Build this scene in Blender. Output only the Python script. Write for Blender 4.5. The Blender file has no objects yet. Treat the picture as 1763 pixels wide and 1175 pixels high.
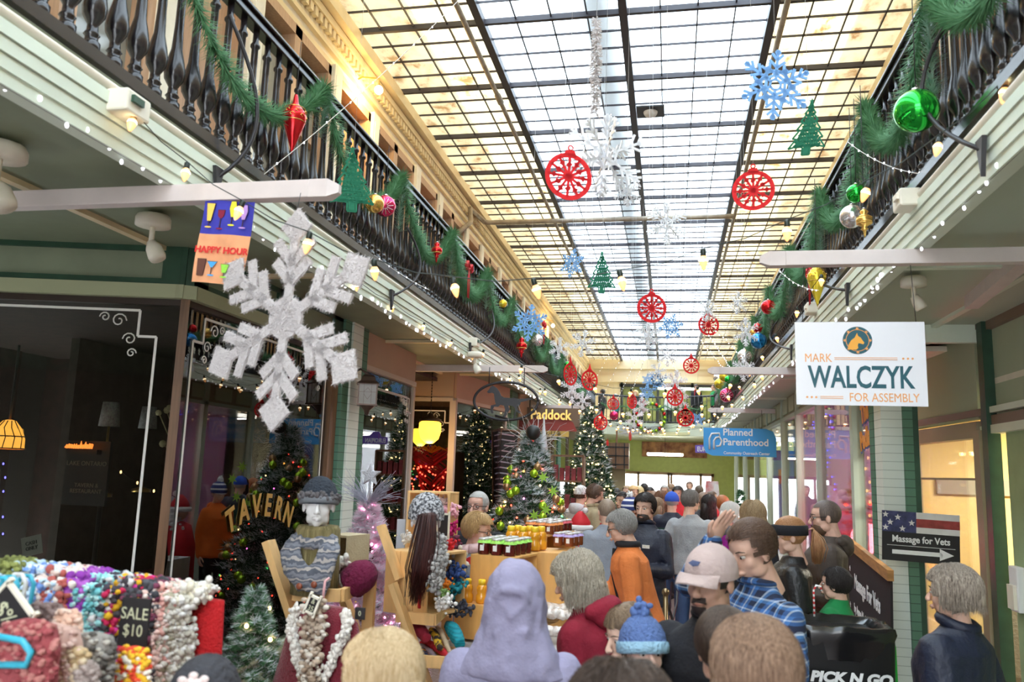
import bpy, bmesh, math, random
from math import sin, cos, pi, radians, sqrt, atan2
from mathutils import Vector, Matrix, noise
import numpy as np
random.seed(7)
COL = bpy.context.scene.collection
# ---------------------------------------------------------------- camera
F = 1400.0; W, H = 1763.0, 1175.0
_d = Vector((272, -233, -F)).normalized()
_u = Vector((.033, 1, (272*.033-233)/1400.)).normalized()
_r = _d.cross(_u)
CAM = Vector((0, 0, 2.03))
R = Matrix((_r, _d, _u))            # camera axes -> world axes
cd = bpy.data.cameras.new('camera'); cam = bpy.data.objects.new('camera', cd); COL.objects.link(cam)
cam.matrix_world = Matrix.Translation(CAM) @ R.to_4x4()
cd.sensor_width = 36; cd.lens = 36*F/W; cd.clip_start = .05; cd.clip_end = 400
cd.dof.use_dof = True; cd.dof.focus_distance = 8.0; cd.dof.aperture_fstop = 3.0
bpy.context.scene.camera = cam
# ---------------------------------------------------------------- world and exposure
wd = bpy.data.worlds.new('world'); bpy.context.scene.world = wd; wd.use_nodes = True
bg = wd.node_tree.nodes['Background']; bg.inputs[0].default_value = (.90, .96, 1.0, 1); bg.inputs[1].default_value = 5.2
vs = bpy.context.scene.view_settings
vs.view_transform = 'Standard'; vs.look = 'None'; vs.exposure = 0.8; vs.gamma = 1; vs.use_curve_mapping = False

def ray(px, py): return R @ Vector((px-W/2, H/2-py, -F))
def atY(px, py, Y): v = ray(px, py); return CAM + v*(Y/v.y)
def atX(px, py, X): v = ray(px, py); return CAM + v*(X/v.x)
def atZ(px, py, Z): v = ray(px, py); return CAM + v*((Z-2.03)/v.z)
# ---------------------------------------------------------------- materials
MATS = {}; M_ = Matrix.Translation
def mat(name, col, rough=.6, metal=0., emit=None, es=0., var=.0, vs_=8., bump=0., bs=40., spec=.5, trans=0., alpha=1., sheen=0., coat=0., stretch=None, col2=None, fac=(.35, .65)):
    if name in MATS: return MATS[name]
    m = bpy.data.materials.new(name); m.use_nodes = True; nt = m.node_tree; b = nt.nodes['Principled BSDF']
    c4 = (*col, 1); b.inputs['Base Color'].default_value = c4
    b.inputs['Roughness'].default_value = rough; b.inputs['Metallic'].default_value = metal
    b.inputs['Specular IOR Level'].default_value = spec
    if trans: b.inputs['Transmission Weight'].default_value = trans
    if alpha < 1: b.inputs['Alpha'].default_value = alpha
    if sheen: b.inputs['Sheen Weight'].default_value = sheen
    if coat: b.inputs['Coat Weight'].default_value = coat; b.inputs['Coat Roughness'].default_value = .1
    if emit: b.inputs['Emission Color'].default_value = (*emit, 1); b.inputs['Emission Strength'].default_value = es
    if var or bump or col2:
        tc = nt.nodes.new('ShaderNodeTexCoord'); mp = nt.nodes.new('ShaderNodeMapping')
        nt.links.new(tc.outputs['Object'], mp.inputs[0])
        if stretch: mp.inputs['Scale'].default_value = stretch
    if var or col2:
        n = nt.nodes.new('ShaderNodeTexNoise'); n.inputs['Scale'].default_value = vs_; n.inputs['Detail'].default_value = 4
        nt.links.new(mp.outputs[0], n.inputs['Vector'])
        r = nt.nodes.new('ShaderNodeValToRGB'); e = r.color_ramp.elements
        c2 = col2 if col2 else tuple(min(1, x*(1+var)) for x in col); c1 = col if col2 else tuple(x*(1-var) for x in col)
        e[0].position = fac[0]; e[1].position = fac[1]; e[0].color = (*c1, 1); e[1].color = (*c2, 1)
        nt.links.new(n.outputs['Fac'], r.inputs[0]); nt.links.new(r.outputs[0], b.inputs['Base Color'])
    if bump:
        n2 = nt.nodes.new('ShaderNodeTexNoise'); n2.inputs['Scale'].default_value = bs; n2.inputs['Detail'].default_value = 3
        nt.links.new(mp.outputs[0], n2.inputs['Vector'])
        bp = nt.nodes.new('ShaderNodeBump'); bp.inputs['Strength'].default_value = bump; bp.inputs['Distance'].default_value = .02
        nt.links.new(n2.outputs['Fac'], bp.inputs['Height']); nt.links.new(bp.outputs[0], b.inputs['Normal'])
    MATS[name] = m; return m
def stripes(name, cols, scale, axis='Z', rough=.8, bump=.5, sharp=True, dist=0.):
    """bands of colour along one axis (knitting, plaid, brick courses)"""
    if name in MATS: return MATS[name]
    m = mat(name, cols[0], rough); nt = m.node_tree; b = nt.nodes['Principled BSDF']
    tc = nt.nodes.new('ShaderNodeTexCoord'); sp = nt.nodes.new('ShaderNodeSeparateXYZ'); nt.links.new(tc.outputs['Object'], sp.inputs[0])
    src = sp.outputs[axis]
    if dist:
        n = nt.nodes.new('ShaderNodeTexNoise'); n.inputs['Scale'].default_value = 25; nt.links.new(tc.outputs['Object'], n.inputs['Vector'])
        ma = nt.nodes.new('ShaderNodeMath'); ma.operation = 'MULTIPLY_ADD'; ma.inputs[1].default_value = dist
        nt.links.new(n.outputs['Fac'], ma.inputs[0]); nt.links.new(src, ma.inputs[2]); src = ma.outputs[0]
    mm = nt.nodes.new('ShaderNodeMath'); mm.operation = 'MULTIPLY'; mm.inputs[1].default_value = scale; nt.links.new(src, mm.inputs[0])
    fr = nt.nodes.new('ShaderNodeMath'); fr.operation = 'FRACT'; nt.links.new(mm.outputs[0], fr.inputs[0])
    r = nt.nodes.new('ShaderNodeValToRGB'); r.color_ramp.interpolation = 'CONSTANT' if sharp else 'LINEAR'
    e = r.color_ramp.elements
    while len(e) < len(cols): e.new(.5)
    for i, c in enumerate(cols): e[i].position = i/len(cols); e[i].color = (*c, 1)
    nt.links.new(fr.outputs[0], r.inputs[0]); nt.links.new(r.outputs[0], b.inputs['Base Color'])
    return m
def glass(name, tint=(1, 1, 1), tmix=.0, rough=0., fl=1.45):
    if name in MATS: return MATS[name]
    m = bpy.data.materials.new(name); m.use_nodes = True; nt = m.node_tree; nt.nodes.clear()
    o = nt.nodes.new('ShaderNodeOutputMaterial'); t = nt.nodes.new('ShaderNodeBsdfTransparent'); g = nt.nodes.new('ShaderNodeBsdfGlossy')
    t.inputs[0].default_value = (*tint, 1); g.inputs['Roughness'].default_value = rough
    fr = nt.nodes.new('ShaderNodeFresnel'); fr.inputs[0].default_value = fl; mx = nt.nodes.new('ShaderNodeMixShader')
    mu = nt.nodes.new('ShaderNodeMath'); mu.operation = 'MULTIPLY_ADD'; mu.inputs[1].default_value = tmix or 1.5; mu.inputs[2].default_value = .02
    nt.links.new(fr.outputs[0], mu.inputs[0]); nt.links.new(mu.outputs[0], mx.inputs[0]); nt.links.new(t.outputs[0], mx.inputs[1]); nt.links.new(g.outputs[0], mx.inputs[2]); nt.links.new(mx.outputs[0], o.inputs[0])
    MATS[name] = m; return m
def sky_pane(name, tcol, clear, stain=None):
    """old daylight glass: part clear, part milky, with stains"""
    m = bpy.data.materials.new(name); m.use_nodes = True; nt = m.node_tree; nt.nodes.clear(); MATS[name] = m
    o = nt.nodes.new('ShaderNodeOutputMaterial'); tr = nt.nodes.new('ShaderNodeBsdfTransparent'); tl = nt.nodes.new('ShaderNodeBsdfTranslucent'); df = nt.nodes.new('ShaderNodeBsdfDiffuse')
    a = nt.nodes.new('ShaderNodeMixShader'); b = nt.nodes.new('ShaderNodeMixShader')
    a.inputs[0].default_value = 1-clear; b.inputs[0].default_value = .18
    nt.links.new(tr.outputs[0], a.inputs[1]); nt.links.new(tl.outputs[0], a.inputs[2]); nt.links.new(a.outputs[0], b.inputs[1]); nt.links.new(df.outputs[0], b.inputs[2]); nt.links.new(b.outputs[0], o.inputs[0])
    for n in (tr, tl): n.inputs[0].default_value = (*tcol, 1)
    df.inputs[0].default_value = (.7, .68, .6, 1)
    if stain:
        tc = nt.nodes.new('ShaderNodeTexCoord'); n = nt.nodes.new('ShaderNodeTexNoise'); n.inputs['Scale'].default_value = 2.6; n.inputs['Detail'].default_value = 7; n.inputs['Roughness'].default_value = .7
        mp = nt.nodes.new('ShaderNodeMapping'); mp.inputs['Scale'].default_value = (1.6, .9, 1); nt.links.new(tc.outputs['Object'], mp.inputs[0]); nt.links.new(mp.outputs[0], n.inputs['Vector'])
        r = nt.nodes.new('ShaderNodeValToRGB'); e = r.color_ramp.elements; e[0].position = .34; e[1].position = .53; e[0].color = (*stain, 1); e[1].color = (*tcol, 1)
        e2 = e.new(.43); e2.color = tuple((stain[i]*.35+tcol[i]*.65) if i < 3 else 1 for i in range(4))
        nt.links.new(n.outputs['Fac'], r.inputs[0])
        for q in (tr, tl): nt.links.new(r.outputs[0], q.inputs[0])
    return m
# ---------------------------------------------------------------- mesh building
class MB:
    def __init__(s): s.v = []; s.f = []; s.m = []; s.sm = []
    def add(s, vs, fs, mi=0, smooth=False):
        o = len(s.v); s.v += [tuple(v) for v in vs]
        for f in fs: s.f.append([i+o for i in f]); s.m.append(mi); s.sm.append(smooth)
        return s
    def box(s, c, sz, mi=0, M=None, taper=1.):
        x, y, z = (q/2 for q in sz); vs = []
        for dz in (-1, 1):
            k = taper if dz > 0 else 1
            for dx, dy in ((-1, -1), (1, -1), (1, 1), (-1, 1)): vs.append(Vector((dx*x*k, dy*y*k, dz*z)))
        if M is not None: vs = [M @ v for v in vs]
        vs = [v+Vector(c) for v in vs]
        return s.add(vs, [(3, 2, 1, 0), (4, 5, 6, 7), (0, 1, 5, 4), (1, 2, 6, 5), (2, 3, 7, 6), (3, 0, 4, 7)], mi)
    def bar(s, a, b, w, h, mi=0, up=(0, 0, 1)):
        a, b = Vector(a), Vector(b); d = (b-a); L = d.length; d.normalize(); u = Vector(up)
        if abs(d.dot(u)) > .99: u = Vector((1, 0, 0))
        r = d.cross(u).normalized(); u = r.cross(d); M = Matrix((r, d, u)).transposed()
        return s.box((a+b)/2, (w, L, h), mi, M)
    def tube(s, pts, r, n=6, mi=0, caps=True, smooth=True, flat=1.):
        pts = [Vector(p) for p in pts]; N = len(pts); vs = []; fs = []
        rs = r if isinstance(r, (list, tuple)) else [r]*N
        prev = None
        for i, p in enumerate(pts):
            d = (pts[min(i+1, N-1)]-pts[max(i-1, 0)])
            d = d.normalized() if d.length > 1e-9 else Vector((0, 0, 1))
            if prev is None:
                a = Vector((0, 0, 1)) if abs(d.z) < .9 else Vector((1, 0, 0)); x = d.cross(a).normalized()
            else:
                x = prev-d*prev.dot(d); x = x.normalized() if x.length > 1e-6 else d.cross(Vector((1, .3, 0))).normalized()
            prev = x; y = d.cross(x)
            for k in range(n):
                t = 2*pi*k/n; vs.append(p+(x*cos(t)+y*sin(t)*flat)*rs[i])
        for i in range(N-1):
            for k in range(n): fs.append((i*n+k, i*n+(k+1) % n, (i+1)*n+(k+1) % n, (i+1)*n+k))
        if caps: fs.append(tuple(reversed(range(n)))); fs.append(tuple(range((N-1)*n, N*n)))
        return s.add(vs, fs, mi, smooth)
    def lathe(s, prof, n=12, mi=0, c=(0, 0, 0), M=None, smooth=True, sx=1., sy=1.):
        vs = []; fs = []; N = len(prof)
        for (r, z) in prof:
            for k in range(n): t = 2*pi*k/n; vs.append(Vector((r*cos(t)*sx, r*sin(t)*sy, z)))
        if M is not None: vs = [M @ v for v in vs]
        vs = [v+Vector(c) for v in vs]
        for i in range(N-1):
            for k in range(n): fs.append((i*n+k, i*n+(k+1) % n, (i+1)*n+(k+1) % n, (i+1)*n+k))
        fs.append(tuple(reversed(range(n)))); fs.append(tuple(range((N-1)*n, N*n)))
        return s.add(vs, fs, mi, smooth)
    def ball(s, c, r, n=10, mi=0, sc=(1, 1, 1), M=None, top=None):
        m = max(4, n//2+1); prof = [(max(1e-4, sin(pi*i/m)), -cos(pi*i/m)) for i in range(m+1)]
        vs = []; fs = []
        for (q, z) in prof:
            for k in range(n): t = 2*pi*k/n; vs.append(Vector((q*cos(t)*r*sc[0], q*sin(t)*r*sc[1], z*r*sc[2])))
        if M is not None: vs = [M @ v for v in vs]
        vs = [v+Vector(c) for v in vs]
        for i in range(m):
            for k in range(n): fs.append((i*n+k, i*n+(k+1) % n, (i+1)*n+(k+1) % n, (i+1)*n+k))
        return s.add(vs, fs, mi, True)
    def poly(s, pts, depth, M=None, mi=0, holes=None):
        """prism of a 2D outline standing in XZ, thickness along Y"""
        n = len(pts); vs = [Vector((p[0], -depth/2, p[1])) for p in pts]+[Vector((p[0], depth/2, p[1])) for p in pts]
        if M is not None: vs = [M @ v for v in vs]
        fs = [tuple(range(n)), tuple(reversed(range(n, 2*n)))]+[(i+n, (i+1) % n+n, (i+1) % n, i) for i in range(n)]
        return s.add(vs, fs, mi)
    def xf(s, M):
        s.v = [tuple(M @ Vector(v)) for v in s.v]; return s
    def join(s, o, M=None):
        k = len(s.v); s.v += [tuple(M @ Vector(v)) if M is not None else v for v in o.v]
        s.f += [[i+k for i in f] for f in o.f]; s.m += o.m; s.sm += o.sm; return s
    def mesh(s, name, mats):
        me = bpy.data.meshes.new(name); me.from_pydata(s.v, [], s.f)
        for m in (mats if isinstance(mats, (list, tuple)) else [mats]): me.materials.append(m)
        me.polygons.foreach_set('material_index', s.m); me.polygons.foreach_set('use_smooth', s.sm); me.update(); return me
    def build(s, name, mats, parent=None, bevel=0., sub=0, loc=None):
        o = bpy.data.objects.new(name, s.mesh(name, mats)); COL.objects.link(o)
        if parent is not None: o.parent = parent
        if loc is not None: o.location = loc
        if bevel: md = o.modifiers.new('bevel', 'BEVEL'); md.width = bevel; md.segments = 2; md.limit_method = 'ANGLE'
        if sub: md = o.modifiers.new('sub', 'SUBSURF'); md.levels = sub; md.render_levels = sub
        return o
def tag(o, label, cat, group=None, kind=None):
    if label: o['label'] = label
    if cat: o['category'] = cat
    if group: o['group'] = group
    if kind: o['kind'] = kind
    return o
def T(name, label, cat, loc=(0, 0, 0), rz=0., group=None, rot=None):
    o = bpy.data.objects.new(name, None); COL.objects.link(o); o.empty_display_size = .05
    o.location = loc; o.rotation_euler = rot if rot else (0, 0, rz); return tag(o, label, cat, group)
def struct(name, mb, m, parent=None, bevel=0., label=None):
    o = mb.build(name, m, parent, bevel)
    if parent is None: o['kind'] = 'structure'
    if label: o['label'] = label
    return o
def dup(root, loc=None, rz=None, label=None, group=None, rot=None, scale=None):
    r = root.copy(); COL.objects.link(r)
    if loc is not None: r.location = loc
    if rz is not None: r.rotation_euler = (0, 0, rz)
    if rot is not None: r.rotation_euler = rot
    if scale is not None: r.scale = (scale,)*3
    if label: r['label'] = label
    if group: r['group'] = group
    for ch in list(root.children):
        c = ch.copy(); COL.objects.link(c); c.parent = r
        for g in list(ch.children):
            q = g.copy(); COL.objects.link(q); q.parent = c
    return r
def text(s, size, depth=.004, sx=1., align='CENTER', bold=0., shear=0.):
    """mesh lettering as an MB in the XZ plane, facing -Y"""
    cu = bpy.data.curves.new('t', 'FONT'); cu.body = s; cu.size = size; cu.align_x = align; cu.align_y = 'CENTER'; cu.extrude = depth/2; cu.offset = bold; cu.resolution_u = 3; cu.shear = shear
    ob = bpy.data.objects.new('t', cu); COL.objects.link(ob)
    dg = bpy.context.evaluated_depsgraph_get(); me = ob.evaluated_get(dg).to_mesh()
    mb = MB(); mb.add([(v.co.x*sx, -v.co.z, v.co.y) for v in me.vertices], [tuple(p.vertices) for p in me.polygons])
    ob.evaluated_get(dg).to_mesh_clear(); bpy.data.objects.remove(ob); bpy.data.curves.remove(cu); return mb
def remesh(mb, voxel, smooth=2, fac=.5):
    me = bpy.data.meshes.new('r'); me.from_pydata(mb.v, [], mb.f); me.update()
    o = bpy.data.objects.new('r', me); COL.objects.link(o)
    md = o.modifiers.new('r', 'REMESH'); md.mode = 'VOXEL'; md.voxel_size = voxel
    if smooth: ms = o.modifiers.new('s', 'SMOOTH'); ms.iterations = smooth; ms.factor = fac
    dg = bpy.context.evaluated_depsgraph_get(); ev = o.evaluated_get(dg); m2 = ev.to_mesh()
    V = [Vector(v.co) for v in m2.vertices]; Fs = [tuple(p.vertices) for p in m2.polygons]; Ns = [Vector(v.normal) for v in m2.vertices]
    ev.to_mesh_clear(); bpy.data.objects.remove(o); bpy.data.meshes.remove(me); return V, Fs, Ns
# palette
mint = mat('mint paint', (.74, .82, .69), .5, var=.05, vs_=3)
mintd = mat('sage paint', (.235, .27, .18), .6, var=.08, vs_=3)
dkgreen = mat('dark green paint', (.022, .07, .04), .45, var=.15)
blackp = mat('black gloss paint', (.016, .013, .016), .22, spec=.6)
cream = mat('cream paint', (.80, .66, .42), .5, var=.06, vs_=4)
creamw = mat('pale cream wall', (.84, .79, .66), .7, var=.04)
tan = mat('tan painted wood', (.50, .31, .19), .5, var=.1, vs_=6, stretch=(6, 6, .6))
white_p = mat('pinkish white paint', (.72, .64, .62), .45, var=.04)
white = mat('white', (.85, .85, .85), .5)
glassm = glass('window glass')
darkglass = glass('shop window glass', (.80, .84, .82), fl=1.6)
blk = mat('black', (.012, .012, .013), .5)
# ================================================================= the arcade
XL, XR, ZF = -2.35, 1.35, 3.65           # balcony edges and floor level
YE = 26.5                                # end balcony
WLX, WRX, ZS = -3.55, 2.57, 6.83         # upper walls, skylight level
# floor
fl = mat('mosaic terrazzo floor', (.16, .08, .07), .35, var=.0, col2=(.30, .24, .22), vs_=30, bump=.1)
struct('floor', MB().box((-.5, 13, -.05), (13, 50, .1)), fl)
# skylight: structural bars + panes
bar_m = mat('dark iron glazing bar', (.03, .026, .035), .5)
yel = sky_pane('yellowed glass', (.44, .36, .215), .42, (.20, .10, .035)); clr = sky_pane('milky clear glass', (.82, .92, 1.0), .62)
sky = struct('ceiling', MB(), bar_m, label='iron framed glass skylight over the arcade')
XS = [-3.55, -2.02, -.49, 1.04, 2.57]; y0, y1 = -4.4, 34.4; P = 1.47
for k in range(4):
    pb = MB().add([(XS[k], y0, ZS+.03), (XS[k+1], y0, ZS+.03), (XS[k+1], y1, ZS+.03), (XS[k], y1, ZS+.03)], [(0, 1, 2, 3)])
    pb.build('glass_panes', yel if k in (0, 3) else clr, sky)
b = MB()
for x in XS: b.box((x, (y0+y1)/2, ZS), (.085 if x in XS[1:4] else .05, y1-y0, .10))
b.build('main_bar', bar_m, sky)
b = MB()
for k in range(4):
    for j in (1, 2, 3): b.box((XS[k]+j*.3825, (y0+y1)/2, ZS+.01), (.014, y1-y0, .022))
b.build('long_glazing_bar', bar_m, sky)
b = MB(); b2 = MB(); n = int((y1-y0)/P)+1; ys = 7.94-P*10
for i in range(n+2):
    y = ys+i*P
    if y < y1: b.box((-.49, y, ZS), (6.1, .045, .06))
    for j in (1, 2, 3):
        if y+j*P/4 < y1: b2.box((-.49, y+j*P/4, ZS+.01), (6.1, .014, .022))
b.build('cross_bar', bar_m, sky); b2.build('thin_cross_bar', bar_m, sky)
girder = mat('grey painted steel', (.35, .34, .33), .6)
g = MB(); g.box((-.78, 15, ZS+.32), (.30, 40, .3)); g.box((-.78, 15, ZS+.8), (.06, 40, .5))
for i in range(26): g.box((-1.0 if i % 2 else -.6, 1+i*P, ZS+.28), (1.4, .06, .12))
g.build('roof_girder', girder, sky)
for sx in (-1, 1):   # the outer roof shading the side strips a little
    MB().box((-.49+sx*3.4, 15, ZS+1.0), (1.2, 42, .06)).build('outer_roof_slope', girder, sky)
# smoke detector plate in a pane
t = T('smoke_detector', 'white round detector on a black plate fixed to the skylight', 'smoke detector', atZ(1120, 192, ZS-.07)); MB().box((0, 0, 0), (.36, .34, .02)).build('plate', blk, t)
MB().lathe([(.07, -.06), (.09, -.03), (.095, 0)], 16).build('detector_head', white, t)
struct('wall_left', MB().box((-8.0, 12, 1.7), (.1, 38, 3.5)), MATS.get('x') or mat('outer wall', (.05, .04, .035), .8)); struct('wall_right_outer', MB().box((5.9, 12, 1.7), (.1, 38, 3.5)), MATS['outer wall'])
wb = MB(); wb.box((-5.2, -4.4, 3.4), (6.0, .1, 6.9)); wb.box((3.8, -4.4, 3.4), (4.6, .1, 6.9)); wb.box((-.5, -4.4, 3.3), (4.2, .1, .7)); wb.box((-.5, -4.4, 6.6), (4.2, .1, .5)); struct('wall_back', wb, mat('back wall', (.42, .36, .28), .8)); struct('fill_opening_bars', MB().box((-.5, -4.4, 1.5), (.08, .08, 3)).box((-.5, -4.4, 2.2), (4, .08, .08)), MATS['back wall'])  # unseen end wall; its openings are added to throw frontal light inside
# sprinkler pipes under the skylight
pm = mat('weathered grey pipe', (.33, .27, .20), .5, var=.2)
t = T('sprinkler_pipe', 'long grey pipe running under the left dark skylight bar', 'pipe', (-2.12, 15, ZS-.18)); b = MB(); b.tube([(0, -16, 0), (0, 18, 0)], .03, 8)
b.build('pipe_run', pm, t)
for y in range(-6, 18, 3): MB().tube([(0, y+.3, 0), (0, y+.5, 0)], .042, 8).build('coupling', pm, t)
t = T('sprinkler_pipe', 'long grey pipe running under the right dark skylight bar', 'pipe', (1.12, 15, ZS-.18)); MB().tube([(0, -16, 0), (0, 18, 0)], .03, 8).build('pipe_run', pm, t)
t = T('sprinkler_pipe', 'grey pipe crossing the skylight with a bent end at the left cornice', 'pipe', (0, 14.2, ZS-.26))
MB().tube([(1.1, 0, 0), (-3.2, 0, 0), (-3.38, -.05, -.0), (-3.45, -.9, -.02), (-3.4, -1.0, -.3), (-3.5, -1.4, -.6)], .045, 8).build('pipe_run', pm, t)
# upper walls --------------------------------------------------------------
def upper_wall(side):
    X = WLX if side < 0 else WRX; s = -side; nm = 'left' if side < 0 else 'right'
    w = struct('wall_upper_'+nm, MB(), creamw, label='cream upper storey wall with pilasters, windows and cornice')
    # wall above and below the openings, a row of piers
    b = MB(); b.box((X+side*.10, 14, 6.5), (.2, 42, .66)); b.box((X+side*.10, 14, 3.95), (.2, 42, .66)); b.build('wall_panel', creamw, w)
    c = MB()
    c.box((X-side*.05, 14, 6.74), (.22, 42, .14)); c.box((X-side*.02, 14, 6.60), (.14, 42, .08)); c.box((X, 14, 6.36), (.10, 42, .05)); c.box((X, 14, 6.22), (.06, 42, .06))
    c.build('cornice', cream, w)
    d = MB()
    for i in range(380): d.box((X-side*.05, -5+i*.11, 6.51), (.05, .06, .09))
    d.build('dentil_course', cream, w)
    y = 7.47-2.85*4; k = 0
    glz = mat('dim upper window pane', (.30, .31, .27), .06, spec=.8, var=.3, vs_=1.5)
    ply = mat('orange lit plywood door', (.62, .33, .13), .5, var=.1)
    while y < 34:
        for (a, bb, kind) in ((0, .2, 'p'), (.2, 1.16, 'd'), (1.16, 1.36, 'p'), (1.36, 2.08, 'w'), (2.08, 2.85, 'w')):
            yc = y+(a+bb)/2; wd_ = bb-a
            if kind == 'p':
                q = MB(); q.box((X-side*.02, yc, 4.95), (.14, wd_, 2.5)); q.box((X-side*.07, yc, 4.95), (.05, wd_*.6, 2.3)); q.build('pilaster', creamw, w)
            else:
                q = MB(); t_ = .07
                q.box((X+side*.03, y+a+t_/2, 4.9), (.16, t_, 2.56)); q.box((X+side*.03, y+bb-t_/2, 4.9), (.16, t_, 2.56)); q.box((X+side*.03, yc, 6.12), (.16, wd_, .1))
                if kind == 'w': q.box((X+side*.03, yc, 4.3), (.17, wd_, .1)); q.box((X+side*.06, yc, 5.25), (.08, wd_, .06))
                fr = q.build('window_frame' if kind == 'w' else 'door_frame', tan, w)
                if kind == 'w':
                    MB().box((X+side*.10, yc, 5.2), (.02, wd_-.1, 1.9)).build('pane', glz, fr)
                    if k % 3 == 0: MB().box((X+side*.08, yc, 4.0), (.05, wd_-.08, .6)).build('apron_panel', tan, fr)
                else: MB().box((X+side*.10, yc, 4.9), (.04, wd_-.1, 2.5)).build('door_panel', ply if k in (4,) or side > 0 else tan, fr)
        y += 2.85; k += 1
upper_wall(-1); upper_wall(1)
# balcony decks with fascia -------------------------------------------------
def deck(side):
    X = XL if side < 0 else XR; o = side; nm = 'left' if side < 0 else 'right'; x2 = WLX-.2 if side < 0 else WRX+.2
    w = struct('balcony_'+nm, MB(), mint, label='mint green balcony deck with stepped fascia boards')
    MB().box(((X+x2)/2+o*.02, 11.2, ZF-.03), (abs(x2-X), 31.4, .06)).build('deck_board', mintd, w)
    b = MB(); b.box((X+o*.04, 11.2, 3.50), (.06, 31.4, .33))
    for z, e in ((3.60, .0), (3.525, .034), (3.468, .026), (3.412, .017), (3.360, .008)): b.box((X+o*(.02-e+.0), 11.2, z), (.05, 31.4, .09 if z > 3.55 else .052))
    b.build('fascia', mint, w)
    MB().tube([(X-o*.02, -4, 3.585), (X-o*.02, YE, 3.585)], .02, 8).build('conduit', mat('conduit paint', (.75, .68, .56), .4), w)
    sx = -8.2 if side < 0 else 5.8
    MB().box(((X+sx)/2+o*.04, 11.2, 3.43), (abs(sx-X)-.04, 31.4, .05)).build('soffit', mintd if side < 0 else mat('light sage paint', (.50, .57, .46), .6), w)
    q = MB()
    for i in range(9): q.box((X+o*.9, 1+i*3.0, 3.39), (.05, 2.9, .03)); q.box((X+o*.45, 2.4+i*3.0, 3.39), (.9, .05, .03))
    q.build('soffit_batten', cream if side < 0 else mint, w)
deck(-1); deck(1)
# railings ------------------------------------------------------------------
bal = MB().lathe([(.038, 0), (.038, .05), (.028, .055), (.026, .075), (.034, .085), (.024, .10), (.022, .13), (.045, .17), (.050, .21), (.042, .26), (.026, .33), (.021, .45), (.020, .60), (.019, .72), (.028, .73), (.028, .745), (.018, .76), (.018, .84)], 10)
bal_me = bal.mesh('baluster', blackp)
def railing(side):
    X = XL if side < 0 else XR; nm = 'left' if side < 0 else 'right'
    t = T('balcony_railing', f'long black turned-baluster railing along the {nm} balcony', 'railing', (X+side*.03, 0, ZF))
    b = MB(); b.box((0, 11.2, .015), (.13, 30.6, .05)); b.box((-side*.05, 11.2, -.01), (.04, 30.6, .02)); b.build('bottom_rail', blackp, t)
    b = MB(); b.box((0, 11.2, .90), (.08, 30.6, .05)); b.box((0, 11.2, .935), (.12, 30.6, .025)); b.build('handrail', blackp, t, bevel=.008)
    n = 0; far = MB(); yy = 2.05 if side < 0 else 2.8
    while yy < YE-.2:
        if n < 100:
            o = bpy.data.objects.new('baluster', bal_me); COL.objects.link(o); o.parent = t; o.location = (0, yy, .04)
        else: far.lathe([(.038, 0), (.022, .1), (.05, .2), (.02, .4), (.02, .84)], 6, c=(0, yy, .04))
        yy += .142; n += 1
    fo = far.build('baluster', blackp, t); fo['kind'] = 'stuff'
railing(-1); railing(1)
# side cove blocks on the fascias (carved brackets)
for i, (px, py, s) in enumerate([(195, 185, -1), (806, 590, -1), (1585, 345, 1), (1412, 532, 1)]):
    X = XL-.0 if s < 0 else XR; p = atX(px, py, X)
    t = T('junction_box', ['cream electrical box with a green socket on the near left fascia', 'cream electrical box farther along the left fascia', 'white capped block on the right fascia above the string of lights', 'white capped block on the right fascia behind the candidate sign'][i], 'electrical box', p)
    MB().box((-s*.07, 0, 0), (.11, .16, .10)).build('box', creamw, t, bevel=.01); MB().box((-s*.13, -.02, .01), (.02, .07, .03)).build('socket', dkgreen if s < 0 else creamw, t)
# beams ----------------------------------------------------------------------
def beam(Y, xa, xt, z, label, side):
    t = T('sign_beam', label, 'beam', (0, Y, z)); L = xt-xa; sg = 1 if L > 0 else -1
    b = MB(); b.box(((xa+xt)/2-sg*.06, 0, 0), (abs(L)-.12, .07, .085)); b.build('timber', white_p, t, bevel=.004)
    c = MB(); v = []
    for dx, k in ((-.12, 1), (-.03, 1), (0.02, .45)):
        for sy, sz in ((-1, -1), (1, -1), (1, 1), (-1, 1)): v.append((xt+sg*dx, sy*.035*k, sz*.0425*k))
    c.add(v, [(0, 1, 5, 4), (1, 2, 6, 5), (2, 3, 7, 6), (3, 0, 4, 7), (4, 5, 9, 8), (5, 6, 10, 9), (6, 7, 11, 10), (7, 4, 8, 11), (8, 9, 10, 11), (3, 2, 1, 0)]); c.build('pointed_end', white_p, t)
    return t
ZB = 3.29
beam(3.38, -4.3, -1.52, ZB, 'pinkish white pointed beam over the happy hour flag, nearest on the left', -1)
beam(9.9, -3.2, -1.51, ZB, 'white pointed beam sticking out above the horse sign', -1)
beam(15.8, -3.0, -1.65, ZB, 'farthest white pointed beam on the left, beyond the horse sign', -1)
beam(4.78, 3.4, .53, ZB, 'white pointed beam holding the candidate sign, nearest on the right', 1)
beam(9.9, 2.0, .46, ZB, 'white pointed beam just behind the candidate sign', 1)
beam(15.8, 2.0, .72, ZB, 'farthest white pointed beam on the right above the blue sign', 1)
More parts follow.
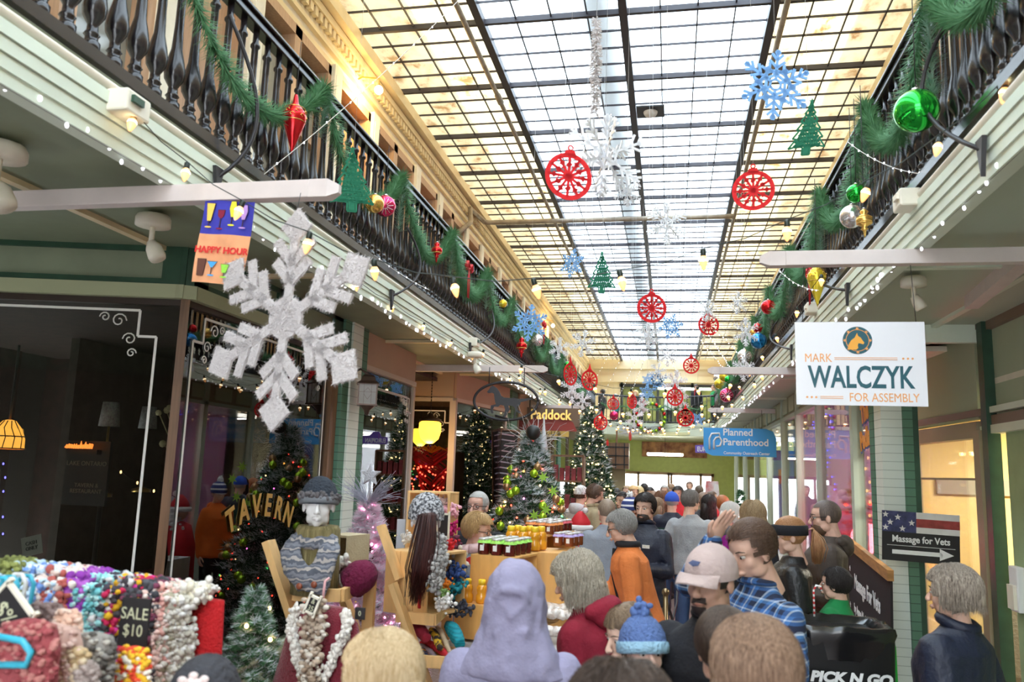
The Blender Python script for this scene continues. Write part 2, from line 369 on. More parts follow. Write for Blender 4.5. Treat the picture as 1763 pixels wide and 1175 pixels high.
# ---------------------------------------------------------------- end of arcade
limeg = mat('lime green wall', (.66, .74, .30), .7, var=.04)
w = struct('wall_end', MB(), limeg, label='lime green wall beyond the end of the arcade')
b = MB(); b.box((-3.3, 31, 1.7), (3.2, .2, 3.4)); b.box((3.1, 31, 1.7), (3.1, .2, 3.4)); b.box((-.08, 31, 2.78), (3.26, .2, 1.24)); b.box((2.6, 28.5, 1.7), (.2, 5, 3.4)); b.box((-2.4, 28.7, 1.7), (.2, 4.6, 3.4)); b.build('wall_panel', limeg, w)
MB().box((0, 29, 3.38), (6, 5, .08)).build('lobby_ceiling', mat('lobby ceiling', (.75, .74, .45), .7), w)
t = struct('door_1', MB(), tan, label='glazed entrance doors of the far street end')
b = MB()
for x in (-1.68, -1.15, -.05, .05, 1.1, 1.52): b.box((x, 30.85, 1.08), (.09, .1, 2.16))
b.box((-.08, 30.85, 2.12), (3.3, .1, .1)); b.build('door_frame', tan, t)
MB().box((-.3, 30.95, 1.2), (4.0, .01, 2.3)).build('door_glass', glassm, t)
t = T('picture', 'long reddish brown painting high on the lime green wall', 'painting', (.15, 30.85, 3.0)); MB().box((0, 0, 0), (2.35, .03, .55)).build('canvas', mat('brown red painting', (.22, .05, .03), .5, col2=(.70, .35, .16), vs_=3.5), t)
t = T('tube_light', 'lit fluorescent fitting hanging in front of the far brown painting', 'ceiling light', atY(1145, 783, 27)); MB().box((0, 0, 0), (1.15, .14, .09)).build('lit_tube', mat('fluorescent tube glow', (1, 1, 1), .5, emit=(1, .98, .85), es=14), t, bevel=.03)
MB().box((0, 0, .30), (.01, .01, .5)).build('hanger', blk, t)
# end balcony (curved front)
w = struct('balcony_end', MB(), mint, label='curved end balcony with mint fascia'); b = MB(); rb = MB(); hr = []; N = 24
for i in range(N):
    a0, a1 = i/N, (i+1)/N; x0_, x1_ = XL-.3+a0*(XR-XL+.6), XL-.3+a1*(XR-XL+.6); yf = lambda a: YE-1.1*(2*a-1)**2*1.0+.3
    b.add([(x0_, yf(a0), 3.30), (x1_, yf(a1), 3.30), (x1_, yf(a1), 3.68), (x0_, yf(a0), 3.68)], [(0, 1, 2, 3)])
    b.add([(x0_, yf(a0)-.03, 3.60), (x1_, yf(a1)-.03, 3.60), (x1_, yf(a1)-.03, 3.70), (x0_, yf(a0)-.03, 3.70)], [(0, 1, 2, 3)])
    b.add([(x0_, yf(a0), 3.66), (x1_, yf(a1), 3.66), (x1_, 31, 3.66), (x0_, 31, 3.66)], [(0, 1, 2, 3)])
    b.add([(x0_, yf(a0), 3.31), (x1_, yf(a1), 3.31), (x1_, 31, 3.31), (x0_, 31, 3.31)], [(3, 2, 1, 0)])
    hr.append((x0_, yf(a0)+.02, 4.55))
b.build('fascia', mint, w)
t = T('balcony_railing', 'black railing of bars on the curved end balcony', 'railing', (0, 0, 0)); MB().tube(hr, .035, 6).build('handrail', blackp, t); MB().tube([(p[0], p[1], 3.74) for p in hr], .03, 6).build('bottom_rail', blackp, t)
bm_ = MB().tube([(0, 0, 3.72), (0, 0, 4.55)], .014, 6).mesh('bar', blackp)
for i in range(34):
    a = (i+.5)/34; o = bpy.data.objects.new('bar', bm_); COL.objects.link(o); o.parent = t; o.location = (XL-.2+a*(XR-XL+.4), YE-1.1*(2*a-1)**2+.32, 0)
# wall behind the end balcony upper
w = struct('wall_end_upper', MB(), creamw, label='upper end wall with dark shop windows'); cg = mat('cream beige end wall', (.62, .50, .34), .7)
b = MB(); b.box((-3.1, 34.5, 4.6), (2.2, .2, 2.3)); b.box((-.4, 34.5, 6.35), (7.6, .2, 1.2)); b.box((2.9, 34.5, 4.6), (1.2, .2, 2.3)); b.box((0, 34.3, 6.0), (6.4, .2, .25)); b.box((0, 34.35, 6.5), (6.4, .1, .12)); b.build('wall_panel', cg, w)
b = MB()
for x in (-2.0, -.5, .9, 2.2): b.box((x, 34.4, 4.8), (.1, .1, 2.2))
b.box((.1, 34.4, 5.75), (4.4, .1, .12)); b.build('shop_window_frame', blk, w)
MB().box((.1, 34.6, 4.8), (4.4, .05, 2.2)).build('shop_backdrop', mat('far shop inside', (.06, .07, .03), .6, col2=(.32, .34, .10), vs_=1.2), w)
t = T('tube_light', 'greenish lit shop fitting seen over the far end balcony', 'light', (1.0, 33.6, 5.55)); MB().box((0, 0, 0), (3.0, .08, .10)).build('lit_tube', mat('greenish tube glow', (1, 1, 1), .5, emit=(.75, 1, .75), es=1.8), t)
# ---------------------------------------------------------------- storefronts, left
brick_g = stripes('green and mortar brick', [(.10, .22, .15)]*9+[(.05, .10, .07)], 13.0, 'Z'); brick_w = stripes('white painted brick', [(.74, .80, .73)]*9+[(.50, .56, .50)], 13.0, 'Z')
wood_d = mat('brown wood post', (.17, .085, .04), .4, var=.25, vs_=5, stretch=(8, 8, .5))
beige = mat('beige sign board', (.48, .33, .22), .65, var=.05, vs_=2)
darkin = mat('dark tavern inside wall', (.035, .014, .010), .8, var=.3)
SX = -3.1
def run(mb, a, b, z0, z1, th=.06, off=0.):
    """upright slab between two floor points"""
    a = Vector((a[0], a[1], 0)); b = Vector((b[0], b[1], 0)); d = (b-a).normalized(); n = Vector((d.y, -d.x, 0))
    c = (a+b)/2+n*off; M = Matrix((d, Vector((-d.y, d.x, 0)), Vector((0, 0, 1)))).transposed()
    mb.box((c.x, c.y, (z0+z1)/2), ((b-a).length, th, z1-z0), 0, M); return mb
A0, A1, A2 = (-6.0, 4.02), (-3.1, 4.70), (-3.1, 7.15)
w = struct('wall_tavern', MB(), mintd, label='tavern shopfront with sage frieze, dark frames and two large panes')
b = MB(); b2 = MB(); b3 = MB()
for a, c in ((A0, A1), (A1, A2)):
    run(b, a, c, 3.12, 3.44, .06); run(b2, a, c, 3.37, 3.44, .07, .02); run(b2, a, c, 3.15, 3.19, .07, .02); run(b3, a, c, 3.06, 3.15, .09, .03); run(b3, a, c, .0, .55, .08, .0); run(b3, a, c, .55, .62, .14)
run(b2, (-3.25, 4.665), A1, 3.1, 3.44, .07, .02); run(b2, A1, (-3.1, 4.85), 3.1, 3.44, .07, .02); run(b2, (-3.1, 6.95), A2, 3.1, 3.44, .07, .02); run(b2, (-3.1, 5.85), (-3.1, 5.95), 3.1, 3.44, .07, .02)
b.build('frieze_panel', mintd, w); b2.build('frieze_trim', dkgreen, w); b3.build('sill_rail', mat('olive rail', (.40, .42, .26), .5), w)
b = MB(); b.box((-3.10, 4.69, 1.84), (.055, .055, 2.48), 0, Matrix.Rotation(.6, 3, 'Z')); b.box((-3.1, 7.08, 1.8), (.09, .14, 2.4)); b.build('window_post', wood_d, w); b = MB(); run(b, A0, A1, 3.02, 3.07, .05); run(b, A1, A2, 3.02, 3.07, .05); b.build('window_head', mat('near black brown', (.03, .016, .01), .5), w); MB().box((-3.11, 4.70, 3.27), (.09, .09, .34), 0, Matrix.Rotation(.6, 3, 'Z')).build('corner_post', dkgreen, w); MB().box((-3.11, 4.70, 3.105), (.13, .13, .088), 0, Matrix.Rotation(.6, 3, 'Z')).build('corner_rail', MATS['olive rail'], w)
b = MB(); run(b, A0, A1, .6, 3.05, .012); b.build('pane', glass('dim tavern glass', (.75, .78, .76), .8, fl=1.25), w); b = MB(); run(b, A1, A2, .6, 3.05, .012); b.build('pane', darkglass, w)
# painted white border with scrolls on the panes
def scroll(mb, c, ex, ez, s, r=.006):
    for (u0, w0, sz, fl) in ((-.10, .0, .05, 1), (-.19, .02, .035, -1), (-.02, -.12, .045, -1), (-.0, -.21, .032, 1)):
        pts = []
        for i in range(15):
            t = i/14*3.6*pi/1.4; q = sz*(1-i/18); pts.append(c+ex*((u0-.03+q*cos(t)*fl)*s)+ez*((w0-.05+q*sin(t))*s))
        mb.tube(pts, r*.8, 4)
def border(a, b_, z0, z1, ends, name='painted_border', s=1.):
    mb = MB(); a = Vector((a[0], a[1], 0)); b_ = Vector((b_[0], b_[1], 0)); d = (b_-a).normalized(); nrm = Vector((d.y, -d.x, 0))
    a = a+nrm*.012; b_ = b_+nrm*.012; st = .17*s; Z = Vector((0, 0, 1))
    line = lambda p, q: mb.bar(p, q, .016, .004, up=nrm)
    if ends[0]:
        line(a+Z*z0, a+Z*(z1-st)); line(a+Z*(z1-st), a+d*st*.7+Z*(z1-st)); line(a+d*st*.7+Z*(z1-st), a+d*st*.7+Z*z1); scroll(mb, a+d*st*.7+Z*(z1-.02), -d, Z, s)
    if ends[1]:
        line(b_+Z*z0, b_+Z*(z1-st)); line(b_+Z*(z1-st), b_-d*st*.7+Z*(z1-st)); line(b_-d*st*.7+Z*(z1-st), b_-d*st*.7+Z*z1); scroll(mb, b_-d*st*.7+Z*(z1-.02), d, Z, s)
    line(a+d*(st*.7 if ends[0] else 0)+Z*z1, b_-d*(st*.7 if ends[1] else 0)+Z*z1)
    return mb.build(name, mat('white window paint', (.8, .78, .74), .5), w)
border((-5.9, 4.045), (-3.26, 4.662), .7, 2.98, (0, 1)); border((-3.1, 4.80), (-3.1, 6.93), .7, 2.98, (1, 1))
# interior of the tavern
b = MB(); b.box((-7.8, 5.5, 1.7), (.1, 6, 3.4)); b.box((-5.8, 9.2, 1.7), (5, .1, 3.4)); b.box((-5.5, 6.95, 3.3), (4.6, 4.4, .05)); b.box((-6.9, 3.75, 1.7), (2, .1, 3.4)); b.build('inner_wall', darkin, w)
# contents of the tavern: red table with lamps, wreath of dried flowers, paper signs, fire
redcl = mat('maroon tablecloth', (.11, .012, .022), .9)
t = T('long_table', 'long table under a maroon cloth inside the tavern window', 'table', (-4.2, 7.0, 0)); MB().box((0, 0, .5), (1.3, 3.6, 1.0)).build('tablecloth', redcl, t)
cera = mat('white china', (.75, .74, .72), .3)
for i, (x, y) in enumerate([(-4.0, 5.6), (-3.85, 6.1), (-3.9, 6.6)]):
    t = T('stacked_plates', ['stack of white plates at the near end of the maroon table', 'stack of white plates in the middle of the maroon table', 'stack of white plates at the far end of the maroon table'][i], 'plates', (x, y, 1.0), group='plates on the tavern table')
    for k in range(4): MB().lathe([(.06, k*.022), (.13, k*.022+.018), (.125, k*.022+.02), (.05, k*.022+.006)], 14).build('plate', cera, t)
shade_m = mat('grey fabric lampshade', (.20, .19, .19), .8, col2=(.34, .33, .31), vs_=60); brass = mat('brass', (.65, .42, .12), .3, 1.)
for i, (px, py, Y) in enumerate([(190, 712, 6.6), (256, 718, 7.4)]):
    p = atY(px, py, Y); t = T('table_lamp', ['grey shaded lamp standing at the left inside the tavern', 'smaller grey shaded lamp behind the white painted border inside the tavern'][i], 'lamp', (p.x, p.y, 0)); z = p.z
    MB().lathe([(.09, z-.12), (.07, z+.1), (.068, z+.1), (.088, z-.12)], 16).build('lamp_shade', shade_m, t); MB().tube([(0, 0, z-.7), (0, 0, z)], .012, 8).build('stem', brass, t)
    MB().lathe([(.09, z-.75), (.09, z-.72), (.02, z-.7)], 12).build('base', brass, t); MB().lathe([(.02, 0), (.02, z-.75)], 8).build('stand', blk, t)
p = atY(14, 745, 5.6); t = T('stained_glass_lamp', 'glowing amber stained glass lampshade at the far left in the tavern', 'lamp', p)
MB().lathe([(.13, -.13), (.125, -.05), (.10, .03), (.05, .09), (.02, .1), (.04, .08), (.095, .02), (.12, -.05), (.125, -.13)], 18).build('lamp_shade', mat('amber glass glow', (.9, .4, .05), .5, emit=(1, .42, .06), es=1.1, var=.2), t); q = MB()
for k in range(12): a = k*pi/6; q.tube([(.132*cos(a), .132*sin(a), -.13), (.122*cos(a+.1), .122*sin(a+.1), -.04), (.095*cos(a-.1), .095*sin(a-.1), .035), (.05*cos(a), .05*sin(a), .09)], .005, 4)
for z, r_ in ((-.125, .132), (-.03, .12)): q.tube([(r_*cos(i*pi/8), r_*sin(i*pi/8), z) for i in range(17)], .005, 4)
q.build('leading', blk, t); MB().tube([(0, 0, .1), (0, 0, .7)], .01, 6).build('cord', blk, t)
p = atY(137, 768, 6.2); t = T('electric_fire', 'small orange glowing fire in the dark tavern', 'fire', p)
b = MB()
for i in range(12): x = -.13+i*.022; b.tube([(x, 0, -.02), (x+.012, 0, random.uniform(.0, .02)), (x+.012, 0, random.uniform(.005, .05)*(1-abs(i-6)/8))], [.014, .01, .002], 5)
b.build('flame', mat('fire glow', (1, .3, .05), .5, emit=(1, .20, .03), es=1.6), t); MB().box((0, .08, -.05), (.30, .1, .04)).build('hearth', blk, t)
p = atY(150, 815, 6.3); t = T('wall_sign', 'black chalk sign with arrows hanging inside the tavern', 'sign', p); MB().box((0, 0, 0), (.42, .03, .55)).build('board', blk, t)
M_ = Matrix.Translation
chk = mat('dim chalk', (.20, .17, .13), .8); tx = MB(); tx.join(text('LAKE ONTARIO', .055), M_((0, -.02, .08))); tx.join(text('TAVERN &\nRESTAURANT', .05), M_((.02, -.02, -.13))); tx.bar((-.08, -.02, .17), (.06, -.02, .17), .003, .02); tx.build('lettering', chk, t)
p = atY(55, 940, 5.0); t = T('paper_sign', 'tilted paper CASH sign inside the dark tavern window', 'paper sign', p); MB().box((0, 0, 0), (.16, .004, .13), 0, Matrix.Rotation(-.25, 3, 'Y')).build('paper', mat('dim paper', (.30, .28, .25), .8), t); text('CASH\nONLY', .035).xf(M_((0, -.005, 0)) @ Matrix.Rotation(-.25, 4, 'Y')).build('lettering', blk, t)
# TAVERN in gold arched letters on the along-arcade pane
gold = mat('gold leaf letter', (.55, .33, .08), .4, .3); blackp2 = mat('red ball paint', (.5, .01, .01), .2)
t = T('window_lettering', 'gold arched TAVERN lettering on the tavern window pane', 'lettering', atX(452, 872, SX+.02))
s = 'TAVERN'
for i, ch in enumerate(s):
    a = (i-2.5)*.16; q = text(ch, .24, .004, .85, bold=.006); q.xf(Matrix.Rotation(pi/2, 4, 'Z') @ M_((sin(a)*1.15, 0, (cos(a)-1)*1.15)) @ Matrix.Rotation(a, 4, 'Y')); q.build('letter', gold, t)
t = T('red_ball', 'red ball hanging in the top corner of the tavern window', 'ornament', atX(337, 537, -3.2)); MB().ball((0, 0, 0), .035, 14).build('ball', blackp2, t); MB().tube([(0, 0, .03), (0, 0, .3)], .002, 4).build('string', blk, t)
# dried flowers pots
pot = mat('grey planter', (.33, .30, .28), .6); dried = mat('dried hydrangea', (.45, .36, .20), .9, var=.3, vs_=20)
for i, (px, py) in enumerate([(330, 800), (395, 810)]):
    p = atX(px, py, -3.75); t = T('dried_flower_pot', ['tall grey pot of dried flowers behind the tavern pane, beside the brown corner post', 'tall grey pot of dried flowers behind the TAVERN lettering'][i], 'potted flowers', p)
    MB().lathe([(.13, -.35), (.18, .02), (.19, .03), (.17, .03), (.12, -.30)], 16).build('pot', pot, t); b = MB(); c = MB()
    for k in range(70):
        a = random.uniform(0, 6.28); r_ = random.uniform(0, .3); z = random.uniform(.12, .45); q = Vector((r_*cos(a), r_*sin(a), z)); b.ball(q, random.uniform(.018, .04), 6); c.tube([(r_*.3*cos(a), r_*.3*sin(a), 0), q], .003, 3)
    b.build('flower_heads', dried, t); c.build('stems', dried, t)
# fairy lights inside the tavern
warm = mat('warm bulb glow', (1, .75, .4), .4, emit=(1, .62, .25), es=9); warmd = mat('dim warm bulb glow', (1, .75, .4), .4, emit=(1, .55, .2), es=3); blue_l = mat('blue bulb glow', (.1, .1, 1), .4, emit=(.12, .1, 1), es=5); pink_l = mat('pink bulb glow', (1, .2, .7), .4, emit=(1, .18, .6), es=6); red_l = mat('red bulb glow', (1, .1, .1), .4, emit=(1, .06, .03), es=6)
green_l = mat('green bulb glow', (.1, 1, .2), .4, emit=(.1, .8, .2), es=4); cool_l = mat('white bulb glow', (1, 1, 1), .4, emit=(.9, .92, 1), es=1.4); orange_l = mat('orange bulb glow', (1, .5, .1), .4, emit=(1, .35, .05), es=5)
def fairy(label, pts, n, m, r=.009, cat='fairy lights', jit=0., wire=None, group=None, sag=0.):
    t = T('fairy_light_string', label, cat, (0, 0, 0), group=group); P_ = [Vector(p) for p in pts]; seg = [(P_[i+1]-P_[i]).length for i in range(len(P_)-1)]; L = sum(seg)
    def at(s):
        s *= L
        for i, l in enumerate(seg):
            if s <= l or i == len(seg)-1: u = s/l; q = P_[i].lerp(P_[i+1], u); q.z -= sag*4*u*(1-u); return q
            s -= l
    MB().tube([at(i/(n*1.0)) for i in range(n+1)], .0022, 4).build('wire', wire or blk, t)
    bm2 = MB().ball((0, 0, 0), r, 6, sc=(1, 1, 1.5)).mesh('bulb', m)
    for i in range(n):
        o = bpy.data.objects.new('bulb', bm2); COL.objects.link(o); o.parent = t; o.location = at((i+.5)/n)+Vector([random.uniform(-jit, jit) for _ in range(3)])
    return t
fairy('dim amber fairy lights along the back of the dark tavern', [(-5.6, 7.5, 1.95), (-4.6, 8.4, 1.7), (-3.7, 8.8, 1.85)], 14, warmd, .012, sag=.2)
fairy('blue fairy lights hanging at the left inside the tavern', [(-4.7, 5.1, 2.0), (-4.75, 5.2, 1.1)], 12, blue_l, .006, jit=.04)
# small pillar between tavern and beige shop
w = struct('trim_1', MB(), brick_g, label='painted brick pier with green edges and a white middle, left side'); MB().box((-3.12, 7.46, 1.72), (.20, .60, 3.44)).build('brick_pier', brick_g, w); MB().box((-3.10, 7.44, 1.72), (.20, .26, 3.44)).build('white_stripe', brick_w, w); MB().box((-3.04, 7.19, 1.72), (.03, .05, 3.44)).build('edge_board', mint, w)
# beige shop
w2 = struct('wall_beige_shop', MB(), beige, label='beige panelled shopfront with recessed entrance'); B0, B1, B2, B3, B4 = (-3.1, 7.78), (-3.1, 9.50), (-3.05, 11.3), (-2.68, 13.4), (-2.68, 26)
b = MB(); run(b, B0, B1, 3.05, 3.43, .07); run(b, B1, (-4.5, 9.6), 3.05, 3.43, .06); run(b, (-4.6, 11.3), B2, 3.03, 3.43, .07); run(b, B2, B3, 3.03, 3.43, .07); run(b, (-2.68, 14.2), (-2.68, 16.5), 3.0, 3.43, .07); b.build('sign_board', beige, w2)
b = MB(); run(b, B0, B1, 3.01, 3.06, .11); run(b, (-4.6, 11.3), B2, 2.99, 3.04, .11); run(b, B2, B3, 2.99, 3.04, .11); b.box((-3.1, 9.5, 1.5), (.07, .07, 3.0)); b.box((-3.05, 11.3, 1.5), (.09, .09, 3.0)); b.box((-2.72, 13.35, 1.5), (.08, .10, 3.0)); run(b, B0, B1, .0, .6, .08); run(b, (-4.6, 11.3), B2, 0, .6, .08); run(b, B2, B3, 0, .6, .08); b.build('window_frame', mat('beige frame paint', (.55, .45, .36), .5), w2)
b = MB(); run(b, B0, B1, .6, 3.01, .012); run(b, (-4.6, 11.3), B2, .6, 3.0, .012); run(b, B2, B3, .6, 3.0, .012); run(b, B1, (-4.4, 9.6), .1, 3.0, .012); b.build('pane', darkglass, w2)
border(B0, B1, .75, 2.85, (0, 1)); w_ = w; 
w = w2; border((-4.5, 11.26), B2, .75, 2.85, (0, 1)); border(B0, (-3.1, 9.42), .75, 2.86, (0, 1))
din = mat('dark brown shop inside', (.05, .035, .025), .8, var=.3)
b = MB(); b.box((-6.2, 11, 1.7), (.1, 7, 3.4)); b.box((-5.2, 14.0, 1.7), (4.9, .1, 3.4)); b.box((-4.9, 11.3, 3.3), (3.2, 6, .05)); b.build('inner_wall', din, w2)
# storefront further back on the left, with paddock club sign, pier and chalkboards
w3 = struct('wall_club', MB(), dkgreen, label='far dark club shopfront on the left'); b = MB(); b.box((-2.75, 13.9, 1.7), (.2, .55, 3.4)); b.box((-2.75, 19.9, 1.7), (.2, .5, 3.4)); b.build('brick_pier', brick_g, w3)
b = MB(); run(b, (-2.68, 14.2), (-2.68, 26), 0, .8, .08); run(b, (-2.68, 16.5), (-2.68, 26), 2.95, 3.43, .08)
for y in (14.2, 15.4, 16.6, 18.2, 21.6, 23.4, 25.9): b.box((-2.68, y, 1.7), (.09, .1, 3.4))
b.build('window_frame', mat('brown olive frame', (.16, .12, .07), .5), w3); run(MB(), (-2.68, 14.2), (-2.68, 26), .8, 2.95, .012).build('pane', darkglass, w3)
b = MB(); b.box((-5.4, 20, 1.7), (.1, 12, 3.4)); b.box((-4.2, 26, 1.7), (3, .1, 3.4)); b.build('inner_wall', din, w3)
t = T('club_sign', 'hanging brown and red sign reading Paddock CLUB on the left', 'sign', atY(948, 722, 15.2), rz=.12)
MB().box((0, 0, .04), (1.1, .06, .34)).build('board', mat('brown sign board', (.16, .10, .06), .5), t); MB().poly([(-.5, -.22), (.5, -.22), (.42, -.05), (.2, .06), (0, .1), (-.2, .06), (-.42, -.05)], .08).build('red_fan_panel', mat('dull red sign', (.30, .03, .02), .5), t)
text('Paddock', .26, .03, .85, bold=.006).xf(M_((0, -.07, .07))).build('lettering', brass, t); MB().box((0, -.01, -.27), (.7, .05, .11)).build('lower_board', mat('yellow sign', (.70, .45, .10), .5), t); text('C·L·U·B', .11, .01, 1.1).xf(M_((0, -.05, -.27))).build('lettering', blk, t)
b = MB(); b.tube([(-.4, 0, .2), (-.4, 0, .45)], .01, 5); b.tube([(.4, 0, .2), (.4, 0, .45)], .01, 5); b.build('chain', blk, t)
for i, (px, py, Y, w_, h_) in enumerate([(868, 820, 13.2, .16, 1.5), (843, 800, 13.1, .10, 1.7)]):
    p = atY(px, py, Y); t = T('menu_board', ['tall dark chalkboard with coloured writing leaning beside the left doorway', 'narrow dark panel on the green pier behind the glasses man'][i], 'chalkboard', p, rot=(0, .10-.1*i, .5)); MB().box((0, 0, 0), (w_*2.0, .03, h_)).build('board', blk, t)
    f_ = MB()
    for sx in (-1, 1): f_.box((sx*w_, 0, 0), (.035, .05, h_+.03))
    f_.box((0, 0, h_/2), (w_*2, .05, .035)); f_.build('frame', wood_d, t); q = MB()
    for k in range(int(h_/.09)): q.box((random.uniform(-.03, .03), -.02, h_/2-.08-k*.09), (w_*random.uniform(.9, 1.5), .004, .02))
    q.build('chalk_writing', mat('chalk colours', (.25, .35, .42), .8, col2=(.5, .28, .3), vs_=5), t)
# red decorations and orange lights in the recess shop
redd = mat('dark red ribbon', (.40, .01, .03), .5, var=.3); pink_f = mat('pinkish felt', (.75, .40, .42), .9)
t = T('ribbon_display', 'swirl of red ribbons and red lights in the recessed shop window', 'decoration', atY(745, 815, 11.9)); b = MB()
for k in range(26):
    a = random.uniform(0, 6.28); pts = [Vector((.35*cos(a+i*.5)*(.4+i*.09), .12*sin(a*2+i), -.25+i*.09)) for i in range(8)]; b.tube(pts, .025, 4, flat=.3)
b.build('ribbons', redd, t); b = MB()
for k in range(60): b.ball((random.uniform(-.4, .4), -.16+random.uniform(-.03, .03), random.uniform(-.35, .1)), .013, 6)
o = b.build('bulb', red_l, t); o['kind'] = 'stuff'; b = MB()
for k in range(22): a = random.uniform(0, 3.1); b.tube([(0, -.1, .3), (.15*cos(a), -.12, .36+.05*sin(a)), (.3*cos(a), -.1, .3+.06*sin(a))], [.03, .035, .005], 4, flat=.3)
b.build('orange_leaves', mat('orange leaves', (.8, .25, .02), .6), t)
# pendant lamps
def pendant(px, py, Y, label, s, top=3.42):
    p = atY(px, py, Y); t = T('pendant_lamp', label, 'pendant lamp', p)
    MB().lathe([(.10*s, .14*s), (.145*s, .11*s), (.15*s, 0), (.12*s, -.10*s), (.05*s, -.16*s), (.01, -.165*s)], 20).build('lamp_shade', mat('amber lamp glow', (1, .55, .05), .5, emit=(1, .50, .035), es=2.4), t)
    MB().lathe([(.03, .24*s), (.05, .2*s), (.15*s, .16*s), (.15*s, .13*s)], 16).build('cap', mat('brown metal', (.08, .05, .03), .4, .5), t)
    b = MB(); n = int((top-p.z-.2*s)/.04)
    for i in range(max(n, 1)): b.tube([(0, 0, .2*s+i*.04), (0, 0, .2*s+i*.04+.03)], .008, 5)
    b.build('chain', blk, t); MB().lathe([(.09, top-p.z), (.08, top-p.z-.04), (.02, top-p.z-.07)], 14).build('ceiling_rose', blk, t)
    l = bpy.data.lights.new('lamp', 'POINT'); l.energy = 12; l.color = (1, .6, .25); l.shadow_soft_size = .1; lo = bpy.data.objects.new('lamp_light', l); COL.objects.link(lo); lo.parent = t; lo.location = (0, 0, -.25*s)
pendant(740, 743, 10.5, 'glowing amber glass pendant lamp hanging in the recessed shop entrance', 1.0); pendant(724, 752, 12.2, 'smaller amber glass lamp glowing behind the first pendant', .9)
# lantern on the pier
p = atX(633, 680, -2.85); t = T('wall_lantern', 'dark four-sided leaded glass wall lantern on the painted brick pier', 'lantern', p, rz=.35); fr = mat('bronze metal', (.12, .08, .065), .35, .6)
MB().box((0, 0, 0), (.16, .16, .19), 0).build('lantern_glass', mat('leaded lantern glass', (.45, .42, .40), .15, alpha=.55), t); b = MB()
for sx in (-1, 1):
    for sy in (-1, 1): b.box((sx*.085, sy*.085, 0), (.012, .012, .2))
for z in (-.1, .1): b.box((0, 0, z), (.19, .19, .014))
for a in (0, 1, 2, 3):
    M4 = Matrix.Rotation(a*pi/2, 4, 'Z'); q = MB()
    for c in (-.035, .035): q.bar((c, -.083, -.1), (c, -.083, .1), .003, .003)
    q.bar((-.08, -.083, .02), (.08, -.083, .02), .003, .003); q.bar((-.035, -.083, .02), (0, -.083, .06), .003, .003); q.bar((.035, -.083, .02), (0, -.083, .06), .003, .003); q.bar((-.035, -.083, -.0), (0, -.083, -.05), .003, .003); q.bar((.035, -.083, 0), (0, -.083, -.05), .003, .003); b.join(q, M4)
b.build('lantern_frame', fr, t); MB().lathe([(.155, .10), (.10, .13), (.085, .17), (.06, .19), (.0, .20)], 4, M=Matrix.Rotation(pi/4, 3, 'Z'), smooth=False).build('lantern_roof', fr, t)
MB().lathe([(.0, -.20), (.02, -.19), (.03, -.15), (.07, -.115), (.08, -.1)], 10).build('lantern_finial', fr, t); MB().tube([(0, 0, .19), (-.08, .05, .25), (-.20, .1, .2), (-.22, .1, .05)], .012, 6).build('bracket', fr, t)
# light switch plate
t = T('switch_plate', 'small white framed switch plate on the painted brick pier', 'switch', (-3.0, 7.36, 1.28)); MB().box((0, 0, 0), (.02, .09, .13)).build('plate', creamw, t, bevel=.004); MB().box((.012, 0, 0), (.01, .03, .05)).build('switch', blk, t)
# horse sign
p = atY(871, 691, 9.85); t = T('horse_sign', 'black oval iron sign with a trotting horse, under the left white beam', 'sign', p, rz=.05); iron = mat('black wrought iron', (.022, .02, .024), .45)
a_, b_ = .40, .235; ring = [(a_*cos(i/48*2*pi), 0, b_*sin(i/48*2*pi)) for i in range(49)]; MB().tube(ring, .018, 6).build('oval_ring', iron, t)
horse = [(-.19, .155), (-.175, .185), (-.155, .20), (-.13, .185), (-.10, .16), (-.075, .12), (-.055, .07), (-.02, .045), (.05, .04), (.10, .045), (.14, .03), (.20, .035), (.26, .045), (.30, .03), (.26, .02), (.20, .0), (.165, -.01), (.16, -.04), (.13, -.07), (.135, -.11), (.17, -.14), (.155, -.16), (.11, -.12), (.10, -.08), (.06, -.055), (.03, -.06), (.045, -.11), (.02, -.16), (.0, -.205), (-.03, -.21), (-.012, -.16), (-.005, -.11), (-.02, -.06), (-.06, -.05), (-.085, -.075), (-.13, -.075), (-.145, -.12), (-.13, -.16), (-.155, -.165), (-.17, -.12), (-.165, -.06), (-.11, -.045), (-.12, -.01), (-.13, .04), (-.135, .09), (-.155, .105), (-.20, .10), (-.215, .115)]
MB().poly([(x*1.12, z*.95) for x, z in horse], .012).build('horse_figure', iron, t); b = MB(); b.tube([(-.22, 0, b_*.85), (-.22, 0, .42)], .006, 5); b.tube([(.22, 0, b_*.85), (.22, 0, .42)], .006, 5); b.build('hanger', iron, t); MB().tube([(-.13, 0, -.18), (.1, 0, -.235), (.13, 0, -.12)], .012, 5).build('brace', iron, t)
# ---------------------------------------------------------------- right side shops
wr = struct('wall_right', MB(), mint, label='sage and green right shop wall with dark green posts')
wallg = mat('light green wall', (.40, .52, .30), .7, var=.04); b = MB(); b.box((2.70, 4.2, 3.0), (.1, 6.6, .9)); b.build('upper_panel', mat('sage panel', (.42, .48, .34), .7), wr)
MB().box((2.70, 4.1, 1.28), (.1, 6.2, 2.56)).build('wall_panel', wallg, wr); b = MB()
for z in (2.57, 3.38): b.box((2.64, 4.4, z), (.07, 6.4, .09))
b.build('brown_rail', mat('brown rail', (.22, .15, .11), .5), wr); b = MB(); b.box((2.64, 4.4, 2.50), (.09, 6.4, .07)); b.box((2.62, 4.4, 2.66), (.05, 6.4, .05)); b.build('cream_rail', mint, wr)
MB().box((2.62, 7.42, 1.72), (.10, .12, 3.44)).build('green_post', dkgreen, wr); fr2 = mat('olive grey frame', (.30, .25, .16), .5)
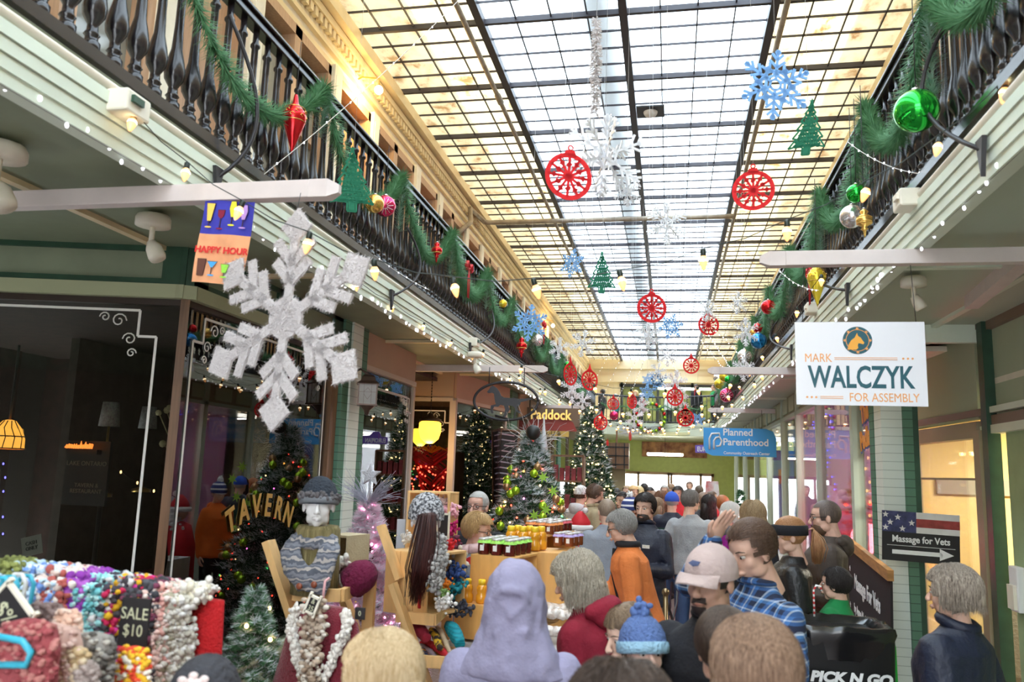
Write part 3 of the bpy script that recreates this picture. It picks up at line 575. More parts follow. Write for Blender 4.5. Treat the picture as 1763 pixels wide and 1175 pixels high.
b = MB(); b.box((2.62, 7.60, 1.25), (.12, .14, 2.5)); b.box((2.66, 7.78, 1.25), (.05, .05, 2.5)); b.box((2.54, 9.3, 1.25), (.08, .1, 2.5)); run(b, (2.62, 7.6), (2.53, 9.3), 2.44, 2.58, .1); run(b, (2.62, 7.6), (2.53, 9.3), .0, .25, .1); run(b, (2.62, 7.6), (2.53, 9.3), 2.08, 2.1, .05); b.build('window_frame', fr2, wr)
b = MB(); run(b, (2.62, 7.6), (2.53, 9.3), 2.6, 3.44, .06); b.build('upper_panel', mat('sage panel', (.5, .5, .4)), wr); run(MB(), (2.62, 7.65), (2.53, 9.3), .25, 2.44, .01).build('pane', glass('clear room glass', (.95, .95, .95), .6, fl=1.3), wr)
b = MB(); run(b, (2.62, 7.5), (2.53, 9.3), 3.36, 3.44, .09); run(b, (2.62, 7.5), (2.53, 9.3), 2.62, 2.68, .09); b.build('brown_rail', MATS['brown rail'], wr)
b = MB(); b.box((2.3, 7.55, 3.33), (.75, .08, .16)); b.build('cross_board', mint, wr)
for i, (px0, py0, px1, py1) in enumerate([(1672, 522, 1763, 445)]):
    p = atZ(px0, py0, 3.36); q = atZ(px1, py1, 3.36); MB().bar(p, q, .09, .09).build('soffit_beam', white_p, wr)
# yellow room
yw = mat('yellow room wall', (.84, .62, .24), .7); b = MB(); b.box((5.6, 7.5, 1.6), (.1, 4.2, 3.2)); b.box((4.2, 9.62, 1.6), (3.2, .1, 3.2)); b.box((4.2, 5.4, 1.6), (2.8, .1, 3.2)); b.build('inner_wall', yw, wr); MB().box((4.1, 7.5, 2.9), (2.9, 4.3, .05)).build('inner_ceiling', creamw, wr)
MB().box((5.52, 7.5, 2.02), (.04, 4.0, .16)).build('shelf_rail', mat('grey rail', (.35, .3, .22), .6), wr); MB().box((4.2, 9.54, 2.02), (2.8, .04, .16)).build('shelf_rail', MATS['grey rail'], wr)
t = T('tube_light', 'fluorescent fitting glowing inside the yellow room', 'ceiling light', (3.6, 8.0, 2.78)); MB().box((0, 0, 0), (.15, 1.3, .08)).build('lit_tube', mat('tube glow', (1, 1, 1), .5, emit=(1, .96, .82), es=12), t)
l = bpy.data.lights.new('lamp', 'AREA'); l.energy = 90; l.size = .3; l.color = (1, .93, .75); lo = bpy.data.objects.new('lamp_light', l); COL.objects.link(lo); lo.parent = t; lo.location = (0, 0, -.08)
t = T('armchair', 'grey upholstered chair back inside the yellow room window', 'chair', (3.2, 8.6, 0)); gf = mat('grey upholstery', (.22, .22, .19), .9, bump=.3); b = MB().box((0, 0, .45), (.7, .7, .35)); b.build('seat', gf, t, bevel=.08); MB().box((.0, -.3, .7), (.75, .2, .8)).build('backrest', gf, t, bevel=.09)
for sx in (-1, 1): MB().box((sx*.38, 0, .4), (.14, .7, .6)).build('armrest', gf, t, bevel=.06)
t = T('wall_box', 'white plastic box mounted on the light green wall at the right edge', 'box', atX(1752, 1015, 2.62)); MB().box((0, 0, 0), (.06, .16, .34)).build('case', white, t, bevel=.01); MB().box((-.04, 0, -.06), (.03, .12, .18)).build('tray', creamw, t)
# painted brick pier right
MB().box((2.00, 8.12, 1.72), (.20, .26, 3.44)).build('brick_pier', brick_w, wr); MB().box((2.12, 8.10, 1.72), (.08, .30, 3.44)).build('brick_edge', brick_g, wr); MB().box((2.19, 8.06, 1.72), (.05, .16, 3.44)).build('green_post', dkgreen, wr); MB().box((1.905, 8.35, 1.72), (.02, .16, 3.44)).build('brick_edge', brick_g, wr)
# pedlar shop front
ws = struct('wall_right_shops', MB(), mint, label='row of mint framed shop windows along the right side'); b = MB(); posts = [9.25, 11.37, 13.15, 14.85, 17.06, 19.5, 22.5, 25.5]
for i, y in enumerate(posts): b.box((1.95, y, 1.72), (.11, .13, 3.44))
run(b, (1.95, 8.25), (1.95, 26), 0, .5, .10); run(b, (1.95, 8.25), (1.95, 26), 3.02, 3.08, .11); b.build('window_frame', mat('mint frame', (.50, .60, .50), .5), ws)
b = MB(); run(b, (1.97, 8.25), (1.97, 26), 3.05, 3.44, .06); b.build('frieze', mat('olive tan frieze', (.34, .31, .20), .6), ws)
b = MB()
y = 8.5
while y < 25.5: b.box((1.93, y, 3.25), (.03, .55, .24)); y += .75
b.build('frieze_panel', mat('sage frieze panel', (.45, .49, .33), .6), ws); run(MB(), (1.95, 8.25), (1.95, 26), .5, 3.02, .01).build('pane', glass('clear shop glass', (.95, .95, .97), .75, fl=1.35), ws)
rin = mat('mauve shop inside', (.50, .30, .50), .7, var=.1, vs_=1); b = MB(); b.box((4.6, 12.2, 1.7), (.1, 5, 3.4)); b.box((3.3, 14.2, 1.7), (2.5, .06, 3.4)); b.box((3.6, 9.75, 1.7), (2.0, .06, 3.4)); b.build('inner_wall', rin, ws)
b = MB(); b.box((3.3, 14.5, 1.7), (2.5, .06, 3.4)); b.box((4.6, 20, 1.7), (.1, 10, 3.4)); b.build('inner_wall', mat('pale yellow inside', (.72, .68, .45), .7), ws); MB().box((3.3, 16.7, 3.3), (2.5, 17, .05)).build('inner_ceiling', creamw, ws)
for i, y in enumerate((9.6, 12.8, 16.5, 20.5, 24)):  # tubes and area lamps added to brighten the shop interiors
    t = T('tube_light', ['fluorescent fitting inside the mauve shop', 'fluorescent fitting in the second right shop', 'fluorescent fitting in the pale yellow shop', 'fluorescent fitting in the shop behind the thin green tree', 'farthest fluorescent fitting in the right shops'][i], 'ceiling light', (3.1, y, 3.05)); MB().box((0, 0, 0), (.12, 1.2, .07)).build('lit_tube', MATS['tube glow'], t); MB().box((0, 0, .14), (.01, .01, .22)).build('hanger', blk, t)
    l = bpy.data.lights.new('lamp', 'AREA'); l.energy = 45; l.size = .4; l.color = (1, .93, .85); lo = bpy.data.objects.new('lamp_light', l); COL.objects.link(lo); lo.parent = t; lo.location = (0, 0, -.08)
t = T('banner', 'tall royal blue banner standing in the right shop window', 'banner', (2.36, 18.3, 1.6)); MB().box((0, 0, 0), (.46, .03, 2.1)).build('cloth', mat('royal blue cloth', (.02, .12, .62), .6), t); MB().box((0, -.03, .5), (.2, .01, .3)).build('red_label', mat('red print', (.7, .06, .05)), t); MB().box((0, 0, -1.08), (.5, .2, .05)).build('foot', blk, t)
t = T('window_lettering', 'orange and blue painted Pedlar lettering on the right shop window', 'lettering', (1.93, 8.75, 2.60)); text('The\nPedlar', .26, .004, .8, bold=.012).xf(Matrix.Rotation(-pi/2, 4, 'Z') @ Matrix.Rotation(-.15, 4, 'Y')).build('lettering', mat('orange sign paint', (.9, .35, .05), .5), t); text('The\nPedlar', .26, .003, .8, bold=.022).xf(M_((.006, .012, -.012)) @ Matrix.Rotation(-pi/2, 4, 'Z') @ Matrix.Rotation(-.15, 4, 'Y')).build('lettering_shadow', mat('blue sign paint', (.05, .08, .4), .5), t)
fairy('blue fairy lights hanging down in the right shop window beside the mint post', [(2.1, 11.6, 2.9), (2.1, 11.6, .7)], 34, blue_l, .010, jit=.05); fairy('blue fairy lights along the top of the right shop window', [(2.1, 11.5, 2.9), (2.1, 13.0, 2.85)], 20, blue_l, .010, jit=.06); fairy('blue fairy lights near the painted Pedlar lettering', [(2.12, 8.6, 2.2), (2.12, 8.6, .9)], 18, blue_l, .008, jit=.04); fairy('small amber lights hanging under the Pedlar lettering', [(2.12, 8.4, 2.38), (2.12, 9.2, 2.34)], 6, warm, .014, jit=.02)
fairy('amber lights dangling in the mauve shop window', [(2.3, 10.4, 2.5), (2.3, 10.4, 1.6)], 7, warmd, .014, jit=.02)
# ---------------------------------------------------------------- garlands
gn = mat('garland needles', (.045, .17, .06), .6, col2=(.12, .30, .14), vs_=30); gnf = mat('frosted needles', (.10, .26, .17), .6, col2=(.33, .47, .38), vs_=25)
def needles(mb, path, r, per_m, nl, mi=0, w=.0035, seed=0):
    rnd = random.Random(seed); P_ = [Vector(p) for p in path]
    for i in range(len(P_)-1):
        a, b = P_[i], P_[i+1]; L = (b-a).length; d = (b-a).normalized()
        for k in range(int(L*per_m)):
            p = a.lerp(b, rnd.random()); v = Vector((rnd.gauss(0, 1), rnd.gauss(0, 1), rnd.gauss(0, 1))); v = v-d*v.dot(d); v.normalize(); v = (v+d*rnd.uniform(.1, .8)).normalized()
            e = p+v*nl*rnd.uniform(.7, 1.15); sdv = v.cross(d).normalized()*w
            mb.add([p-sdv, p+sdv, e], [(0, 1, 2)], mi)
def garland(label, pts, r=.05, group=None, frost=False, per=520):
    t = T('garland', label, 'garland', (0, 0, 0), group=group); mb = MB(); needles(mb, pts, r, per, r*1.7, w=.0048, seed=int(abs(pts[0][1])*100)); mb.tube(pts, r*.18, 4); mb.build('branch', gnf if frost else gn, t); return t
def swag(X, ya, yb, zt, zl, n=12):
    return [(X+random.uniform(-.01, .01), ya+(yb-ya)*i/n, zt-(zt-zl)*(1-(2*i/n-1)**2)) for i in range(n+1)]
for i, (a, b_) in enumerate([(3.0, 4.72), (4.75, 6.35), (6.4, 8.0), (8.0, 9.7), (9.7, 11.4), (11.4, 13.2), (13.2, 15.0), (15.0, 17.0), (17.0, 19.2), (19.2, 22.0)]):
    t = garland('green pine garland swagged along the left balcony railing, '+['nearest swag, above the happy hour flag', 'swag behind the green felt tree', 'swag left of the red lantern ornament', 'swag right of the red lantern ornament', 'swag behind the blue snowflake', 'swag just past the blue snowflake', 'swag above the second left beam', 'swag past the second left beam', 'second farthest swag', 'farthest swag'][i], swag(XL+.09, a, b_, 4.50, 4.02 if i else 3.98), .058 if i < 3 else .075, frost=False, per=1100 if i < 4 else 450)
    nd = MB(); needles(nd, [(XL+.09, b_, 4.15 if i == 0 else 4.0), (XL+.09, b_+.03, 4.52)], .06, 700, .085, seed=i); nd.build('hanging_tail', gnf, t)
for i, (a, b_) in enumerate([(2.6, 4.05), (4.05, 5.4), (5.4, 7.1), (7.1, 8.9), (8.9, 10.8), (10.8, 12.8), (12.8, 15.2), (15.2, 18), (18, 22)]):
    t = garland('green pine garland swagged along the right balcony railing, '+['nearest swag, above the green ball', 'swag just past the big green ball', 'swag behind the silver ball', 'swag above the candidate sign beam', 'swag by the single red ball', 'swag beside the blue ball', 'swag above the second right beam', 'second farthest swag', 'farthest swag'][i], swag(XR-.09, a, b_, 4.50, 3.98), .058 if i < 3 else .075, per=1100 if i < 4 else 450)
    nd = MB(); needles(nd, [(XR-.09, b_, 3.9), (XR-.09, b_+.03, 4.52)], .06, 700, .085, seed=20+i); nd.build('hanging_tail', gnf, t)
# ---------------------------------------------------------------- baubles
redm = mat('red metallic', (.62, .015, .02), .18, .7); greenm = mat('green metallic', (.02, .50, .05), .12, .8); silver = mat('silver metallic', (.75, .72, .72), .22, .8); goldm = mat('gold metallic', (.80, .50, .13), .25, .8); bluem = mat('blue metallic', (.02, .22, .55), .18, .7); pinkm = mat('magenta metallic', (.70, .03, .14), .2, .7); yelm = mat('yellow gold metallic', (.85, .65, .05), .25, .6)
def bauble(px, py, X, r, m, label, kind='ball', cap=True, Y=None):
    p = atX(px, py, X) if Y is None else atY(px, py, Y); t = T('bauble', label, 'ornament', p)
    if kind == 'ball':
        prof = [(max(.001, r*sin(pi*i/14)), -r*cos(pi*i/14)) for i in range(15)]
        MB().lathe(prof, 22).build('ball', m, t)
    elif kind == 'finial':
        k = r; MB().lathe([(.001, -3.3*k), (.12*k, -2.9*k), (.55*k, -1.6*k), (.95*k, -.4*k), (1.0*k, 0), (.93*k, .35*k), (.6*k, .85*k), (.28*k, 1.2*k), (.2*k, 1.7*k), (.15*k, 2.0*k), (.001, 2.05*k)], 20).build('finial_body', m, t)
        b = MB()
        for zz in (-.45, .75): q = sqrt(max(.1, 1-(zz/1.35)**2)); b.tube([(q*k*.99*cos(a*.3), q*k*.99*sin(a*.3), zz*k) for a in range(22)], .045*k, 4)
        for a in range(7):
            for zz in (.3, -.08):
                th = a*.9+(.45 if zz < 0 else 0); pts = []
                for j in range(9): u = j/8*5; rr = .15-.012*j; pts.append((k*1.0*cos(th+rr*cos(u)*1.6), k*1.0*sin(th+rr*cos(u)*1.6), k*(zz+rr*1.3*sin(u))))
                b.tube(pts, .04*k, 4)
        b.build('gold_scrollwork', goldm, t)
    elif kind == 'lantern':
        k = r; MB().lathe([(.001, -2.2*k), (.15*k, -1.8*k), (.2*k, -1.3*k), (.5*k, -1.1*k), (.25*k, -.9*k), (.9*k, -.4*k), (1.0*k, 0), (.9*k, .4*k), (.35*k, .8*k), (.55*k, 1.1*k), (.3*k, 1.35*k), (.05*k, 1.6*k)], 16).build('lantern_body', m, t); b = MB(); b.lathe([(.95*k, .35*k), (.97*k, .4*k), (.8*k, .45*k)], 16); b.lathe([(.85*k, -.5*k), (.97*k, -.4*k), (.95*k, -.35*k)], 16); b.build('gold_band', goldm, t)
    elif kind == 'disc':
        MB().lathe([(.001, -r), (.4*r, -.92*r), (.8*r, -.6*r), (r, 0), (.8*r, .6*r), (.4*r, .92*r), (.001, r)], 22).build('ball', m, t); b = MB(); vd = (CAM-p).normalized(); q = Vector((0, 0, 1)).rotation_difference(vd).to_matrix()
        for k in range(12): a = k*pi/6; b.tube([q @ Vector((r*.2*cos(a), r*.2*sin(a), r*1.0)), q @ Vector((r*.75*cos(a), r*.75*sin(a), r*.68))], r*.03, 4)
        b.build('white_starburst', white, t)
    if cap: MB().lathe([(r*.18, r*(.95 if kind in ('ball', 'disc') else 1.5)), (r*.18, r*(1.1 if kind in ('ball', 'disc') else 1.6)), (r*.05, r*(1.15 if kind in ('ball', 'disc') else 1.7))], 10).build('cap', silver, t)
    MB().tube([(0, 0, r), (.005, 0, max(r*1.4, 4.53-p.z) if p.z < 4.4 else r*1.5)], .0025, 4).build('thread', blk, t); return t
LX, RX = XL+.17, XR-.17
for a in [(507, 202, LX, .070, redm, 'tall red and gold scrolled finial ornament hanging from the nearest left garland', 'finial'),
          (663, 355, LX, .085, pinkm, 'magenta and white starburst ball beside the left green felt tree', 'disc'), (645, 351, LX+.03, .07, goldm, 'gold ball half behind the magenta starburst ball', 'ball'),
          (752, 432, LX, .055, redm, 'red and gold lantern ornament hanging midway on the left garland', 'lantern'), (866, 523, LX, .055, yelm, 'shiny gold ball on the left garland above the horse sign', 'ball'),
          (898, 596, LX, .085, redm, 'red and gold lantern ornament hanging below the blue left snowflake', 'lantern'), (925, 586, LX, .10, silver, 'red and white peppermint ball beside the blue left snowflake', 'disc'),
          (976, 630, LX, .09, greenm, 'bright green ball at the far end of the left garland', 'ball'), (1057, 716, XL+.17, .14, pinkm, 'pink ball hanging by the end of the left balcony', 'ball', True, 25.55),
          (1578, 191, RX, .105, greenm, 'big glossy green ball hanging from the nearest right garland', 'ball'), (1474, 333, RX, .062, greenm, 'smaller green ball behind a lit bulb on the right garland', 'ball'),
          (1467, 373, RX, .078, silver, 'silver ball hanging under the smaller green ball', 'ball'), (1488, 380, RX, .050, goldm, 'ornate gold lantern ornament next to the silver ball', 'lantern'),
          (1406, 478, RX, .075, yelm, 'long gold drop ornament behind the candidate sign beam', 'finial'), (1323, 529, RX, .09, redm, 'single red ball on the right garland left of the candidate sign', 'ball'),
          (1305, 565, RX, .07, redm, 'small red ball above the blue ball', 'ball'), (1300, 574, RX, .09, goldm, 'gold ball just above the blue ball', 'ball'), (1306, 587, RX, .11, bluem, 'shiny blue ball on the right garland', 'ball'),
          (1282, 614, RX, .12, silver, 'silver patterned ball hanging below the blue ball', 'disc'), (1237, 651, RX, .13, silver, 'pale pink silver ball by the second right beam', 'ball'), (1248, 649, RX, .12, yelm, 'upper yellow gold ball beneath the second right beam', 'ball'), (1239, 661, RX, .13, yelm, 'lower yellow gold ball beneath the second right beam', 'ball'), (1254, 654, RX, .08, greenm, 'small green ball beneath the second right beam', 'ball'), (1251, 681, RX, .15, pinkm, 'crimson and white striped ball above the third right beam', 'disc')]: bauble(*a)
# red bows
def bow(px, py, X, s, label):
    t = T('bow', label, 'ribbon bow', atX(px, py, X)); b = MB()
    for sx in (-1, 1): b.tube([(0, 0, 0), (0, sx*.07*s, .05*s), (0, sx*.10*s, .0), (0, sx*.06*s, -.03*s), (0, 0, 0)], .02*s, 5, flat=.35)
    b.ball((0, 0, 0), .022*s, 6); b.build('loops', redm2, t); b = MB()
    for sx in (-1, 1): b.tube([(0, 0, 0), (0, sx*.03*s, -.12*s), (0, sx*.02*s, -.28*s)], .018*s, 4, flat=.25)
    b.build('tails', redm2, t)
redm2 = mat('red velvet ribbon', (.55, .01, .02), .7)
for i, a in enumerate([(808, 462, LX, 1.2), (937, 560, LX+.02, 1.2), (1393, 470, RX, 1.0)]): bow(*a, ['red ribbon bow on the left garland above the horse sign', 'red ribbon bow beside the peppermint ball', 'red ribbon hanging behind the candidate sign beam'][i])
# ---------------------------------------------------------------- flat felt cutouts
def strokes(mb, segs, w, d=.006, mi=0):
    for (x0_, z0_, x1_, z1_) in segs: mb.bar((x0_, 0, z0_), (x1_, 0, z1_), w, d, mi, up=(0, 1, 0))
def ringp(mb, r, w, d=.006, sx=1., sz=1., n=28, cx=0, cz=0):
    vs = []; fs = []
    for i in range(n):
        a = 2*pi*i/n
        for rr in (r-w/2, r+w/2):
            for y in (-d/2, d/2): vs.append((cx+rr*cos(a)*sx, y, cz+rr*sin(a)*sz))
    for i in range(n):
        j = (i+1) % n; a, b = i*4, j*4; fs += [(a, b, b+2, a+2), (a+1, a+3, b+3, b+1), (a+2, b+2, b+3, a+3), (a, a+1, b+1, b)]
    mb.add(vs, fs)
def place_flat(mb, name, part, m, label, cat, px, py, Y, rot, size, top, group=None, thread=True):
    p = atY(px, py, Y); t = T(name, label, cat, p, group=group); mb.xf(Matrix.Rotation(rot[1], 4, 'Z') @ Matrix.Rotation(rot[0], 4, 'Y') @ Matrix.Scale(size, 4)); mb.build(part, m, t)
    if thread: zt = ZS+.02-p.z if p.x < XR and p.x > XL else 1.0; MB().tube([(0, 0, top), (0, 0, zt)], .0012, 3).build('thread', MATS['thread'], t)
    return t
mat('thread', (.6, .6, .6), .6); felt_b = mat('blue felt', (.22, .46, .85), .9); felt_r = mat('red felt', (.72, .015, .02), .85); felt_g = mat('green felt', (.015, .17, .09), .9)
def blue_flake():
    b = MB(); w = .075
    for k in range(6):
        a = k*pi/3; sg = []
        q = lambda x, z: (x*cos(a)-z*sin(a), x*sin(a)+z*cos(a))
        for (x0_, z0_, x1_, z1_) in ((.0, .14, 0, .97), (0, .72, .16, .90), (0, .72, -.16, .90), (0, .5, .22, .70), (0, .5, -.22, .70), (.0, .30, .28, .48), (0, .30, -.28, .48), (.20, .35, .20, .62), (-.2, .35, -.2, .62), (0, .3, .26, .15), (0, .88, .0, 1.0)):
            sg.append((*q(x0_, z0_), *q(x1_, z1_)))
        strokes(b, sg, w, .03); x, z = q(0, .95); b.join(MB().poly([(x+.09*cos(i*pi/3), z+.09*sin(i*pi/3)) for i in range(6)], .03))
    ringp(b, .40, .08, .03, n=24); ringp(b, .15, .06, .03, n=12); return b
def red_orn(kind=0):
    b = MB(); ringp(b, .90, .20, .03)
    for k in range(12):
        a = k*pi/6; L = .9
        strokes(b, [(0, 0, L*cos(a), L*sin(a))], .11, .03); rr = .52 if k % 2 else .62
        x, z = rr*cos(a), rr*sin(a); b.poly([(x+.135*cos(i*pi/2+a), z+.135*sin(i*pi/2+a)) for i in range(4)], .03)
        strokes(b, [(.38*cos(a), .38*sin(a), .48*cos(a+.25), .48*sin(a+.25))], .05, .03)
    b.poly([(.14*cos(i*pi/5), .14*sin(i*pi/5)) for i in range(10)], .03)
    if kind == 0: b.poly([(-.30, .86), (.30, .86), (.18, 1.12), (-.18, 1.12)], .03); ringp(b, .10, .06, .03, n=12, cz=1.22)
    else: b.poly([(-.46, .78), (.46, .78), (.16, 1.15), (.0, 1.65), (-.16, 1.15)], .03)
    return b
def felt_tree():
    b = MB(); w = .06
    half = [(0, 1.0), (.10, .80), (.05, .80), (.20, .58), (.12, .58), (.32, .30), (.22, .30), (.44, -.02), (.32, -.02), (.56, -.34), (.42, -.36), (.68, -.72), (.36, -.64), (.14, -.70), (.14, -.98), (0, -.98)]
    out = half+[(-x, z) for x, z in reversed(half[1:-1])]
    n = len(out)
    for i in range(n):
        x0_, z0_ = out[i]; x1_, z1_ = out[(i+1) % n]; strokes(b, [(x0_, z0_, x1_, z1_)], w, .03)
    for z in np.linspace(-.65, .8, 11):
        hw = (.85-z)*.33
        m = max(1, int(hw/.09))
        for j in range(-m, m+1):
            x = j*hw/(m+.6); a = (j*37+z*50) % 3.14; strokes(b, [(x-.07*cos(a), z-.06*sin(a), x+.07*cos(a), z+.06*sin(a)), (x, z, x+.05, z+.1)], .075, .03)
    b.poly([(.10, -.68), (.10, -.98), (-.10, -.98), (-.10, -.68)], .03)
    b.poly([((.12 if i % 2 == 0 else .05)*sin(i*pi/5), 1.05+(.12 if i % 2 == 0 else .05)*cos(i*pi/5)) for i in range(10)], .03); return b
def white_flake(d3=True):
    b = MB()
    def one():
        q = MB()
        for k in range(6):
            a = k*pi/3; f = lambda x, z: (x*cos(a)-z*sin(a), x*sin(a)+z*cos(a)); sg = []
            for s in ((.0, 0, 0, .98), (0, .45, .15, .62), (0, .45, -.15, .62), (0, .62, .22, .84), (0, .62, -.22, .84), (0, .82, .12, .95), (0, .82, -.12, .95), (0, .3, .12, .2), (0, .3, -.12, .2)): sg.append((*f(s[0], s[1]), *f(s[2], s[3])))
            strokes(q, sg, .055, .03)
        return q
    b.join(one())
    if d3: b.join(one(), Matrix.Rotation(pi/2, 4, 'Z')); b.join(one(), Matrix.Rotation(pi/4, 4, 'Z'))
    return b
wfl = mat('frosted white plastic', (.82, .84, .88), .3)
for (px, py, Y, s, rot, lab) in [(1335, 146, 4.0, .185, (.1, .25), 'large pale blue felt snowflake high on the right beside the green tree'), (985, 454, 9.5, .18, (.2, -.5), 'light blue felt snowflake left of the hanging green tree'), (912, 556, 9.0, .21, (.1, .1), 'blue felt snowflake by the left balcony garland'),
        (1155, 562, 12.5, .20, (.3, .3), 'pale blue felt snowflake right of the middle red ornament'), (1131, 655, 16, .21, (.2, 0), 'blue felt snowflake in front of the far balcony windows'), (1114, 676, 16.5, .17, (0, .2), 'small blue felt snowflake touching the far blue one'), (1202, 722, 15, .125, (.4, .1), 'small blue felt snowflake left of the blue clinic sign'), (1115, 655, 19, .15, (0, .5), 'faint blue felt snowflake above the end balcony')]:
    place_flat(blue_flake(), 'felt_snowflake', 'snowflake_shape', felt_b, lab, 'snowflake', px, py, Y, rot, s, s)
for (px, py, Y, s, rot, sq, kind, lab) in [(979, 304, 3.9, .125, (.05, .45), 1, 0, 'large round red felt ornament overlapping the white snowflake, upper middle'), (1297, 328, 4.6, .118, (0, -.15), 1, 0, 'round red felt ornament hanging upper right below the green tree'), (1122, 531, 7.0, .128, (0, .2), 1, 0, 'round red felt ornament in the middle under the skylight'), (1220, 560, 9.5, .125, (0, .3), 1, 0, 'round red felt ornament with a white snowflake before it'),
        (1190, 630, 13, .13, (0, .1), 1, 1, 'pointed red felt ornament left of the second right beam'), (982, 645, 10, .14, (0, 1.05), 1, 1, 'narrow edge-on red felt drop by the left garland end'), (1015, 655, 11, .14, (0, .75), 1, 1, 'red felt drop ornament beside the narrow one'), (1056, 696, 13.5, .10, (0, .2), 1, 1, 'small red felt ornament at the left of the end balcony'),
        (1088, 692, 12.5, .11, (0, .9), 1, 1, 'slim red felt ornament behind a lit bulb, over the end balcony'), (1034, 728, 12, .11, (.1, .5), 1, 1, 'red felt drop ornament in front of the gold lit tree'), (1162, 684, 12.0, .13, (0, .4), 1, 1, 'red felt ornament tangled with white snowflakes over the end balcony'), (1180, 720, 12, .125, (0, 0), 1, 1, 'round red felt ornament just left of the blue clinic sign'),
        (1046, 763, 14, .05, (0, 1.2), 1, 1, 'tiny red felt drop under the end balcony, left'), (1085, 752, 14, .07, (0, 1.25), 1, 1, 'tiny narrow red felt drop hanging below the end balcony fascia')]:
    place_flat(red_orn(kind), 'felt_ornament', 'ornament_shape', felt_r, lab, 'ornament', px, py, Y, rot, s, s*1.2)
for (px, py, Y, s, rot, lab) in [(606, 312, 4.6, .20, (-.05, .5), 'dark green felt tree hanging by the left balcony railing'), (1392, 222, 4.9, .165, (.15, -.5), 'green felt tree hanging upper right under the blue snowflake'), (1036, 471, 8.5, .215, (0, .15), 'green felt tree hanging in the middle of the arcade')]:
    place_flat(felt_tree(), 'felt_tree', 'tree_shape', felt_g, lab, 'tree ornament', px, py, Y, rot, s, s)
for (px, py, Y, s, rot, lab) in [(1042, 268, 4.2, .24, (.1, .3), 'big white plastic snowflake beside the large red ornament'), (1080, 330, 4.4, .09, (0, .3), 'small white snowflake at the lower right of the big one'), (1148, 385, 5.2, .15, (0, .1), 'faint white snowflake against the bright middle skylight'), (963, 600, 9.0, .13, (.1, 0), 'white snowflake by the end of the blue left snowflake'), (1004, 592, 9.0, .16, (.2, .2), 'white snowflake hanging left of centre over the arcade'),
        (1116, 578, 10, .17, (0, .2), 'white snowflake directly under the middle red ornament'), (1149, 613, 11, .15, (0, 0), 'white snowflake in the middle below the pale blue one'), (1219, 535, 9.2, .13, (.2, .5), 'white snowflake overlapping the red ornament right of centre'), (1270, 522, 9.5, .14, (.1, .4), 'white snowflake hanging right, left of the red ball'), (1284, 572, 10.5, .19, (0, .3), 'white snowflake by the silver patterned ball'),
        (1280, 636, 11, .17, (0, .2), 'white snowflake sitting above the second right beam'), (1092, 720, 13, .16, (0, 0), 'white snowflake low before the end balcony wreath'), (1105, 700, 14, .17, (0, .5), 'white snowflake above the end balcony wreath'), (1162, 660, 13, .22, (.2, .2), 'large white snowflake cluster before the end balcony'), (1172, 690, 13.5, .18, (0, .6), 'white snowflake below the large far cluster'),
        (1132, 640, 15, .17, (.3, 0), 'white snowflake mixed with the far blue one'), (985, 672, 11.5, .20, (0, .4), 'white snowflake at the end of the left garland'), (1003, 690, 12.5, .15, (0, .2), 'white snowflake low at the left end of the far balcony')]:
    place_flat(white_flake(), 'white_snowflake', 'snowflake_shape', wfl, lab, 'snowflake', px, py, Y, rot, s, s)
# long white icicle cluster
fuz = mat('white glitter fuzz', (.74, .70, .70), .8, bump=.4, bs=150)
t = T('icicle_ornament', 'long white glittering icicle hanging above the big white snowflake', 'ornament', atY(1026, 110, 3.9)); b = MB(); rn = random.Random(3)
for k in range(420):
    z = rn.uniform(-.27, .25); r_ = .035*(1-.3*abs(z/.27)); a = rn.uniform(0, 6.28); p = Vector((.2*r_*cos(a), .2*r_*sin(a), z)); e = Vector((r_*cos(a), r_*sin(a), z+rn.uniform(-.03, .01))); b.bar(p, e, .006, .003)
b.build('icicle', fuz, t); MB().tube([(0, 0, .25), (0, 0, ZS-t.location.z)], .0015, 3).build('thread', MATS['thread'], t)
# big fuzzy snowflake on the beam
def big_flake():
    b = MB(); w = .085; d = .03
    for k in range(6):
        a = k*pi/3; f = lambda x, z: (x*cos(a)-z*sin(a), x*sin(a)+z*cos(a)); sg = []
        for s, ww in (((0, .05, 0, .9), .10), ((0, .41, .25, .65), .10), ((0, .41, -.25, .65), .10), ((0, .62, .27, .88), .10), ((0, .62, -.27, .88), .10)): strokes(b, [(*f(s[0], s[1]), *f(s[2], s[3]))], ww*1.12, d*1.0)
        q = [f(0, .84), f(.22, 1.04), f(0, 1.26), f(-.22, 1.04)]; b.poly([q[0], q[1], q[2], q[3]], d*1.05)
    b.poly([(.24*cos(i*pi/8), .24*sin(i*pi/8)) for i in range(16)], d*1.1); return b
bf = big_flake(); p = atY(492, 548, 3.25); t = T('giant_snowflake', 'giant fuzzy white glitter snowflake hanging from the near left beam', 'snowflake', p)
M5 = Matrix.Rotation(-.30, 4, 'Z') @ Matrix.Rotation(.06, 4, 'Y') @ Matrix.Scale(.395, 4); bf.xf(M5); bf.build('snowflake_body', fuz, t)
fz = MB(); rn = random.Random(5); Fm = bf
for f_ in Fm.f:
    vs = [Vector(Fm.v[i]) for i in f_]; c = vs[0]; 
    for i in range(1, len(vs)-1):
        ar = (vs[i]-c).cross(vs[i+1]-c).length/2
        for _ in range(int(ar*42000)):
            u, v = rn.random(), rn.random()
            if u+v > 1: u, v = 1-u, 1-v
            p_ = c+(vs[i]-c)*u+(vs[i+1]-c)*v; dv = Vector((rn.gauss(0, 1), rn.gauss(0, 1), rn.gauss(0, 1))).normalized(); e = p_+dv*rn.uniform(.010, .024); s_ = dv.cross(Vector((.3, .5, .8))).normalized()*.0017; fz.add([p_-s_, p_+s_, e], [(0, 1, 2)])
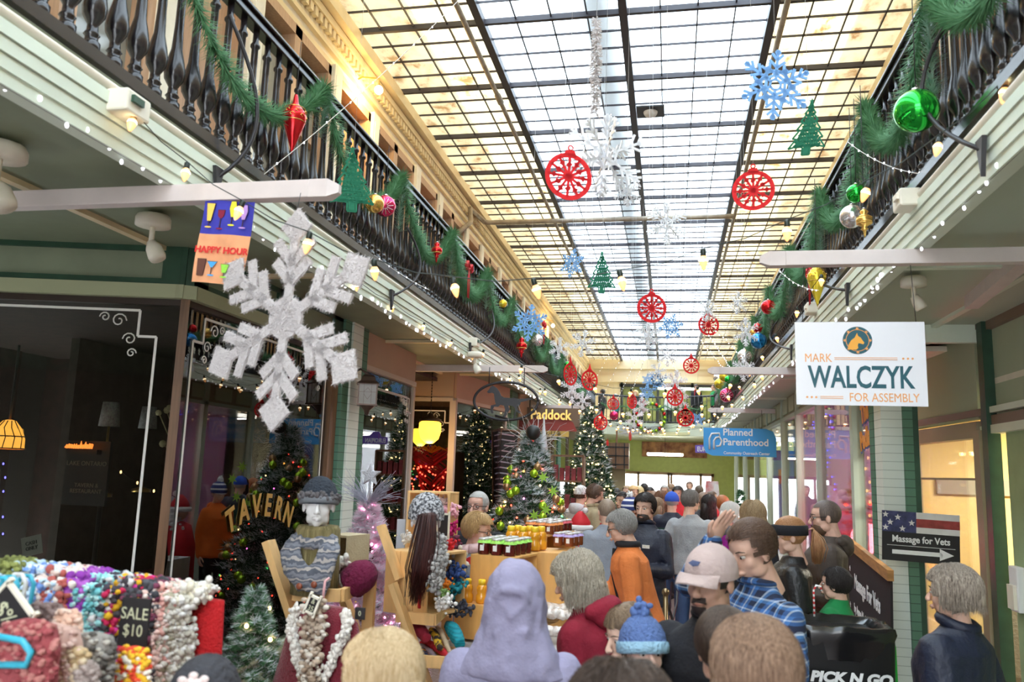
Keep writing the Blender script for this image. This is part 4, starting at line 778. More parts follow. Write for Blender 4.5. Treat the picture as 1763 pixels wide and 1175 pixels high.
fz.build('glitter_fuzz', fuz, t); MB().tube([(.01, 0, .46), (.0, .05, ZB-p.z-.04)], .002, 4).build('string', blk, t)
# ---------------------------------------------------------------- happy hour flag
p = atY(397, 338, 3.36); t = T('flag', 'small orange and blue HAPPY HOUR flag with painted drinks hanging from the near left beam', 'flag', (p.x, 3.36, ZB-.045), rot=(0, .07, .05))
FW, FH = .255, .40; orange = mat('orange flag cloth', (.86, .40, .20), .85, var=.08, vs_=12); flblue = mat('indigo flag cloth', (.05, .05, .42), .85, var=.1, vs_=10)
def cloth(x0_, x1_, z0_, z1_, y=0, n=10, amp=.006):
    b = MB(); vs = []; 
    for j in range(n+1):
        for i in range(n+1): x = x0_+(x1_-x0_)*i/n; z = z0_+(z1_-z0_)*j/n; vs.append((x, y+amp*sin(x*30+z*14), z))
    fs = [(j*(n+1)+i, j*(n+1)+i+1, (j+1)*(n+1)+i+1, (j+1)*(n+1)+i) for j in range(n) for i in range(n)]; return b.add(vs, fs, 0, True)
cloth(-FW/2, FW/2, -FH, -.165).build('orange_cloth', orange, t); cloth(-FW/2, FW/2, -.165, 0).build('blue_cloth', flblue, t)
text('HAPPY HOUR', .043, .002, 1.0, bold=.0012).xf(M_((0, -.011, -.245))).build('lettering', mat('flag red', (.75, .03, .03), .8), t)
drinks = [('beer_glass', -.085, -.02, (.95, .65, .12), 'flute'), ('wine_glass', -.028, -.03, (.25, .01, .05), 'wine'), ('lemon_cocktail', .028, -.01, (.92, .85, .05), 'flute2'), ('violet_cocktail', .085, -.02, (.55, .32, .75), 'wine2'), ('cola_glass', -.088, -.29, (.14, .05, .03), 'tumbler'), ('martini_glass', -.035, -.30, (.08, .42, .85), 'martini'), ('green_cocktail', .03, -.31, (.35, .8, .08), 'small'), ('red_cocktail', .085, -.29, (.8, .02, .04), 'tumbler')]
ol = mat('flag outline ink', (.05, .02, .03), .8)
for nm, x, z, c, k in drinks:
    m_ = mat('flag '+nm, c, .8); 
    if k == 'tumbler': pl = [(-.02, 0), (.02, 0), (.015, -.08), (-.015, -.08)]; base = None
    elif k == 'martini': pl = [(-.024, 0), (.024, 0), (.004, -.028), (-.004, -.028)]; base = (-.028, -.065)
    elif k == 'small': pl = [(-.019, 0), (.019, 0), (.010, -.04), (-.010, -.04)]; base = (-.04, -.06)
    elif k == 'wine': pl = [(-.017, -.02), (.017, -.02), (.014, -.05), (.004, -.06), (-.004, -.06), (-.014, -.05)]; base = (-.06, -.11)
    elif k == 'wine2': pl = [(-.012, 0), (.012, 0), (.017, -.03), (.008, -.07), (-.008, -.07), (-.017, -.03)]; base = (-.07, -.11)
    elif k == 'flute2': pl = [(-.012, .005), (.01, .005), (.017, -.03), (.006, -.07), (-.006, -.07), (-.017, -.03)]; base = (-.07, -.11)
    else: pl = [(-.02, 0), (.02, 0), (.009, -.085), (-.009, -.085)]; base = (-.085, -.115)
    b = MB(); b.poly([(x+a*1.12, z+c2*1.0+.002) for a, c2 in pl], .001, M_((0, -.0095, 0)), 1); b.poly([(x+a, z+c2) for a, c2 in pl], .001, M_((0, -.0105, 0)), 0)
    if base: b.poly([(x-.002, z+base[0]), (x+.002, z+base[0]), (x+.002, z+base[1]), (x-.002, z+base[1])], .001, M_((0, -.0105, 0)), 1); b.poly([(x+.017*cos(i*pi/6), z+base[1]+.004*sin(i*pi/6)) for i in range(12)], .001, M_((0, -.0107, 0)), 0)
    b.build(nm, [m_, ol], t)
# ---------------------------------------------------------------- signs
p = atY(1478, 555, 4.78); t = T('campaign_sign', 'white hanging MARK WALCZYK FOR ASSEMBLY sign under the right beam', 'sign', p, rot=(0, .0, .0)); SW, SH = .685, .47; navyt = mat('dark teal print', (.015, .10, .13), .5); orp = mat('orange print', (.85, .38, .12), .5)
MB().box((0, 0, -SH/2), (SW, .008, SH)).build('board', mat('white sign board', (.86, .86, .90), .4), t)
circ = lambda cx, cz, r, n=32: [(cx+r*cos(i/n*2*pi), cz+r*sin(i/n*2*pi)) for i in range(n)]
FR = M_((0, -.005, 0))
MB().poly(circ(-.01, -.105, .078), .002, FR).build('emblem_disc', navyt, t); b = MB(); ringp(b, .061, .0035, .002, n=32, cx=-.01, cz=-.105); b.xf(M_((0, -.0065, 0)))
for k in range(8): a = k*pi/4; b.poly([(-.01+.067*cos(a)+.010*sin(i*pi/5)*(1 if i % 2 else .5), -.105+.067*sin(a)+.010*cos(i*pi/5)*(1 if i % 2 else .5)) for i in range(10)], .002, M_((0, -.007, 0)))
b.build('emblem_ring', orp, t); hh = [(-.045, -.055), (-.045, -.03), (-.030, -.005), (-.012, .010), (-.008, .018), (.0, .035), (.006, .018), (.018, .010), (.026, -.004), (.036, -.018), (.030, -.026), (.018, -.022), (.006, -.020), (.002, -.032), (.004, -.046), (-.005, -.055)]
MB().poly([(x*1.05-.012, z*1.05-.10) for x, z in hh], .002, M_((0, -.008, 0))).build('horse_head', mat('orange emblem print', (.90, .42, .05), .5), t)
text('WALCZYK', .172, .002, .665, bold=.0035).xf(M_((0, -.005, -.318))).build('name_lettering', navyt, t); text('MARK', .068, .002, .80, align='LEFT').xf(M_((-.295, -.005, -.207))).build('first_name_lettering', orp, t); text('FOR ASSEMBLY', .068, .002, .80, align='RIGHT').xf(M_((.300, -.005, -.427))).build('office_lettering', orp, t)
b = MB()
for z in (-.203, -.213): b.box((.030, -.005, z), (.33, .002, .003))
for z in (-.422, -.432): b.box((-.155, -.005, z), (.12, .002, .003))
for k in range(3): b.poly(circ(.225+.024*k, -.207, .006, 10), .002, FR); b.poly(circ(-.285+.024*k, -.427, .006, 10), .002, FR)
b.build('rules_and_dots', orp, t); b = MB()
for x in (-.30, .30): b.tube([(x, 0, 0), (x*.95, 0, ZB-p.z-.045)], .0018, 4)
b.build('hanging_wires', blk, t)
p = atY(1273, 738, 15.6); t = T('clinic_sign', 'blue Planned Parenthood Community Outreach Center sign hanging on the right', 'sign', p); bs_ = mat('bright blue sign', (.05, .35, .80), .5); s = 15.6/1400; w_, h_ = 116*s, 46*s
MB().poly([(-w_/2, 0), (w_/2-.18, 0), (w_/2-.05, -.05), (w_/2, -.17), (w_/2, -h_), (-w_/2+.16, -h_), (-w_/2+.04, -h_+.05), (-w_/2, -h_+.17)], .03).build('board', bs_, t)
text('Planned\nParenthood', .18, .003, .95, align='LEFT', bold=.003).xf(M_((-.30, -.018, -.17))).build('name_lettering', white, t); text('Community Outreach Center', .075, .003, .9, bold=.001).xf(M_((.12, -.018, -h_+.055))).build('small_lettering', white, t)
b = MB(); b.tube([(-.54, -.02, -.40), (-.54, -.02, -.20), (-.50, -.02, -.11), (-.36, -.02, -.10), (-.36, -.02, -.16)], .018, 4); b.tube([(-.46, -.02, -.40), (-.46, -.02, -.24), (-.42, -.02, -.18), (-.36, -.02, -.17), (-.32, -.02, -.24), (-.35, -.02, -.33), (-.42, -.02, -.34)], .018, 4); b.build('emblem', white, t)
b = MB(); b.tube([(-.4, 0, 0), (-.4, 0, ZB-p.z)], .004, 4); b.tube([(.4, 0, 0), (.4, 0, ZB-p.z)], .004, 4); b.build('hanging_wires', blk, t)
p = atY(1222, 773, 19); t = T('purple_sign', 'small purple EUROPEAN sign behind the blue clinic sign', 'sign', p); MB().poly([(-.32, -.1), (.4, -.1), (.4, .1), (.15, .1), (.05, .2), (-.1, .2), (-.15, .08), (-.32, .07)], .03).build('board', mat('purple sign', (.17, .10, .50), .5), t); text('EUROPEAN', .15, .003, .7, align='LEFT', bold=.002).xf(M_((-.28, -.02, -.02))).build('lettering', white, t); MB().tube([(0, 0, .2), (0, 0, 3.36-p.z), (.6, 0, 3.36-p.z)], .006, 4).build('hanging_rod', blk, t)
# massage sign (flag board on the pier)
def star(cx, cz, r): return [(cx+(r if i % 2 == 0 else r*.42)*sin(i*pi/5), cz+(r if i % 2 == 0 else r*.42)*cos(i*pi/5)) for i in range(10)]
flagbl = mat('faded flag navy', (.045, .05, .13), .7, var=.3, vs_=20); flagr = mat('faded flag red', (.33, .05, .045), .7, var=.25, vs_=15); flagw = mat('off white print', (.72, .70, .68), .7, var=.08); chalkb = mat('black sign board', (.016, .014, .016), .6)
p = atY(1585, 926, 7.7); t = T('massage_sign', 'black Massage for Vets arrow sign with flag print on the painted brick pier', 'sign', p, rot=(0, .035, .05)); s = 7.7/1400; w_, h_ = 114*s, 76*s
MB().box((0, 0, 0), (w_, .012, h_)).build('board', chalkb, t)
MB().box((-w_*.28, -.008, h_*.29), (w_*.44, .004, h_*.42)).build('star_field', flagbl, t); b = MB(); b.box((w_*.22, -.008, h_*.29), (w_*.56, .003, h_*.42)); b.build('white_stripe', flagw, t); MB().box((w_*.22, -.010, h_*.285), (w_*.56, .003, h_*.17)).build('red_stripe', flagr, t)
b = MB()
for cx, cz in ((-.46, .47), (-.3, .42), (-.40, .30), (-.12, .31), (-.24, .17), (-.46, .18)): b.poly(star(cx*w_, cz*h_*.9, .028), .003, M_((0, -.012, 0)))
b.build('stars', flagw, t); text('Massage for Vets', .078, .002, .88, bold=.002).xf(M_((0, -.008, -h_*.06))).build('lettering', white, t); b = MB(); b.box((0, -.008, -h_*.19), (w_*.88, .002, .004)); b.box((-.03, -.008, -h_*.32), (w_*.65, .002, .035)); b.poly([(w_*.24, -h_*.32-.05), (w_*.42, -h_*.32), (w_*.24, -h_*.32+.05)], .002, M_((0, -.008, 0))); b.build('arrow', white, t); MB().box((-w_*.3, .04, 0), (.05, .08, .05)).build('bracket', wood_d, t)
# leaning sandwich board
p0 = atX(1523, 965, 1.80); p1 = atX(1450, 945, 1.80)
yc = (p0.y+p1.y)/2; ln = abs(p1.y-p0.y); t = T('sandwich_board', 'wood framed black Massage For Vets board leaning at the right shopfront', 'sign board', (1.82, yc, 0), rot=(0, .09, -pi/2)); hgt = (p0.z+p1.z)/2
MB().box((0, 0, hgt/2), (ln, .02, hgt)).build('board', chalkb, t); b = MB(); b.box((0, -.01, hgt), (ln+.04, .05, .09)); b.box((-ln/2, -.01, hgt/2), (.07, .05, hgt)); b.build('wooden_frame', mat('orange brown timber', (.45, .22, .07), .5, var=.2, vs_=6, stretch=(1, 1, 5)), t)
b = MB(); b.join(text('Massage For Vets', .20, .003, .72, bold=.005), M_((.05, -.015, hgt-.34))); b.join(text('by Anne-Marie Nandzik, LMT', .12, .003, .74, bold=.002), M_((.05, -.015, hgt-.60))); b.join(text('10 Sessions by Appointment Times', .075, .003, .75), M_((.1, -.015, hgt-.84))); b.box((.05, -.015, hgt-.71), (1.1, .003, .008)); b.build('lettering', white, t)
b = MB()
for k in range(14): b.poly(star(-ln/2+.10+.13*(k % 2), hgt-.16-.09*k, .03), .003, M_((0, -.015, 0)))
b.build('stars', flagw, t)
# ---------------------------------------------------------------- C9 string lights
sock = mat('dark socket', (.01, .02, .015), .4); bulbm = mat('warm filament bulb', (1, .7, .35), .3, emit=(1, .42, .12), es=.9); bulbc = mat('hot bulb core', (1, .9, .6), .3, emit=(1, .85, .55), es=9)
bme = MB().lathe([(.002, -.052), (.008, -.045), (.016, -.025), (.020, -.008), (.018, .006), (.011, .016)], 10).mesh('bulb', bulbm); sme = MB().lathe([(.011, .014), (.013, .02), (.013, .045), (.006, .05)], 8).mesh('socket', sock)
cme = MB().ball((0, 0, -.006), .0205, 10, sc=(1, 1, 1.0)).mesh('bright_centre', bulbc)
def c9(label, pts, sizes=1., wire=True):
    t = T('bulb_string', label, 'string lights', (0, 0, 0)); w = []
    rn = random.Random(int(pts[0][0]*100)+int(pts[0][1]*100))
    for i, p in enumerate(pts):
        p = Vector(p); s = Matrix.Scale(sizes, 4); rt = (rn.uniform(-.35, .35), rn.uniform(-.35, .35), 0)
        for nm, me in (('socket', sme), ('bulb', bme)):
            o = bpy.data.objects.new(nm, me); COL.objects.link(o); o.parent = t; o.location = p; o.rotation_euler = rt; o.scale = (sizes,)*3
            if nm == 'bulb': q = bpy.data.objects.new('bright_centre', cme); COL.objects.link(q); q.parent = o
        w.append(p+Vector((0, 0, .05*sizes)))
        if i < len(pts)-1: m_ = (p+Vector(pts[i+1]))/2; w.append(m_+Vector((0, 0, .03*sizes)))
    MB().tube(w, .0028, 4).build('wire', sock, t)
big = [(228, 210, 2.9), (320, 296, 3.2), (412, 362, 3.2), (530, 418, 3.2), (645, 465, 3.5), (783, 495, 3.6), (923, 497, 3.6), (1070, 483, 3.6), (1211, 447, 3.6), (1355, 397, 3.7), (1491, 330, 3.75), (1615, 252, 3.7), (1729, 158, 3.4)]
c9('nearest string of big warm bulbs sagging across the arcade in front of the giant snowflake', [atY(*b) for b in big], 1.0)
def cross(Ya, Yb, za, zb, sag, n): return [(XL+.12+(XR-XL-.24)*i/(n-1), Ya+(Yb-Ya)*i/(n-1)+.0, za+(zb-za)*i/(n-1)-sag*(1-(2*i/(n-1)-1)**2)) for i in range(n)]
labs = ['second string of warm bulbs across the arcade', 'string of warm bulbs crossing just before the left horse sign beam', 'string of warm bulbs crossing behind the horse sign', 'string of warm bulbs crossing near the blue clinic sign', 'string of warm bulbs crossing over the far crowd', 'string of warm bulbs nearest the end balcony', 'low string of warm bulbs before the end balcony']
for i, (ya, yb, z, sg, n) in enumerate([(9.5, 11.5, 3.42, .35, 9), (12, 12.5, 3.42, .5, 10), (14, 14.5, 3.42, .5, 11), (16.5, 17, 3.5, .55, 11), (19, 19.5, 3.5, .45, 11), (21.5, 22, 3.6, .4, 11), (24, 24.5, 3.5, .25, 11)]): c9(labs[i], cross(ya, yb, z, z, sg, n), 1.15)
c9('warm bulbs running along the left mint fascia', [(XL+.05, y, 3.36-.0*(k % 2)) for k, y in enumerate([5.6, 6.4, 7.3, 8.3, 9.3, 10.4, 11.6, 12.9])], .85); c9('warm bulbs running along the right mint fascia', [(XR-.25, y, 3.5) for y in (6.2, 7.4, 8.8, 10.2, 11.8, 13.6)], .95)
# mini lights on the fascias
for sd, X, lab in ((-1, XL+.02, 'left'), (1, XR-.02, 'right')):
    for j, (ya, yb, n) in enumerate([(2.0, 5.0, 22), (5.0, 9.0, 34), (9.0, 15.0, 40), (15., 22, 40)]):
        fairy(f'small white fairy lights under the {lab} fascia, '+['nearest run', 'second run', 'third run', 'farthest run'][j], [(X-sd*.0+sd*.02, ya, 3.335), (X+sd*.02, yb, 3.335)], n, cool_l, .0085 if j == 0 else .012, jit=.03)
# white icicle strings hanging down from skylight
for i, (a, b_, Ya, Yb) in enumerate([((1060, 590), (1000, 700), 15, 22), ((1085, 585), (1010, 740), 14, 20), ((1105, 600), (1062, 690), 15, 22), ((1118, 600), (1085, 680), 14, 20), ((1185, 560), (1250, 640), 9, 14), ((1218, 575), (1262, 640), 8, 12), ((1225, 560), (1300, 640), 8, 12), ((1145, 610), (1180, 660), 13, 20), ((1400, 60), (1420, 300), 5, 6)]):
    if i == 8: continue
    fairy('white wired fairy lights slanting from the skylight, '+['beside the left red drops', 'over the gold lit tree', 'at the left of the end balcony', 'near the end balcony people', 'at the second right beam tip', 'by the silver patterned ball', 'right behind the second right beam', 'before the middle of the end balcony'][i], [atY(*a, Ya), atY(*b_, Yb)], 18, cool_l, .006, jit=.01, wire=MATS['white window paint'])
for i, (a, b_, Ya, Yb) in enumerate([((790, 0), (455, 300), 5, 3.9), ((600, 400), (740, 500), 6, 6.2), ((1460, 245), (1590, 300), 5, 4.5), ((1340, 465), (1410, 500), 6.5, 6.3)]):
    fairy(['white wired fairy lights from the skylight down to the near left beam', 'white wired fairy lights slung from the left garland', 'white wired fairy lights slung below the big green ball', 'white wired fairy lights left of the candidate sign'][i], [atY(*a, Ya), atY(*b_, Yb)], 9, cool_l, .005, jit=.005, wire=MATS['white window paint'], sag=.04)
# curved iron lamp arms on railings
for i, (x0_, y0_, x1_, y1_, x2_, y2_, X) in enumerate([(395, 25, 440, 240, 375, 305, XL+.05), (700, 390, 720, 480, 675, 510, XL+.05), (845, 530, 840, 580, 810, 598, XL+.05), (1650, 0, 1590, 200, 1690, 258, XR-.05), (1400, 400, 1410, 495, 1458, 500, XR-.05), (1345, 545, 1330, 590, 1362, 602, XR-.05)]):
    a, b_, c = atX(x0_, y0_, X), atX(x1_, y1_, X), atX(x2_, y2_, X); t = T('iron_arm', ['thin black curved rod beside the red finial ornament', 'thin black curved rod left of the gold ball', 'thin black curved rod above the second left beam', 'thin black curved rod by the big green ball', 'thin black curved rod above the candidate sign', 'thin black curved rod near the blue ball'][i], 'iron bracket', a); o3 = -1 if X > 0 else 1
    pts = []
    for k in range(13): u = k/12; q = a.lerp(b_, min(1, u*1.6)) if u < .625 else b_.lerp(c, (u-.625)/.375); q = a*(1-u)**2+b_*2*u*(1-u)+c*u*u; q.x += o3*.10*sin(pi*u); pts.append(q-a)
    MB().tube(pts, .011, 6).build('curved_rod', iron, t); MB().poly([(-.04, .05), (.04, .05), (0, -.12)], .02, M_(c-a) @ Matrix.Rotation(pi/2, 4, 'Z')).build('wall_plate', iron, t)
# lamps on upper cornice and soffit lamps
for i, (px, py) in enumerate([(652, 155), (952, 561)]):
    p = atX(px, py, WLX+.28); t = T('cornice_lamp', ['bare glowing bulb lighting the cream cornice at upper left', 'bare glowing bulb on the cream cornice, far along'][i], 'lamp', p); MB().ball((0, 0, 0), .05, 12).build('bulb', mat('cornice bulb glow', (1, .9, .6), .3, emit=(1, .75, .35), es=22), t); MB().tube([(0, 0, .04), (0, 0, .14), (-.2, -.02, .16), (-.33, -.02, .1)], .01, 5).build('lamp_arm', brass, t)
    l = bpy.data.lights.new('lamp', 'POINT'); l.energy = 26; l.color = (1, .68, .28); l.shadow_soft_size = .05; lo = bpy.data.objects.new('lamp_light', l); COL.objects.link(lo); lo.parent = t; lo.location = (0, 0, -.07)
def spot(px, py, s, label, Z=3.38):
    p = atZ(px, py, Z); t = T('soffit_spotlight', label, 'spotlight', p); MB().lathe([(.09*s, 0), (.10*s, -.02), (.10*s, -.06), (.04*s, -.065)], 16).build('ceiling_plate', creamw, t); MB().tube([(0, 0, -.06), (0, 0, -.14*s-.04)], .015, 6).build('stem', creamw, t)
    MB().lathe([(.025, 0), (.045*s, -.04), (.05*s, -.10*s), (.045*s, -.12*s)], 14, c=(0, 0, -.16*s), M=Matrix.Rotation(-.5, 3, 'Y')).build('lamp_head', creamw, t)
spot(2, 250, 1.1, 'cream soffit spotlight at the left edge above the near beam'); spot(265, 372, .95, 'cream soffit spotlight left of the happy hour flag'); spot(1572, 478, .8, 'small shaded soffit lamp above the candidate sign'); spot(818, 607, .9, 'small dark soffit lamp by the second left beam')
# ---------------------------------------------------------------- trees
snow = mat('flocked snow', (.80, .84, .88), .8); dgn = mat('dark tree needles', (.02, .075, .035), .7, col2=(.06, .15, .08), vs_=20); bark = mat('bark', (.10, .06, .04), .9)
def tree_mesh(h, r, nb, nn, nl, w, snowf, seed, droop=.25, z0=.12, top=.02):
    g = MB(); sn = MB(); rn = random.Random(seed)
    for i in range(nb):
        u = (i/nb)**1.15; z = z0*h+(1-z0)*h*u*(1-top); L = r*(1-u)**.85*rn.uniform(.72, 1.08)+.03*r; a = i*2.39996+rn.uniform(-.3, .3)
        p0 = Vector((0, 0, z)); p1 = Vector((L*cos(a), L*sin(a), z-droop*L+rn.uniform(-.02, .02)*h)); d = p1-p0; seg = d.normalized(); side = seg.cross(Vector((0, 0, 1))).normalized()
        for k in range(nn):
            t_ = rn.uniform(.25, 1)**.7; p = p0+d*t_+side*rn.gauss(0, .18)*L*(1.05-t_)*.9; v = (seg*rn.uniform(.2, 1)+side*rn.gauss(0, .8)+Vector((0, 0, rn.gauss(.15, .45)))).normalized(); e = p+v*nl*rn.uniform(.6, 1.2); s_ = v.cross(Vector((rn.random(), rn.random(), .3))).normalized()*w
            (sn if (v.z > -.25 and rn.random() < snowf*(.4+.9*t_)) else g).add([p-s_, p+s_, e], [(0, 1, 2)])
    return g, sn
def lights_on(t, h, r, n, mats_, rad, seed, z0=.12, rr=.93, name='bulb'):
    rn = random.Random(seed); mes = [MB().ball((0, 0, 0), rad, 6).mesh('bulb', m) for m in mats_]; rest = MB()
    for i in range(n):
        u = rn.random()**1.4; a = rn.uniform(0, 2*pi); q = r*(1-u)**.85*rr*rn.uniform(.8, 1.02)+.02; p = (q*cos(a), q*sin(a), z0*h+(1-z0)*h*u-.2*q)
        if i < 100: o = bpy.data.objects.new(name, rn.choice(mes)); COL.objects.link(o); o.parent = t; o.location = p
        else: rest.ball(p, rad, 6)
    if n > 100: o = rest.build(name, mats_[0], t); o['kind'] = 'stuff'
def baubles_on(base, h, r, n, kinds, seed, grp, z0=.12):
    rn = random.Random(seed); protos = {}
    for i in range(n):
        m, rad, lab = kinds[i % len(kinds)]
        u = .06+.8*(i/n); a = -pi/2+rn.uniform(-1.35, 1.35); q = r*(1-u)**.85*1.0+.02; p = Vector(base)+Vector((q*cos(a), q*sin(a), z0*h+(1-z0)*h*u-.25*q))
        if lab not in protos:
            t = T('bauble', lab, 'ornament', p, group=grp+', '+lab.split(' bauble')[0]); MB().ball((0, 0, 0), rad, 14).build('ball', m, t); MB().lathe([(rad*.2, rad*.95), (rad*.2, rad*1.12), (rad*.05, rad*1.3)], 8).build('cap', goldm, t); protos[lab] = t
        else: dup(protos[lab], p)
p = atY(917, 745, 9.4); th = p.z; t = T('christmas_tree', 'big flocked christmas tree with coloured lights and lime and bronze baubles', 'christmas tree', (p.x, 9.4, 0)); g, sn = tree_mesh(th, .92, 380, 200, .10, .0065, .45, 1); g.build('branches', dgn, t); sn.build('snow_flocking', snow, t); MB().tube([(0, 0, 0), (0, 0, th*.95)], [.05, .01], 8).build('trunk', bark, t)
lights_on(t, th, .93, 200, [red_l, orange_l, green_l, pink_l, warm, red_l], .011, 2)
limeb = mat('lime metallic', (.38, .62, .03), .2, .6); bronze = mat('bronze metallic', (.48, .28, .14), .3, .7)
baubles_on((p.x, 9.4, 0), th, .95, 50, [(limeb, .05, 'lime green bauble hanging on the big flocked coloured-light christmas tree'), (bronze, .045, 'bronze bauble hanging on the big flocked coloured-light christmas tree'), (limeb, .05, 'lime green bauble hanging on the big flocked coloured-light christmas tree')], 5, 'baubles on the big flocked tree')
lf = mat('lime leaf glitter', (.35, .62, .05), .5)
for i, (px, py) in enumerate([(935, 822), (952, 846), (940, 878), (920, 888)]):
    q = atY(px, py, 8.75); t2 = T('leaf_ornament', ['lime glitter leaf spray highest on the big flocked tree', 'lime glitter leaf spray on the right of the big flocked tree', 'lime glitter leaf spray hanging low on the big flocked tree', 'lowest lime glitter leaf spray on the big flocked tree'][i], 'ornament', q); b = MB()
    for k in range(7): a = k*.9; b.poly([(.0, 0), (.02*cos(a)-.012*sin(a), .02*sin(a)+.012*cos(a)), (.07*cos(a), .07*sin(a)), (.02*cos(a)+.012*sin(a), .02*sin(a)-.012*cos(a))], .004)
    b.build('leaves', lf, t2)
q = Vector((p.x+.13, 9.4, th-.16)); t = T('tree_topper', 'silver glitter cone standing on top of the big flocked tree', 'tree topper', q); MB().lathe([(.001, .38), (.02, .2), (.05, .0), (.06, -.08), (.001, -.09)], 14).build('cone', mat('silver glitter', (.6, .62, .66), .35, .6, bump=.5, bs=200), t)
q = atY(918, 745, 9.2); t = T('bauble', 'black ball among the twigs atop the big flocked tree', 'ornament', q); MB().ball((0, 0, 0), .085, 14).build('ball', blk, t)
tw = mat('silver twig', (.55, .52, .50), .5, .3); t = T('twig_spray', 'spray of curly pale twigs around the top of the big flocked tree', 'twigs', (p.x, 9.4, th-.15)); b = MB(); rn = random.Random(8)
for k in range(70):
    a = rn.uniform(0, 6.28); el = rn.uniform(-.1, .9); L = rn.uniform(.25, .55); pts = [Vector((0, 0, 0))]; d = Vector((cos(a)*cos(el), sin(a)*cos(el)*.5, sin(el)))
    for j in range(6): d = (d+Vector((rn.gauss(0, .35), rn.gauss(0, .2), rn.gauss(0, .35)))).normalized(); pts.append(pts[-1]+d*L/6)
    b.tube(pts, [.005, .004, .004, .003, .003, .002, .001], 3)
b.build('twigs', tw, t)
p = atY(1018, 700, 14.5); th = p.z; t = T('christmas_tree', 'tall tree covered in golden lights near the end of the arcade', 'christmas tree', (p.x, 14.5, 0)); g, sn = tree_mesh(th, .80, 230, 150, .14, .010, .3, 11); g.build('branches', dgn, t); sn.build('snow_flocking', snow, t); MB().tube([(0, 0, 0), (0, 0, th*.95)], [.05, .01], 8).build('trunk', bark, t)
goldl = mat('golden bulb glow', (1, .8, .4), .4, emit=(1, .72, .32), es=4); lights_on(t, th, .84, 420, [goldl], .013, 3)
# small green tree by the right shops
p = atY(1275, 842, 15.5); t = T('christmas_tree', 'small thin green tree standing before the right shop doors', 'christmas tree', (p.x, 15.5, 0)); th = p.z+.02; g, sn = tree_mesh(th-.8, .22, 70, 60, .07, .005, .03, 21); MB().lathe([(.13, 0), (.16, .8), (.02, .82)], 12).build('pot', redm2, t)
for mb_ in (g, sn): mb_.xf(M_((0, 0, .8)))
g.build('branches', gn, t); sn.build('tips', gn, t)
# front snowy tree
p = atY(441, 1008, 3.5); t = T('christmas_tree', 'small snow flocked green tree in front of the tavern window', 'christmas tree', (p.x, 3.5, 0)); th = p.z; g, sn = tree_mesh(th-.6, .34, 150, 260, .042, .0024, .42, 31, z0=.03); MB().lathe([(.14, 0), (.17, .6), (.02, .62)], 14).build('pot', wood_d, t)
for mb_ in (g, sn): mb_.xf(M_((0, 0, .6)))
g.build('branches', gn, t); sn.build('snow_flocking', snow, t); lights_on(t, th, .3, 8, [warm], .010, 5, z0=.55)
# pink tree
pinkn = mat('pale pink needles', (.92, .60, .76), .6, col2=(.92, .80, .88), vs_=8); p = atY(636, 858, 5.5); t = T('christmas_tree', 'white and pink christmas tree with a silver star, between the two wooden stands', 'christmas tree', (p.x, 5.5, 0)); th = p.z; g, sn = tree_mesh(th, .54, 260, 260, .065, .0042, .3, 41, droop=.05); g.build('branches', pinkn, t); sn.build('white_tips', snow, t); MB().tube([(0, 0, 0), (0, 0, th*.95)], [.03, .01], 8).build('trunk', bark, t)
pl2 = mat('soft pink bulb glow', (1, .4, .7), .4, emit=(1, .34, .60), es=4); lights_on(t, th, .50, 150, [pl2], .011, 6)
baubles_on((p.x, 5.5, 0), th, .46, 12, [(mat('pink pearl', (.72, .34, .45), .2, .4), .038, 'pink pearl bauble hanging on the white and pink tree')], 9, 'baubles on the pink tree')
silg = mat('silver glitter star', (.62, .62, .68), .35, .5, bump=.6, bs=120); q = atY(638, 818, 5.45); t = T('tree_star', 'silver glitter star on top of the pink tree', 'star', q); MB().poly(star(0, 0, .083), .035).build('star', silg, t, bevel=.006); MB().tube([(0, 0, -.03), (0, 0, th-q.z-.02)], .008, 6).build('stem', silg, t)
t = T('twig_spray', 'silver wired twig sprays fanning out at the top of the pink tree', 'twigs', (p.x, 5.48, th-.03)); b = MB(); rn = random.Random(18)
for k in range(110):
    sd = -1 if k % 2 else 1; d = Vector((sd*rn.uniform(.25, .9), rn.gauss(0, .25), rn.uniform(.5, 1.0))).normalized(); pts = [Vector((0, 0, -.02))]; L = rn.uniform(.14, .32)
    for j in range(6): d = (d+Vector((sd*.06+rn.gauss(0, .16), rn.gauss(0, .1), rn.gauss(-.03, .12)))).normalized(); pts.append(pts[-1]+d*L/6)
    b.tube(pts, [.003, .003, .002, .002, .002, .001, .001], 3)
b.build('twigs', mat('silver lilac twig', (.45, .45, .55), .4, .4), t)
# lights tree seen inside the beige shop
p = atX(665, 770, -3.9); t = T('christmas_tree', 'dark green tree with coloured lights behind the beige shop window', 'christmas tree', (p.x-.15, p.y-.6, 0)); g, sn = tree_mesh(2.55, .6, 110, 90, .08, .005, .1, 51); g.build('branches', dgn, t); sn.build('snow_flocking', snow, t); lights_on(t, 2.55, .62, 90, [red_l, green_l, blue_l, orange_l], .011, 7)
t = T('christmas_tree', 'red lit white tree inside the mauve right shop window', 'christmas tree', (2.65, 12.6, 0)); g, sn = tree_mesh(2.3, .6, 110, 90, .08, .005, .3, 61); g.build('branches', mat('rose tree needles', (.62, .30, .35), .6), t); sn.build('white_tips', snow, t); lights_on(t, 2.3, .6, 26, [red_l], .028, 8)
l = bpy.data.lights.new('lamp', 'POINT'); l.energy = 60; l.color = (1, .12, .14); l.shadow_soft_size = .2; lo = bpy.data.objects.new('lamp_light', l); COL.objects.link(lo); lo.parent = t; lo.location = (-.1, -.8, 1.3)
